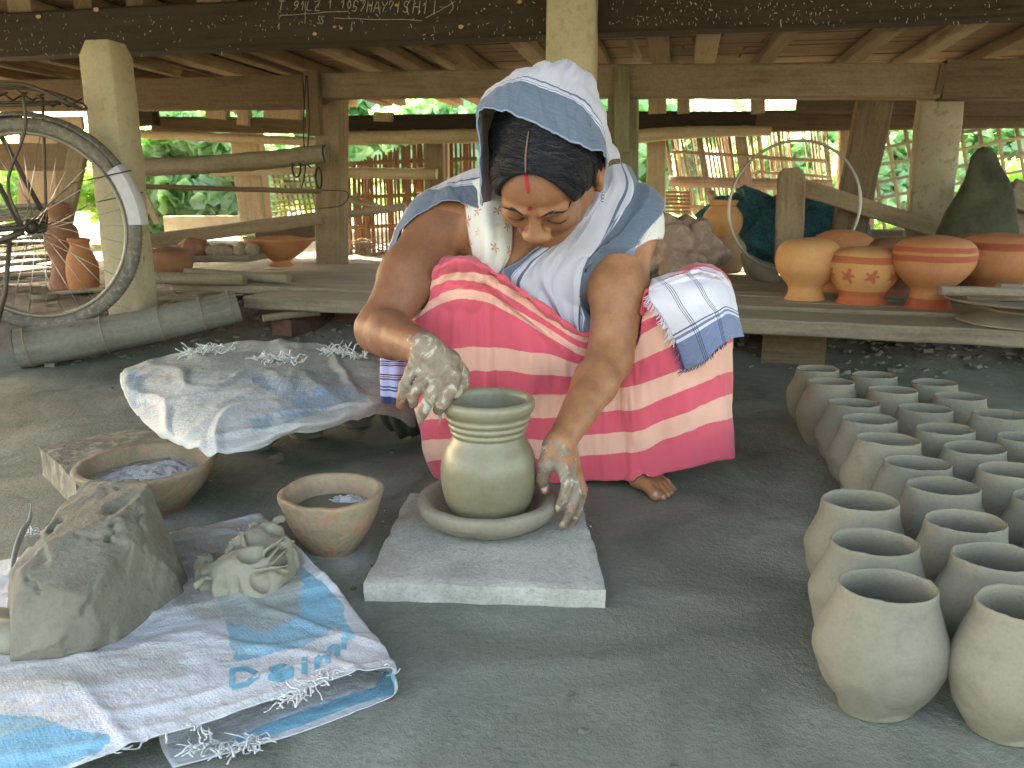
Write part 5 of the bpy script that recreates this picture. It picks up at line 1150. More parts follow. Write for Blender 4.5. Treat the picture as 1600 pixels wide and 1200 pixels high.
fringe('frayed_edge', sack, [pz(300, 1168, .02), pz(340, 1165, .012), pz(390, 1165, .008), pz(400, 1150, .012)], 80, .022, .0006, M_THR, 2, spread=1.5)
fringe('frayed_edge', sack, [pz(140, 1185, .036), pz(305, 1134, .04), pz(308, 1160, .02)], 16, .02, .0006, M_THR, 3)
fringe('frayed_edge', sack, [pz(606, 1040, .055), pz(616, 1060, .03)], 8, .014, .0006, M_THR, 4, spread=3)
# upright white strip behind the clay at the left
strip = [P(18, 905, z=.03), P(22, 870, z=.045), P(34, 835, z=.06), P(47, 812, z=.072), P(48, 785, z=.1)]
v, f, u = g_tube(spl(strip, 20), [.010] * 6 + [.011] * 6 + [.008] * 5 + [.002] * 3, 8, flat=.3, jit=.002); tag(mk('sack_strip', v, f, m_plain('dull white strip', (.42, .42, .38), .7, var=.4), uv=u), 'twisted strip of white sacking sticking up behind the clay', 'strip')
lt = fringe('loose_thread', None, [P(50, 830, z=.03), P(70, 836, z=.02)], 24, .02, .0008, M_THR, 7, spread=3); lt['label'] = 'loose white plastic threads on the sack behind the clay'
# --- woven tarp over drying pots
tg_ = [[(196, 580, .16), (250, 560, .18), (318, 545, .19), (400, 534, .19), (500, 540, .19), (590, 560, .18), (660, 590, .12)],
       [(188, 596, .155), (262, 580, .185), (330, 572, .195), (410, 566, .195), (510, 570, .195), (600, 584, .19), (665, 608, .13)],
       [(196, 622, .15), (275, 618, .185), (345, 615, .195), (425, 606, .195), (520, 604, .195), (606, 612, .18), (662, 626, .13)],
       [(214, 648, .145), (285, 655, .175), (352, 660, .185), (440, 648, .185), (530, 634, .185), (606, 628, .17), (655, 640, .11)],
       [(240, 674, .14), (300, 690, .165), (352, 696, .17), (440, 676, .175), (530, 652, .175), (600, 640, .15), (652, 652, .09)],
       [(255, 690, .13), (304, 704, .155), (346, 711, .16), (440, 690, .155), (530, 664, .155), (600, 650, .13), (650, 668, .06)]]
Gt = spl2([[P(x, y, z=z) for x, y, z in r_] for r_ in tg_], 90, 150)
am = np.array([[.006 * noise.fractal(Vector((p[0] * 4, p[1] * 4, 7)), 1, 2, 5) + .008 * (1 - min(1, abs(noise.noise(Vector((p[0] * 7 + p[1] * 2, p[1] * 3, 2)))) * 6)) + .006 * (1 - min(1, abs(noise.noise(Vector((p[0] * 3, p[1] * 8 - p[0] * 5, 9)))) * 6)) for p in row] for row in Gt]); Gt[:, :, 2] += am
e = np.linspace(0, 1, 150); Gt[-1, :, 2] += .004 * np.sin(e * 40); px, py = project(Gt)
cr = np.clip((np.linspace(0, 1, 150)[None, :] - .80) / .2, 0, 1) * np.ones((90, 1)); Gt[:, :, 2] += cr * .022 * np.array([[noise.noise(Vector((p[0] * 24, p[1] * 12, 5))) for p in row] for row in Gt])
blue = gblur(inpoly(px, py, [(380, 590), (520, 575), (600, 600), (560, 625), (470, 640), (420, 615)]) * .62 + inpoly(px, py, [(385, 655), (560, 605), (575, 622), (395, 680)]) * .6 + inpoly(px, py, [(190, 590), (215, 578), (235, 600), (230, 640), (205, 640)]) * .6, 3)
dirt = gblur(.45 + .5 * inpoly(px, py, [(190, 560), (600, 540), (650, 640), (500, 600), (350, 575), (240, 600)]) + .9 * cr, 4)
tarp = sheet('woven_tarp', Gt, M_SK2, attrs={'blue': blue, 'dirt': dirt}); tag(tarp, 'dirty white woven tarp spread over drying pots behind the bowls', 'tarp')
for a_, b_, s_ in (((296, 552), (360, 546), 1), ((400, 560), (470, 566), 2), ((510, 548), (570, 560), 3)):
    fringe('frayed_edge', tarp, [P(*a_, z=.205), P((a_[0] + b_[0]) / 2, (a_[1] + b_[1]) / 2 - 2, z=.208), P(*b_, z=.205)], 70, .034, .0013, M_THR, 10 + s_, spread=2.5, kink=4, up=.012)
# limp dark sacking by the potter's foot, scrap of clay on the floor
g1 = [[P(596, 640, z=.12), P(615, 650, z=.11), P(640, 650, z=.1), P(668, 655, z=.08)], [P(598, 655, z=.08), P(618, 668, z=.06), P(645, 668, z=.05), P(672, 672, z=.04)], [P(612, 672, z=.02), P(630, 684, z=.006), P(650, 680, z=.006), P(690, 680, z=.005)]]
Gd = spl2(g1, 30, 40); Gd[:, :, 1] += np.array([[.018 * math.sin(p[0] * 190) for p in row] for row in Gd]); tag(sheet('limp_sacking', Gd, m_clay('wet dark sacking', (.10, .105, .085), (.19, .195, .16), 12, .6, .6, 90)), 'limp dark wet sacking hanging off the tarp corner by her sarong', 'sacking')
blob('clay_scrap', [(P(433, 716, z=.01), (.018, .016, .012)), (P(440, 712, z=.016), (.01, .008, .012))], .003, .006, C_MUD, 'small scrap of clay on the floor in front of the tarp', 'clay scrap', lambda V: V + vnoise(V, 60)[:, None] * .004)
# ================================================================ THE POTTER
her = thing('person', 'squatting woman in white and blue head shawl and pink striped sarong shaping a pot', 'person', (.14, 1.95, 0))
HS = 1.3; HC = P(856, 268, Y=1.60)
Rh = np.array(Matrix.Rotation(R(-15), 3, 'Z') @ Matrix.Rotation(R(4), 3, 'Y') @ Matrix.Rotation(R(50), 3, 'X'))
hp = lambda x, y, z: HC + Rh @ (np.array((x, y, z)) * HS)
MT = Rh.T
body = SDF((-.40, 1.33, -.004), (.62, 2.36, .93), .0033)
def hell(x, y, z, r, k=.012, op='add', s=body): s.ell(hp(x, y, z), np.array(r) * HS, k * HS, op, MT)
def hcone(a, b, ra, rb, k=.01, op='add', s=body, flat=None): s.cone(hp(*a), hp(*b), ra * HS, rb * HS, k * HS, op, flat)
C = body.cone
# trunk, seat, legs
neckb = P(858, 345, Y=1.83); hipc = np.array((.16, 2.12, .25))
body.ell(hipc, (.20, .15, .15), .05); C(hipc, P(850, 440, Y=1.95), .15, .15, .06)
body.ell(P(848, 400, Y=1.90), (.185, .125, .16), .05); 
shR, shL = P(688, 352, Y=1.84), P(982, 352, Y=1.82)
C(shR, shL, .062, .062, .05); C(shR, neckb, .058, .055, .04); C(shL, neckb, .058, .055, .04)
body.ell(P(800, 415, Y=1.80), (.075, .055, .075), .04); body.ell(P(905, 420, Y=1.80), (.075, .055, .075), .04)
C(neckb, hp(0, .025, -.05), .062, .058, .03)
knR, knL = P(722, 452, Y=1.735), P(1092, 462, Y=1.735)
C(hipc + (-.09, -.02, 0), knR, .105, .062, .05); C(hipc + (.09, -.02, 0), knL, .105, .062, .05)
toe = P(1024, 775, z=.013); ankL = toe + (-.055, .19, .075); ankR = np.array((-.10, 1.93, .08)); 
C(knR, ankR, .055, .034, .03); C(knL, ankL, .055, .034, .03)
# left foot and its toes
heel = ankL + (.0, .045, -.045); C(heel, ankL, .035, .033, .02); ball = toe + (-.028, .075, .016)
C(ankL + (0, -.01, -.03), ball, .032, .018, .03); C(ball + (.045, .02, -.004), ankL + (.01, 0, -.035), .013, .026, .03); C(ball, ball + (.048, .022, -.006), .017, .012, .02)
for px, py, r_, b in ((1024, 774, .0145, (0, 0)), (1036, 777, .0095, (.018, .004)), (1043, 773, .0088, (.03, .008)), (1049, 769, .0082, (.041, .014)), (1053, 764, .0076, (.052, .022))):
    tp_ = P(px, py, z=r_ * .9); bs = ball + (b[0], b[1] - .012, -.004); md_ = (tp_ + bs) / 2 + (0, 0, .006); C(bs, md_, r_ * 1.15, r_ * .95, .008); C(md_, tp_, r_ * .9, r_, .004)
C(ankR + (0, .04, -.045), ankR + (-.03, -.16, -.055), .034, .022, .03); C(ankR + (0, .0, 0), ankR + (-.03, -.14, -.055), .034, .022, .03)
# arms
elR, wrR = P(592, 516, Y=1.64), P(664, 545, Y=1.425); elL, wrL = P(952, 562, Y=1.665), P(876, 692, Y=1.425)
C(shR, (shR + elR) / 2 + (-.004, 0, .0), .064, .060, .03); C((shR + elR) / 2 + (-.004, 0, 0), elR, .060, .047, .03); C(elR, elR + (wrR - elR) * .3 + (0, 0, .0), .047, .047, .02); C(elR + (wrR - elR) * .3, wrR, .046, .031, .02)
C(shL, (shL + elL) / 2, .062, .060, .03); C((shL + elL) / 2, elL, .060, .048, .03); C(elL, elL + (wrL - elL) * .3, .047, .046, .02); C(elL + (wrL - elL) * .3, wrL, .046, .0275, .02)
def pj(a): return P(a[0], a[1], Y=a[2])
def chain(pts, k0=.010):
    for i in range(len(pts) - 1):
        a, b = pts[i], pts[i + 1]; C(pj(a), pj(b), a[3], b[3], k0 if i == 0 else .0035)
# her right hand (left in the picture), fingers drooping at the rim
for kx, ky, kY, kr in ((645, 577, 1.415, .0125), (667, 584, 1.405, .0138), (690, 588, 1.402, .0145), (709, 582, 1.41, .0145)): C(wrR, pj((kx, ky, kY)), .026, kr, .009)
C(pj((672, 556, 1.425)), pj((700, 566, 1.43)), .024, .020, .02)
chain([(644, 578, 1.413, .0118), (633, 601, 1.398, .0108), (627, 620, 1.402, .0098), (625, 634, 1.41, .0086)], .006)
chain([(665, 586, 1.403, .0125), (653, 607, 1.388, .0116), (646, 620, 1.395, .0106), (645, 631, 1.41, .0092)], .006)
chain([(689, 590, 1.40, .0138), (675, 615, 1.380, .0128), (664, 636, 1.386, .0108), (659, 649, 1.396, .0086)], .006)
chain([(709, 586, 1.405, .0138), (702, 609, 1.382, .0135), (692, 628, 1.384, .0118), (685, 640, 1.397, .0098)], .006)
chain([(702, 562, 1.44, .019), (721, 584, 1.45, .0150), (721, 601, 1.443, .0132), (710, 616, 1.435, .0112)], .012)
# her left hand (right in the picture), holding the dish rim
for kx, ky, kY, kr in ((878, 728, 1.405, .0140), (890, 735, 1.415, .0140), (898, 737, 1.435, .0132), (899, 732, 1.455, .012)): C(wrL, pj((kx, ky, kY)), .024, kr, .009)
C(pj((866, 705, 1.425)), pj((884, 718, 1.435)), .020, .021, .02)
chain([(865, 703, 1.42, .0175), (852, 727, 1.405, .0140), (848, 749, 1.410, .0126), (851, 765, 1.422, .0108)], .012)
chain([(878, 730, 1.405, .0130), (887, 754, 1.386, .0118), (881, 777, 1.384, .0110), (872, 794, 1.390, .0094)], .006)
chain([(891, 738, 1.415, .0130), (901, 768, 1.398, .0118), (892, 797, 1.388, .0110), (880, 820, 1.390, .0092)], .006)
chain([(898, 740, 1.435, .0124), (909, 772, 1.425, .0112), (902, 801, 1.418, .0104), (892, 822, 1.42, .0088)], .006)
chain([(899, 735, 1.455, .0110), (910, 764, 1.456, .0100), (903, 788, 1.452, .0088)], .006)
# head: skull, face, features
hell(0, .015, .036, (.073, .092, .084)); hell(0, -.028, -.018, (.060, .060, .064), .02); hell(0, -.055, .040, (.058, .04, .045), .02)
for s_ in (-1, 1):
    hcone((s_ * .050, -.005, -.040), (s_ * .020, -.064, -.064), .019, .014, .025)
    hell(s_ * .037, -.066, -.018, (.023, .019, .019), .016)
    hell(s_ * .031, -.1055, .003, (.020, .013, .0105), .010, 'cut')
    hell(s_ * .031, -.0795, .0025, (.0160, .0140, .0110), .003)
    hcone((s_ * .014, -.0945, .0205), (s_ * .044, -.0830, .0215), .0070, .006, .010)
    hell(s_ * .0125, -.0985, -.0275, (.0088, .0100, .0070), .009); hell(s_ * .0070, -.1050, -.0335, (.0040, .0055, .0026), .002, 'cut')
    hell(s_ * .0765, .010, -.000, (.009, .020, .029), .006); hell(s_ * .083, .004, .002, (.005, .010, .017), .004, 'cut'); hell(s_ * .077, .002, -.028, (.0065, .009, .010), .004)
hell(0, -.071, -.068, (.019, .015, .013), .016)
hcone((0, -.088, .014), (0, -.1035, -.018), .0076, .0092, .010); hell(0, -.1045, -.0225, (.0110, .0105, .0088), .006)
hcone((-.017, -.0885, -.0440), (0, -.0955, -.0425), .0036, .0048, .004); hcone((.017, -.0885, -.0440), (0, -.0955, -.0425), .0036, .0048, .004)
hcone((-.013, -.0870, -.0505), (.013, -.0870, -.0505), .0048, .0048, .004); hell(0, -.0940, -.0508, (.012, .006, .0052), .004); hcone((-.020, -.0950, -.0470), (.020, -.0950, -.0470), .0011, .0011, .002, 'cut')
V, Q = body.mesh(); V = relax(V, Q, 1, .4)
# skin attributes
PR = np.stack(project(V), 1); near = V[:, 1] < 1.55
hand = ((V[:, 1] < 1.50) & (V[:, 2] < .45)).astype(float)
tR = np.clip(((V - elR) @ (wrR - elR)) / (wrR - elR).dot(wrR - elR), 0, 2); tL = np.clip(((V - elL) @ (wrL - elL)) / (wrL - elL).dot(wrL - elL), 0, 2)
left_side = V[:, 0] < 0
cl = np.where(left_side, np.interp(tR, (.75, .95, 1.15), (0, .35, 1)), np.interp(tL, (.85, 1.02, 1.2), (0, .3, .8))) * (V[:, 1] < 1.56) * (V[:, 2] < .5)
cl = cl * (1 - .0)
n3 = turb(V, 34, 5, 3); thick = (V[:, 1] < 1.5) & (cl > .3)
ndir = np.zeros_like(V); 
a_, b_, c_ = V[Q[:, 0]], V[Q[:, 1]], V[Q[:, 2]]; fn_ = np.cross(b_ - a_, c_ - a_)
for k_ in range(4):
    for ax_ in range(3): ndir[:, ax_] += np.bincount(Q[:, k_], weights=fn_[:, ax_], minlength=len(V))
ndir /= np.linalg.norm(ndir, axis=1)[:, None] + 1e-12
V = V + ndir * (np.clip(n3 + .12, 0, .4) * .0010 * cl)[:, None]
# slight knuckle creases and soft skin unevenness
V = V + ndir * (.0022 * turb(V, 9, 8, 3) + .0007 * turb(V, 40, 2, 3) * (V[:, 2] < .55))[:, None]
lips = np.zeros(len(V)); dl = (V - HC) @ Rh / HS
lips = np.exp(-((dl[:, 0] / .017) ** 2 + ((dl[:, 2] + .047) / .007) ** 2) ** 2) * (dl[:, 1] < -.08)
brow_s = np.exp(-(((np.abs(dl[:, 0]) - .031) / .020) ** 2 + ((dl[:, 2] - .006) / .009) ** 2)) * (dl[:, 1] < -.05)
edge_shade = np.clip((dl[:, 2] + 7 * dl[:, 0] ** 2 - .050) / .03, 0, 1) * (dl[:, 1] < 0)
dark = np.clip(.16 * (dl[:, 1] < -.03) * (np.abs(dl[:, 0]) < .1) * (np.abs(dl[:, 2]) < .12) + .55 * lips + .45 * brow_s + .5 * edge_shade + .5 * (np.abs(dl[:, 0]) > .055) * (np.abs(dl[:, 2]) < .09) * (np.abs(dl[:, 1]) < .1) * .4, 0, 1)  # lip and brow darkening, plus hood shade painted on face and forehead edges
m = NT('warm brown skin'); o = m.coord('Object', rnd=False); n1 = m.noise(o, 18, 6, .6); n2 = m.noise(o, 230, 4, .65); n4 = m.noise(o, 55, 7, .7, .6)
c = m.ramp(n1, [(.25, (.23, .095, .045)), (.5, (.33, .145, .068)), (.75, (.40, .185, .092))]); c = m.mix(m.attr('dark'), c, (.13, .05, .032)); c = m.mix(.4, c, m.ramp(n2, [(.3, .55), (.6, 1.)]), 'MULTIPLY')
cla = m.math('ADD', m.attr('clay'), m.math('MULTIPLY', m.math('SUBTRACT', n4, .5), 2.2)); cm = m.ramp(cla, [(.47, 0.), (.55, 1.)])
c = m.mix(cm, c, m.ramp(m.noise(o, 34, 4, .6, .8), [(.38, (.17, .115, .075)), (.50, (.225, .17, .12)), (.585, (.25, .20, .145)), (.60, (.38, .33, .25)), (.70, (.44, .40, .31))])); m.col(c)
m.rough(m.ramp(cm, [(0., .54), (1., .58)])); m.spec(.38); m.b.inputs['Subsurface Weight'].default_value = .12; m.b.inputs['Subsurface Radius'].default_value = (.012, .004, .002); m.b.inputs['Subsurface Scale'].default_value = .6
m.bump(m.math('ADD', m.math('MULTIPLY', n2, .25), m.math('MULTIPLY', cm, m.math('ADD', n4, .35))), .35, .004)
M_SKIN = m.m
mk('body', V, Q, M_SKIN, her, attrs={'clay': cl, 'dark': dark})
BV = BVHTree.FromPolygons(V.tolist(), Q.tolist())
def surf_px(x, y, off=.001):
    d = Vector(ray(x, y)).normalized(); h = BV.ray_cast(Vector((0, 0, CH)), d); return None if h[0] is None else np.array(h[0] - d * off)
def push(G, off=.006, bvh=None, it=1, far=.09):
    """keep cloth points outside the body"""
    bvh = bvh or BV; sh = G.shape; A = G.reshape(-1, 3).copy()
    for i in range(len(A)):
        h = bvh.find_nearest(Vector(A[i]), far)
        if h[0] is None: continue
        d = (Vector(A[i]) - h[0]).dot(h[1])
        if d < off: A[i] = np.array(h[0] + h[1] * off) if d > -.0 or (Vector(A[i]) - h[0]).length < far else A[i]
    A = A.reshape(sh)
    return A
def gsm(G, it=2):
    for _ in range(it):
        B = G.copy(); B[1:-1, 1:-1] = (G[1:-1, 1:-1] * 2 + G[:-2, 1:-1] + G[2:, 1:-1] + G[1:-1, :-2] + G[1:-1, 2:]) / 6; G = B
    return G
# --- hair
hs = SDF(HC - .24, HC + .24, .0036)
hell(0, .018, .040, (.0825, .098, .0905), s=hs); hell(0, .100, .010, (.050, .045, .050), .03, s=hs); hell(0, .05, -.02, (.078, .07, .06), .03, s=hs)
hell(0, -.055, .043, (.0665, .0475, .0545), .02, s=hs); hell(0, -.115, -.022, (.070, .085, .116), .006, 'cut', s=hs); 
for s_ in (-1, 1): hell(s_ * .085, -.022, -.035, (.026, .040, .036), .006, 'cut', s=hs)

HV, HQ = hs.mesh(); HV = relax(HV, HQ, 1); lo = (HV - HC) @ Rh / HS
phi = np.arctan2(lo[:, 0], lo[:, 2] + .02); st = np.array([noise.noise(Vector((p[1] * 60 + abs(p[0]) * 26, abs(p[0]) * 7, p[2] * 7))) for p in lo]) + .6 * np.array([noise.noise(Vector((p[1] * 150 + abs(p[0]) * 50, p[2] * 10, 3))) for p in lo])
HV = HV + ((HV - HC) / np.linalg.norm(HV - HC, axis=1)[:, None]) * (st * .0022 * HS)[:, None]
m = NT('black hair'); o = m.coord('Object', rnd=False); n1 = m.noise(m.coord('Object', (40, 40, 40), rnd=False), 3, 6, .7)
m.col(m.ramp(n1, [(.3, (.006, .006, .008)), (.7, (.018, .017, .02))])); m.rough(.55); m.spec(.25); m.bump(n1, .5, .003); M_HAIR = m.m
hair = mk('hair', HV, HQ, M_HAIR, her); HB = BVHTree.FromPolygons(HV.tolist(), HQ.tolist())
r = random.Random(3); ps = []; ps2 = []
def hlen(): pass
for i in range(1900):
    sd_s = r.choice((-1, 1)); y0 = r.uniform(-.112, .02); start = np.array((sd_s * r.uniform(.001, .006), y0, .13 - .35 * max(0, -y0 - .04)))
    end = np.array((sd_s * r.uniform(.085, .1), y0 * .7 + r.uniform(.02, .06), r.uniform(-.03, .03) - .25 * max(0, -y0))); pts = []
    n_ = 11; wob = r.uniform(-.006, .006)
    for k_ in range(n_):
        t = k_ / (n_ - 1); q = start * (1 - t) + end * t + np.array((sd_s * .05, wob * 2, .035)) * math.sin(t * math.pi); q[1] += wob * math.sin(t * 5)
        w_ = hp(*q); h = HB.find_nearest(Vector(w_))
        if h[0] is None: continue
        pts.append(np.array(h[0] + h[1] * (.0006 + .0016 * r.random() * (1 if i % 4 else 1.8))))
    if len(pts) > 3 and abs((pts[0] - HC) @ Rh[:, 0]) < .09: (ps2 if i % 14 == 0 else ps).append(g_tube(spl(pts, 14), r.uniform(.0004, .0008), 3, cap=False))
v, f, u = join(ps); mk('hair_strand', v, f, m_plain('dark strands', (.010, .010, .013), .42, 0, .35, .2), hair)['kind'] = 'stuff'
v, f, u = join(ps2); mk('hair_strand', v, f, m_plain('grey strands', (.045, .045, .05), .4, 0, .4, .2), hair)['kind'] = 'stuff'
def face(x, z, off=.0006):
    h = BV.ray_cast(Vector(hp(x, -.22, z)), Vector(Rh @ np.array((0, 1., 0)))); return np.array(h[0]) + np.array(h[1]) * off
# baby hairs at the hairline, brows, lashes
ps = []
for i in range(420):
    x = r.uniform(-.066, .066); z = .086 - 9.0 * x * x + r.uniform(-.006, .004); p0 = face(x, z, .0004); d = nrm(Rh @ np.array((x * 9 + r.uniform(-.25, .25), .35, .8))); pts = [p0]
    for k_ in range(4):
        w_ = pts[-1] + d * .006; h3 = BV.find_nearest(Vector(w_)); pts.append(np.array(h3[0]) + np.array(h3[1]) * (.0008 + .0012 * k_))
    ps.append(g_tube(pts, .0003, 3, cap=False))
for s_ in (-1, 1):
    for i in range(110):
        t = r.random(); x = s_ * (.012 + .034 * t); z = .0205 + .0045 * math.sin(t * 2.6) - .005 * t * t + r.uniform(-.0016, .0016)
        ps.append(g_tube([face(x + s_ * .0022 * k_, z + (.0011 if t < .5 else -.0005) * k_) for k_ in range(3)], .0004, 3, cap=False))
    ps.append(g_tube([face(s_ * .031 + t * .0125, -.0030 - .0030 * (1 - t * t)) for t in np.linspace(-1, 1, 9)], [.0004] + [.0008] * 7 + [.0004], 4))
    for i in range(14):
        t = -1 + 2 * i / 13; b = face(s_ * .031 + t * .0125, -.0034 - .0030 * (1 - t * t)); ps.append(g_tube([b, b + Rh @ np.array((s_ * t * .003, -.005, -.0035))], [.0005, .0002], 3))
v, f, u = join(ps); o = mk('eyebrows_and_lashes', v, f, m_plain('black lashes', (.012, .010, .010), .5), her); o['kind'] = 'stuff'; o.name = 'brow_hair'
# sindoor line, bindi, earring
M_RED = m_plain('vermilion powder', (.38, .02, .02), .8, var=.4, scale=200)
def decal(nm, pts, wd, mat, off=.0016):
    L_, R_ = [], []; pts = spl(pts, 12); Vv = []; n_ = len(pts)
    for i, p in enumerate(pts):
        w_ = wd * (math.sin(math.pi * (i + .6) / (n_ + .2)) ** .5)
        for s_ in (-1, 0, 1):
            q = None; sp = surf_px(p[0] + s_ * w_, p[1], off); hb = HB.ray_cast(Vector((0, 0, CH)), Vector(ray(p[0] + s_ * w_, p[1])).normalized())
            if hb[0] is not None and (sp is None or hb[0][1] < sp[1]): sp = np.array(hb[0]) - off * nrm(ray(p[0], p[1]))
            Vv.append(sp)
    F_ = [(i * 3 + j, i * 3 + j + 1, i * 3 + j + 4, i * 3 + j + 3) for i in range(n_ - 1) for j in range(2)]; return mk(nm, Vv, F_, mat, her)
M_SCP = m_plain('scalp', (.16, .085, .06), .7)
decal('hair_parting', [(826, 205), (823, 225), (821, 245), (821, 262), (821, 272)], 1.4, M_SCP, .0042)
decal('sindoor_mark', [(821, 268), (822, 278), (824, 290), (825, 303)], 3.0, M_RED)
decal('forehead_dot', [(828, 322.5), (828, 326), (828, 329.5)], 3.4, M_RED)
ea = hp(.079, -.008, -.038); S = []
for i in range(7):
    a = i * 2 * math.pi / 6; c = ea + (Rh @ np.array((.004, math.cos(a) * .006 * (i < 6) - .002, math.sin(a) * .006 * (i < 6)))) * HS
    S.append(g_lathe([(0, -.0028), (.0022, -.0018), (.003, 0), (.0022, .0018), (0, .0028)], 8, c=c))
v, f, u = join(S); mk('earring', v, f, m_plain('silver', (.6, .58, .6), .25, .9), her)
# nails
def nail(px, py, r_, Yp, axis2, nm='finger_nail'):
    p = surf_px(px, py, -.0004)
    if p is None: return
    d = nrm(ray(px, py)); a = nrm((axis2[0], 0, -axis2[1])); a = nrm(a - d * a.dot(d)); b = np.cross(d, a); Mx = np.stack([b, a, -d], 1)
    v, f, u = g_lathe([(0, .0016), (.5, .0014), (.85, .0008), (1, -.001)], 14, c=p, fn=lambda q, an, i: np.array((q[0] * r_ * .82, q[1] * r_ * 1.1, q[2])), axis=Mx)
    mk(nm, v, f, M_NAIL, her)
M_NAIL = m_plain('nail', (.36, .22, .15), .35, 0, .5, .2)
nail(1024, 772.5, .0072, 0, (.1, 1), 'toe_nail'); nail(1036, 776, .005, 0, (.1, 1), 'toe_nail'); nail(1043.5, 773, .0045, 0, (.1, 1), 'toe_nail'); nail(1049, 769, .004, 0, (.2, 1), 'toe_nail')
nail(850.5, 763, .0078, 0, (.05, 1)); nail(871.5, 792, .0066, 0, (-.4, 1)); nail(879, 818, .0064, 0, (-.35, 1))
# ---------------------------------------------------------------- clothes
def m_cloth(name, setup, bumpsc=520, rough=.85, sheen=.2):
    m = NT(name); uvn = m.coord('UV', (1, 1, 1), rnd=False); o = m.coord('Object', rnd=False)
    w1 = m.n('ShaderNodeTexWave'); w1.inputs['Scale'].default_value = bumpsc / 6.28; m.l(uvn, w1.inputs[0]); w1.bands_direction = 'X'; w2 = m.n('ShaderNodeTexWave'); w2.inputs['Scale'].default_value = bumpsc / 6.28; m.l(uvn, w2.inputs[0]); w2.bands_direction = 'Y'
    fib = m.noise(m.coord('UV', (900, 60, 1), rnd=False), 1, 3, .6); fib2 = m.noise(m.coord('UV', (60, 900, 1), rnd=False), 1, 3, .6); n1 = m.noise(o, 12, 6, .6)
    c = setup(m, uvn, o, n1); c = m.mix(.16, c, m.ramp(m.math('ADD', fib, fib2), [(.7, .6), (1.1, 1.)]), 'MULTIPLY'); c = m.mix(.12, c, m.ramp(n1, [(.3, .5), (.65, 1.)]), 'MULTIPLY')
    m.col(c); m.rough(rough); m.spec(.15); m.b.inputs['Sheen Weight'].default_value = sheen
    m.bump(m.math('ADD', m.math('ADD', fib, fib2), m.math('MULTIPLY', n1, 1.2)), .25, .002); return m.m
def stripe_sel(m, attr_out, lo_, hi_, e=.004):
    a = m.math('GREATER_THAN', attr_out, lo_); b = m.math('LESS_THAN', attr_out, hi_); return m.math('MULTIPLY', a, b)
PINK, PEACH = (.64, .095, .130), (.72, .39, .29)
def su_sar(m, uv, o, n1):
    s = m.math('SINE', m.math('MULTIPLY', m.math('ADD', m.attr('rowpos'), m.math('MULTIPLY', m.math('SUBTRACT', m.noise(o, 120, 3, .6), .5), .05)), math.pi)); return m.mix(m.math('LESS_THAN', s, 0), PINK, PEACH)
M_SAR = m_cloth('pink and peach striped cotton', su_sar)
WHITE, BLUE, NAVY = (.47, .46, .52), (.09, .12, .175), (.03, .04, .10)
def su_shawl(m, uv, o, n1):
    b = m.attr('border'); sl = m.noise(m.coord('UV', (25, 700, 1), rnd=False), 1, 4, .7)
    blue = m.mix(m.ramp(sl, [(.35, 0.), (.65, 1.)]), (.08, .105, .15), (.145, .18, .235)); c = m.mix(m.math('GREATER_THAN', b, .5), WHITE, blue)
    for lo_, hi_, cc_ in ((.38, .43, BLUE), (.50, .53, (.55, .56, .66)), (.56, .60, (.55, .56, .66)), (.97, 1.2, (.22, .27, .38))): c = m.mix(stripe_sel(m, b, lo_, hi_), c, cc_)
    return c
M_SHW = m_cloth('white shawl cotton with blue border', su_shawl)
def su_blouse(m, uv, o, n1):
    base = (.66, .66, .60); mp = m.coord('UV', (1, 1, 1), rnd=False)
    vo = m.n('ShaderNodeTexVoronoi'); vo.inputs['Scale'].default_value = 24; vo.inputs['Randomness'].default_value = .45; m.l(mp, vo.inputs['Vector'])
    sc_ = m.n('ShaderNodeVectorMath', operation='SCALE'); sc_.inputs['Scale'].default_value = 24; m.l(mp, sc_.inputs[0]); su_ = m.n('ShaderNodeVectorMath', operation='SUBTRACT'); m.l(sc_.outputs[0], su_.inputs[0])
    s2 = m.n('ShaderNodeVectorMath', operation='SCALE'); s2.inputs['Scale'].default_value = 24; m.l(vo.outputs['Position'], s2.inputs[0]); m.l(s2.outputs[0], su_.inputs[1])
    sx = m.n('ShaderNodeSeparateXYZ'); m.l(su_.outputs[0], sx.inputs[0]); an = m.math('ARCTAN2', sx.outputs[1], sx.outputs[0]); pet = m.math('MULTIPLY', m.math('ADD', m.math('COSINE', m.math('MULTIPLY', an, 5)), 1.7), .125)
    fl = m.math('LESS_THAN', vo.outputs['Distance'], pet); ce = m.math('LESS_THAN', vo.outputs['Distance'], .07)
    c = m.mix(fl, base, (.58, .20, .18)); c = m.mix(ce, c, base); lf = m.math('LESS_THAN', m.noise(mp, 90, 2, .5), .30); c = m.mix(m.math('MULTIPLY', lf, .5), c, (.35, .38, .26)); return m.mix(m.math('GREATER_THAN', m.attr('border'), .9), c, (.55, .22, .2))
M_BLS = m_cloth('white blouse cotton with small red flowers', su_blouse)
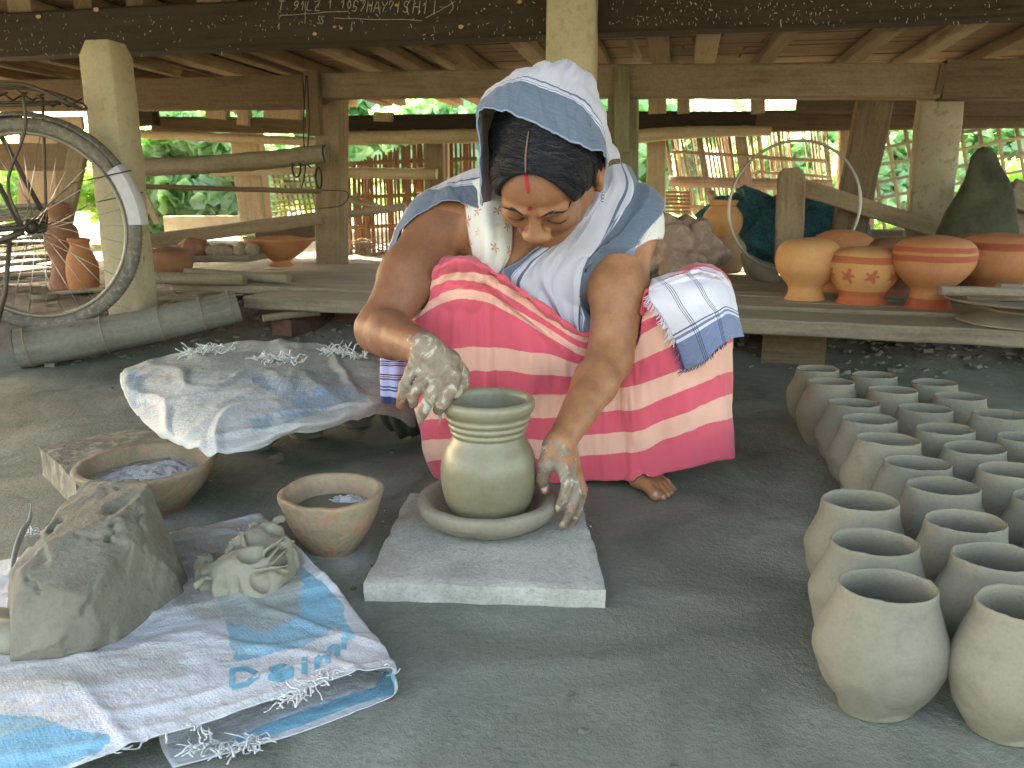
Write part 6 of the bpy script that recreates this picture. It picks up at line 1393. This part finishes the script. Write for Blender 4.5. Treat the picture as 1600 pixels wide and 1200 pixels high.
# sarong: control rows follow the woven stripes (row 0 top edge ... row 11 hem)
cols_ = [
 [(712, 425), (700, 440), (690, 452), (682, 470), (676, 490), (668, 560), (668, 600), (672, 630), (676, 658), (680, 688), (684, 720), (694, 756)],
 [(688, 416), (672, 440), (664, 452), (655, 478), (645, 500), (641, 560), (643, 600), (650, 632), (656, 658), (661, 688), (667, 722), (683, 760)],
 [(722, 403), (718, 424), (716, 437), (714, 452), (710, 466), (706, 544), (706, 582), (708, 613), (710, 649), (712, 684), (714, 716), (722, 758)],
 [(762, 419), (760, 428), (758, 441), (756, 456), (755, 470), (753, 542), (753, 579), (755, 612), (757, 648), (759, 683), (761, 714), (764, 758)],
 [(800, 444), (800, 452), (799, 466), (799, 478), (799, 491), (800, 546), (800, 581), (801, 614), (802, 650), (804, 684), (806, 716), (808, 758)],
 [(858, 487), (858, 493), (858, 503), (858, 514), (858, 526), (859, 554), (859, 585), (860, 616), (860, 653), (861, 687), (862, 717), (863, 757)],
 [(912, 522), (912, 526), (912, 535), (913, 545), (913, 556), (914, 570), (915, 590), (915, 613), (916, 646), (917, 679), (918, 711), (920, 751)],
 [(958, 505), (958, 512), (958, 520), (958, 530), (958, 540), (958, 556), (958, 580), (959, 607), (960, 642), (961, 676), (962, 708), (964, 750)],
 [(1003, 455), (1003, 468), (1002, 480), (1001, 494), (1000, 506), (1000, 524), (1000, 563), (1001, 600), (1002, 637), (1003, 671), (1004, 703), (1006, 748)],
 [(1075, 424), (1078, 432), (1079, 444), (1080, 456), (1080, 466), (1080, 482), (1080, 525), (1081, 567), (1081, 601), (1082, 636), (1083, 667), (1085, 727)],
 [(1122, 436), (1128, 442), (1131, 450), (1133, 458), (1135, 466), (1137, 480), (1138, 510), (1138, 536), (1139, 582), (1140, 617), (1141, 654), (1146, 715)],
 [(1112, 446), (1116, 452), (1118, 460), (1120, 468), (1121, 476), (1122, 488), (1122, 514), (1123, 540), (1124, 580), (1125, 612), (1126, 648), (1130, 706)]]
Yt = [2.02, 1.70, 1.638, 1.665, 1.70, 1.72, 1.745, 1.735, 1.70, 1.635, 1.69, 2.02]; Yb = [2.0, 1.775, 1.735, 1.73, 1.73, 1.73, 1.72, 1.70, 1.685, 1.70, 1.75, 2.0]
g0 = []
for ri in range(12):
    t = ri / 11; row = []
    for ci, cc_ in enumerate(cols_):
        x, y = cc_[ri]; yy = Yt[ci] * (1 - t ** .9) + Yb[ci] * t ** .9; row.append(P(x, y, Y=yy))
    g0.append(row)
lap = [np.array((p[0] * .8 + .03, p[1] + (.22 if 0 < i < 11 else 0), p[2] - .06)) for i, p in enumerate(g0[0])]
NR, NC = 23 * 8 + 1, 300
Gs = spl2([lap] + g0, 12 * 15 + 1, NC); rowpos = np.linspace(-1, 11, 12 * 15 + 1)[:, None] * np.ones((1, NC))
uq = np.linspace(0, 11, NC)[None, :] * np.ones_like(rowpos)
nn = ncoords(Gs); 
amp = np.array([[.0125 * noise.fractal(Vector((uq[i, j] * 1.5, rowpos[i, j] * .22, 1.3)), 1, 2, 3) + .0018 * noise.noise(Vector((Gs[i, j][0] * 26, Gs[i, j][2] * 22, 3))) for j in range(NC)] for i in range(Gs.shape[0])])
# sagging folds between the knees and soft vertical folds towards the hem
for (u0, r0, u1, r1, w_, a_) in ((2.0, .6, 6.2, 5.2, .35, 0.0120), (2.4, 1.5, 6.0, 6.3, .4, -0.0090), (3, 2.2, 5.8, 7.4, .5, 0.0060), (9.3, 2, 7.0, 6, .4, 0.0090), (9.0, 4, 7.2, 7.5, .4, -0.0060), (8.4, 6.5, 8.8, 11, .6, .005), (4.3, 7, 4.2, 11, .3, 0.0075), (9.9, 6, 10, 11, .15, -.008)):
    dx, dy = u1 - u0, r1 - r0; tt = np.clip(((uq - u0) * dx + (rowpos - r0) * dy) / (dx * dx + dy * dy), 0, 1); dd = np.hypot(uq - u0 - tt * dx, (rowpos - r0 - tt * dy) * .8); amp += a_ * np.exp(-(dd / w_) ** 2) * np.sin(np.pi * np.clip(tt, .08, .92))
if nn[90, 150][1] > 0: nn = -nn
Gs = Gs + nn * amp[..., None]; Gs = push(Gs, .006)
Gs[:, :, 2] = np.maximum(Gs[:, :, 2], .003)
rp_ = rowpos.copy(); rp_[rowpos < 0] = .5
sheet('sarong', Gs, M_SAR, her, attrs={'rowpos': rp_}, th=.0022)
# blouse: left strip and right sleeve
def patch(name, grid, mat, n, m_, off, fold=None, attrs=None, th=.0016, bvh=None, smooth=1, parent=her, seed=1):
    Gp = spl2([[P(x, y, Y=yy) for x, y, yy in r_] for r_ in grid], n, m_); Gp = push(Gp, off, bvh); Gp = gsm(Gp, smooth)
    if fold is not None:
        nn = ncoords(Gp); nn[nn[..., 1] > 0] *= -1; A_ = np.array([[fold(i / (n - 1), j / (m_ - 1), Gp[i, j]) for j in range(m_)] for i in range(n)]); Gp = Gp + nn * A_[..., None]
    return sheet(name, Gp, mat, parent, attrs=attrs(n, m_) if attrs else None, th=th), Gp
bd = lambda n, m_: {'border': np.array([[1.0 if (j < 2 or j > m_ - 3) else 0 for j in range(m_)] for i in range(n)])}
patch('blouse', [[(724, 290, 1.80), (745, 280, 1.79), (770, 272, 1.78), (790, 268, 1.78)], [(726, 322, 1.78), (750, 322, 1.74), (775, 322, 1.74), (797, 322, 1.76)], [(731, 362, 1.76), (755, 362, 1.70), (780, 362, 1.70), (801, 362, 1.74)], [(738, 398, 1.76), (757, 398, 1.70), (780, 398, 1.70), (798, 398, 1.74)], [(748, 432, 1.78), (758, 440, 1.74), (772, 440, 1.74), (784, 432, 1.76)], [(765, 480, 1.82), (770, 480, 1.82), (775, 480, 1.82), (780, 480, 1.82)]], M_BLS, 70, 46, .007,
      fold=lambda a, b, p: .0035 * math.sin(b * 15 + a * 3) * math.sin(math.pi * b) * min(1, a * 2), attrs=bd)
patch('sleeve', [[(990, 300, 1.84), (997, 300, 1.85), (1006, 306, 1.88), (1014, 318, 1.92)], [(1000, 326, 1.76), (1006, 324, 1.77), (1012, 328, 1.80), (1025, 340, 1.86)], [(1004, 362, 1.74), (1010, 358, 1.75), (1010, 352, 1.77), (1030, 352, 1.86)], [(982, 400, 1.72), (992, 392, 1.72), (1009, 376, 1.76), (1031, 360, 1.86)]], M_BLS, 44, 46, .006, fold=lambda a, b, p: .002 * math.sin(b * 17 + a * 6), attrs=lambda n, m_: {'border': np.array([[1.0 if i > n - 3 else 0 for j in range(m_)] for i in range(n)])})
# shawl front panel, from her left shoulder across the chest into the waist
fr = [[(918, 282, 1.76), (938, 268, 1.76), (957, 258, 1.78), (975, 256, 1.82), (986, 262, 1.88)],
      [(898, 330, 1.70), (930, 308, 1.70), (960, 294, 1.72), (986, 290, 1.76), (1004, 300, 1.84)],
      [(862, 370, 1.69), (902, 348, 1.69), (940, 332, 1.70), (976, 324, 1.74), (1013, 330, 1.80)],
      [(820, 402, 1.73), (865, 386, 1.72), (910, 376, 1.71), (950, 370, 1.73), (990, 370, 1.77)],
      [(782, 430, 1.76), (833, 426, 1.74), (880, 421, 1.73), (925, 420, 1.74), (969, 424, 1.77)],
      [(812, 462, 1.76), (848, 464, 1.75), (882, 466, 1.745), (916, 470, 1.75), (950, 474, 1.765)],
      [(858, 497, 1.755), (874, 502, 1.75), (892, 506, 1.75), (910, 510, 1.75), (932, 510, 1.755)],
      [(890, 530, 1.755), (900, 532, 1.755), (908, 534, 1.755), (916, 534, 1.755), (926, 530, 1.76)]]
def fold_f(a, b, p):
    k_ = min(1, a * 3) * (1 - .3 * a); return k_ * (.0135 * (1 - abs(math.sin(b * 13 + a * 1.7 + noise.noise(Vector((a * 2.5, b * 3, 4))) * 1.6)) ** .6 * 1.0) + .006 * math.sin(b * 29 - a * 5 + noise.noise(Vector((a * 3, b * 4, 1))) * 3)) * min(1, (1 - b) * 8 + .2)
def att_f(n, m_):
    A = np.zeros((n, m_))
    for i in range(n):
        a = i / (n - 1)
        for j in range(m_):
            b = j / (m_ - 1); v1 = np.interp(b, (0, .62, .70, .78, .985, 1), (0, .30, .45, .62, .9, 1.0)); lw = .11 * sstep(.08, .2, a) * sstep(.75, .5, a); v2 = np.interp(b, (0, .03, lw + 1e-3, lw + .09), (1.0, .9, .5, .3)) if lw > .02 else 0
            A[i, j] = max(v1, v2)
    return {'border': A}
patch('shawl', fr, M_SHW, 150, 130, .021, fold=fold_f, attrs=att_f, smooth=2)[0]['label'] = 'shawl front crossing the chest into the waist'
# hood over the head
hd = [[(753, 322, 1.54), (751, 275, 1.52), (749, 220, 1.495), (748, 174, 1.47), (780, 172, 1.455), (815, 184, 1.445), (857, 204, 1.445), (887, 219, 1.45), (920, 233, 1.465), (945, 240, 1.50), (946, 266, 1.56)],
      [(753, 318, 1.60), (752, 270, 1.58), (750, 214, 1.55), (750, 162, 1.52), (789, 131, 1.49), (820, 127, 1.485), (849, 136, 1.485), (881, 152, 1.49), (911, 173, 1.50), (941, 215, 1.54), (949, 255, 1.62)],
      [(762, 315, 1.68), (760, 262, 1.67), (757, 205, 1.65), (764, 147, 1.60), (800, 117, 1.57), (840, 101, 1.56), (880, 97, 1.57), (906, 108, 1.58), (929, 134, 1.60), (945, 190, 1.63), (957, 248, 1.70)],
      [(772, 310, 1.80), (772, 258, 1.80), (772, 205, 1.78), (780, 160, 1.75), (812, 132, 1.75), (845, 118, 1.75), (880, 112, 1.75), (905, 120, 1.75), (930, 145, 1.76), (948, 200, 1.78), (968, 250, 1.82)],
      [(790, 305, 1.90), (795, 265, 1.92), (800, 235, 1.94), (808, 210, 1.94), (830, 190, 1.94), (850, 180, 1.94), (880, 178, 1.94), (905, 185, 1.94), (925, 200, 1.93), (945, 235, 1.92), (975, 262, 1.90)]]
# join the two meshes for pushing the hood off the hair as well
HBV = BVHTree.FromPolygons(HV.tolist(), HQ.tolist())
def hatt(n, m_):
    A = np.zeros((n, m_))
    for i in range(n):
        a = i / (n - 1) * 4; A[i, :] = np.interp(a, (0, .03, .06, .94, 1.04, 1.12, 1.3), (1.0, 1.0, .9, .62, .50, .40, .2))
    return {'border': A}
def fold_h(a, b, p):
    return .0034 * noise.fractal(Vector((a * 5, b * 26, 2)), 1, 2, 4) + .0026 * sstep(.25, .5, a) * (math.sin(b * 42 + a * 22 + 2 * noise.noise(Vector((a * 3, b * 6, 1)))) + .5 * math.sin(b * 95 + a * 30)) * sstep(.25, .5, b) + .0012 * math.sin(b * 60) * sstep(.05, 0, a)
Gh0 = spl2([[P(x, y, Y=yy) for x, y, yy in r_] for r_ in hd], 110, 190)
Gh = push(Gh0, .005, HBV, far=.06)
kfix = np.clip(1 - np.linspace(0, 1, 110) * 4 / .5, 0, 1)[:, None, None]; Gh = gsm(Gh, 3)
nn = ncoords(Gh); ctr = HC; sg_ = np.sign(((Gh - ctr) * nn).sum(-1, keepdims=True)); nn = nn * sg_
A_ = np.array([[fold_h(i / 109, j / 189, None) for j in range(190)] for i in range(110)]); Gh = Gh + nn * A_[..., None]
hood = sheet('shawl', Gh, M_SHW, her, attrs=hatt(110, 190), th=.0020); hood['label'] = 'shawl drawn over the head as a hood'
# shawl on her right shoulder and down behind the arm
sh = [[(757, 330, 1.74), (728, 319, 1.745), (702, 313, 1.75), (676, 322, 1.765), (647, 352, 1.78), (626, 392, 1.80), (611, 436, 1.84)],
      [(757, 305, 1.76), (726, 303, 1.77), (699, 300, 1.78), (668, 310, 1.80), (638, 340, 1.82), (618, 380, 1.85), (605, 425, 1.88)],
      [(757, 280, 1.79), (724, 285, 1.80), (696, 289, 1.82), (662, 302, 1.85), (632, 332, 1.87), (613, 372, 1.90), (601, 420, 1.92)],
      [(757, 258, 1.83), (724, 270, 1.85), (698, 282, 1.90), (666, 300, 1.94), (640, 332, 1.96), (622, 372, 1.98), (612, 420, 1.98)]]
patch('shawl', sh, M_SHW, 60, 110, .007, fold=lambda a, b, p: .003 * noise.fractal(Vector((b * 14, a * 2, 2)), 1, 2, 3), attrs=lambda n, m_: {'border': np.array([[np.interp(i / (n - 1), (0, .04, .55, .62, .75, 1), (1.0, .9, .62, .50, .38, 0)) for j in range(m_)] for i in range(n)])}, smooth=2)[0]['label'] = 'shawl border over the bent arm shoulder'
# back of the shawl closes the gap between hood and shoulders
bkp = [[(760, 300, 1.86), (800, 285, 1.92), (860, 275, 1.97), (930, 268, 1.92), (985, 268, 1.86)], [(700, 300, 1.92), (780, 300, 2.02), (860, 300, 2.06), (940, 300, 2.02), (1005, 305, 1.92)], [(640, 400, 1.99), (760, 400, 2.12), (860, 400, 2.16), (950, 400, 2.12), (1010, 400, 1.99)], [(680, 540, 2.08), (780, 560, 2.24), (880, 560, 2.28), (980, 560, 2.24), (1040, 540, 2.1)]]
patch('shawl', bkp, M_SHW, 60, 70, .006, fold=lambda a, b, p: .004 * math.sin(b * 40), attrs=lambda n, m_: {'border': np.zeros((n, m_))})[0]['label'] = 'shawl back'
# shawl end hanging below the bent elbow
def su_plaid(m, uv, o, n1):
    v = m.attr('rowpos'); c = (.36, .36, .55); c = m.mix(m.math('GREATER_THAN', v, .86), c, NAVY)
    for lo_, hi_, cc_ in ((.06, .09, NAVY), (.12, .15, (.3, .1, .07)), (.17, .20, NAVY), (.40, .43, NAVY), (.45, .48, (.3, .1, .07)), (.50, .53, NAVY), (.66, .69, NAVY), (.72, .75, NAVY)): c = m.mix(stripe_sel(m, v, lo_, hi_), c, cc_)
    return c
patch('shawl', [[(594, 560, 1.78), (612, 560, 1.77), (636, 560, 1.78)], [(594, 590, 1.77), (612, 592, 1.755), (636, 592, 1.77)], [(595, 628, 1.77), (614, 632, 1.76), (633, 626, 1.77)]], m_cloth('striped shawl end', su_plaid), 40, 30, .004, fold=lambda a, b, p: .004 * math.sin(b * 12), attrs=lambda n, m_: {'rowpos': np.array([[i / (n - 1)] * m_ for i in range(n)])}, th=.0015)[0]['label'] = 'striped shawl end with navy fringe'
M_NVT = m_plain('navy threads', NAVY, .9, var=.3)
patch('shawl', [[(622, 372, 1.90), (612, 392, 1.92), (607, 412, 1.93)], [(628, 380, 1.90), (620, 402, 1.9), (614, 430, 1.9)], [(636, 396, 1.89), (630, 420, 1.89), (620, 446, 1.89)]], M_NVT, 24, 24, .004, th=.0015)[0]['label'] = 'navy inner edge of the shawl'
# --- the cloth on her left knee
KB = BVHTree.FromPolygons([tuple(p) for p in Gs.reshape(-1, 3)], [tuple(int(i) for i in f) for f in g_grid(Gs)[1]])
tw_ = [[(1016, 440, 1.74), (1024, 434, 1.72), (1071, 422, 1.72), (1100, 417, 1.74), (1126, 426, 1.80)],
       [(1015, 464, 1.66), (1045, 450, 1.64), (1090, 445, 1.61), (1120, 440, 1.64), (1143, 448, 1.71)],
       [(1036, 495, 1.63), (1064, 480, 1.60), (1104, 469, 1.585), (1128, 462, 1.61), (1149, 468, 1.68)],
       [(1054, 530, 1.635), (1085, 513, 1.60), (1120, 492, 1.59), (1137, 484, 1.61), (1152, 492, 1.67)],
       [(1071, 578, 1.65), (1103, 562, 1.615), (1131, 536, 1.60), (1147, 528, 1.63), (1162, 526, 1.68)]]
def su_towel(m, uv, o, n1):
    s, t = m.attr('colpos'), m.attr('rowpos'); c = m.mix(m.math('GREATER_THAN', t, .74), (.62, .61, .68), m.mix(m.ramp(m.noise(m.coord('UV', (30, 600, 1), rnd=False), 1, 4, .7), [(.35, 0.), (.65, 1.)]), (.11, .15, .26), (.2, .25, .38)))
    c = m.mix(stripe_sel(m, t, .705, .72), c, BLUE); c = m.mix(stripe_sel(m, t, .765, .79), c, (.6, .62, .7))
    for b in (.235, .255, .275, .485, .503, .521): c = m.mix(stripe_sel(m, s, b, b + .006), c, (.03, .03, .04))
    return c
G_t = spl2([[P(x, y, Y=yy) for x, y, yy in r_] for r_ in tw_], 100, 100); 
A_ = np.array([[.0028 * noise.fractal(Vector((j / 22, i / 40, 5)), 1, 2, 3) for j in range(100)] for i in range(100)]); nn = ncoords(G_t); nn[nn[..., 1] > 0] *= -1; G_t = G_t + nn * A_[..., None]
for i in range(100):
    for j in range(100):
        p = G_t[i, j]; d = Vector(p - np.array((0, 0, CH))); L = d.length; h = KB.ray_cast(Vector((0, 0, CH)), d.normalized())
        if h[0] is not None and (h[0] - Vector((0, 0, CH))).length < L + .004: G_t[i, j] = np.array((0, 0, CH)) + nrm(d) * ((h[0] - Vector((0, 0, CH))).length - .006)
G_t = gsm(G_t, 2)
cp, rp2 = np.meshgrid(np.linspace(0, 1, 100), np.linspace(0, 1, 100))
tow = sheet('cloth', G_t, m_cloth('white checked cloth with blue end', su_towel), attrs={'colpos': cp, 'rowpos': rp2}, th=.002); tag(tow, 'white cloth with black lines, blue border and frayed edge draped over her knee', 'cloth')
def edgefringe(path, n, L, mat, seed, dirv, r0=.0007):
    g = random.Random(seed); ps = []; pt = np.array(path)
    for i in range(n):
        b = pt[int(i / n * len(pt))] ; d = np.array(dirv) + np.array((g.uniform(-.5, .5), g.uniform(-.3, .1), g.uniform(-.5, .5))); d = nrm(d) * L * g.uniform(.5, 1.3); ps.append(g_tube([b, b + d * .5 + np.array((0, -.002, g.uniform(-.002, .002))), b + d], r0, 4, cap=False))
    v, f, u = join(ps); o = mk('frayed_edge', v, f, mat, tow); o['kind'] = 'stuff'
edgefringe(G_t[22:76, 0], 60, .018, m_plain('white threads', (.62, .61, .66), .8, var=.2), 1, (-.6, -.1, -.8)); edgefringe(G_t[76:, 0], 50, .016, M_NVT, 2, (-.5, -.1, -.8)); edgefringe(G_t[-1, :55], 70, .007, M_NVT, 3, (.1, -.1, -1))
# clay drips hanging from her fingers
ps = [g_tube(spl([P(657, 648, Y=1.393), P(658, 657, Y=1.393), P(655, 663, Y=1.395)], 8), [.0085, .008, .007, .006, .005, .004, .003, .001], 8), g_tube(spl([P(683, 640, Y=1.395), P(688, 652, Y=1.395), P(686, 664, Y=1.395)], 8), [.007, .005, .004, .003, .0025, .002, .0015, .001], 8), g_tube(spl([P(690, 640, Y=1.40), P(697, 634, Y=1.41), P(703, 627, Y=1.425)], 8), [.006, .007, .007, .006, .006, .005, .005, .004], 8)]
v, f, u = join(ps); tag(mk('clay_drip', v, f, C_MU2, her, uv=u), 'wet clay drips on the fingertips')
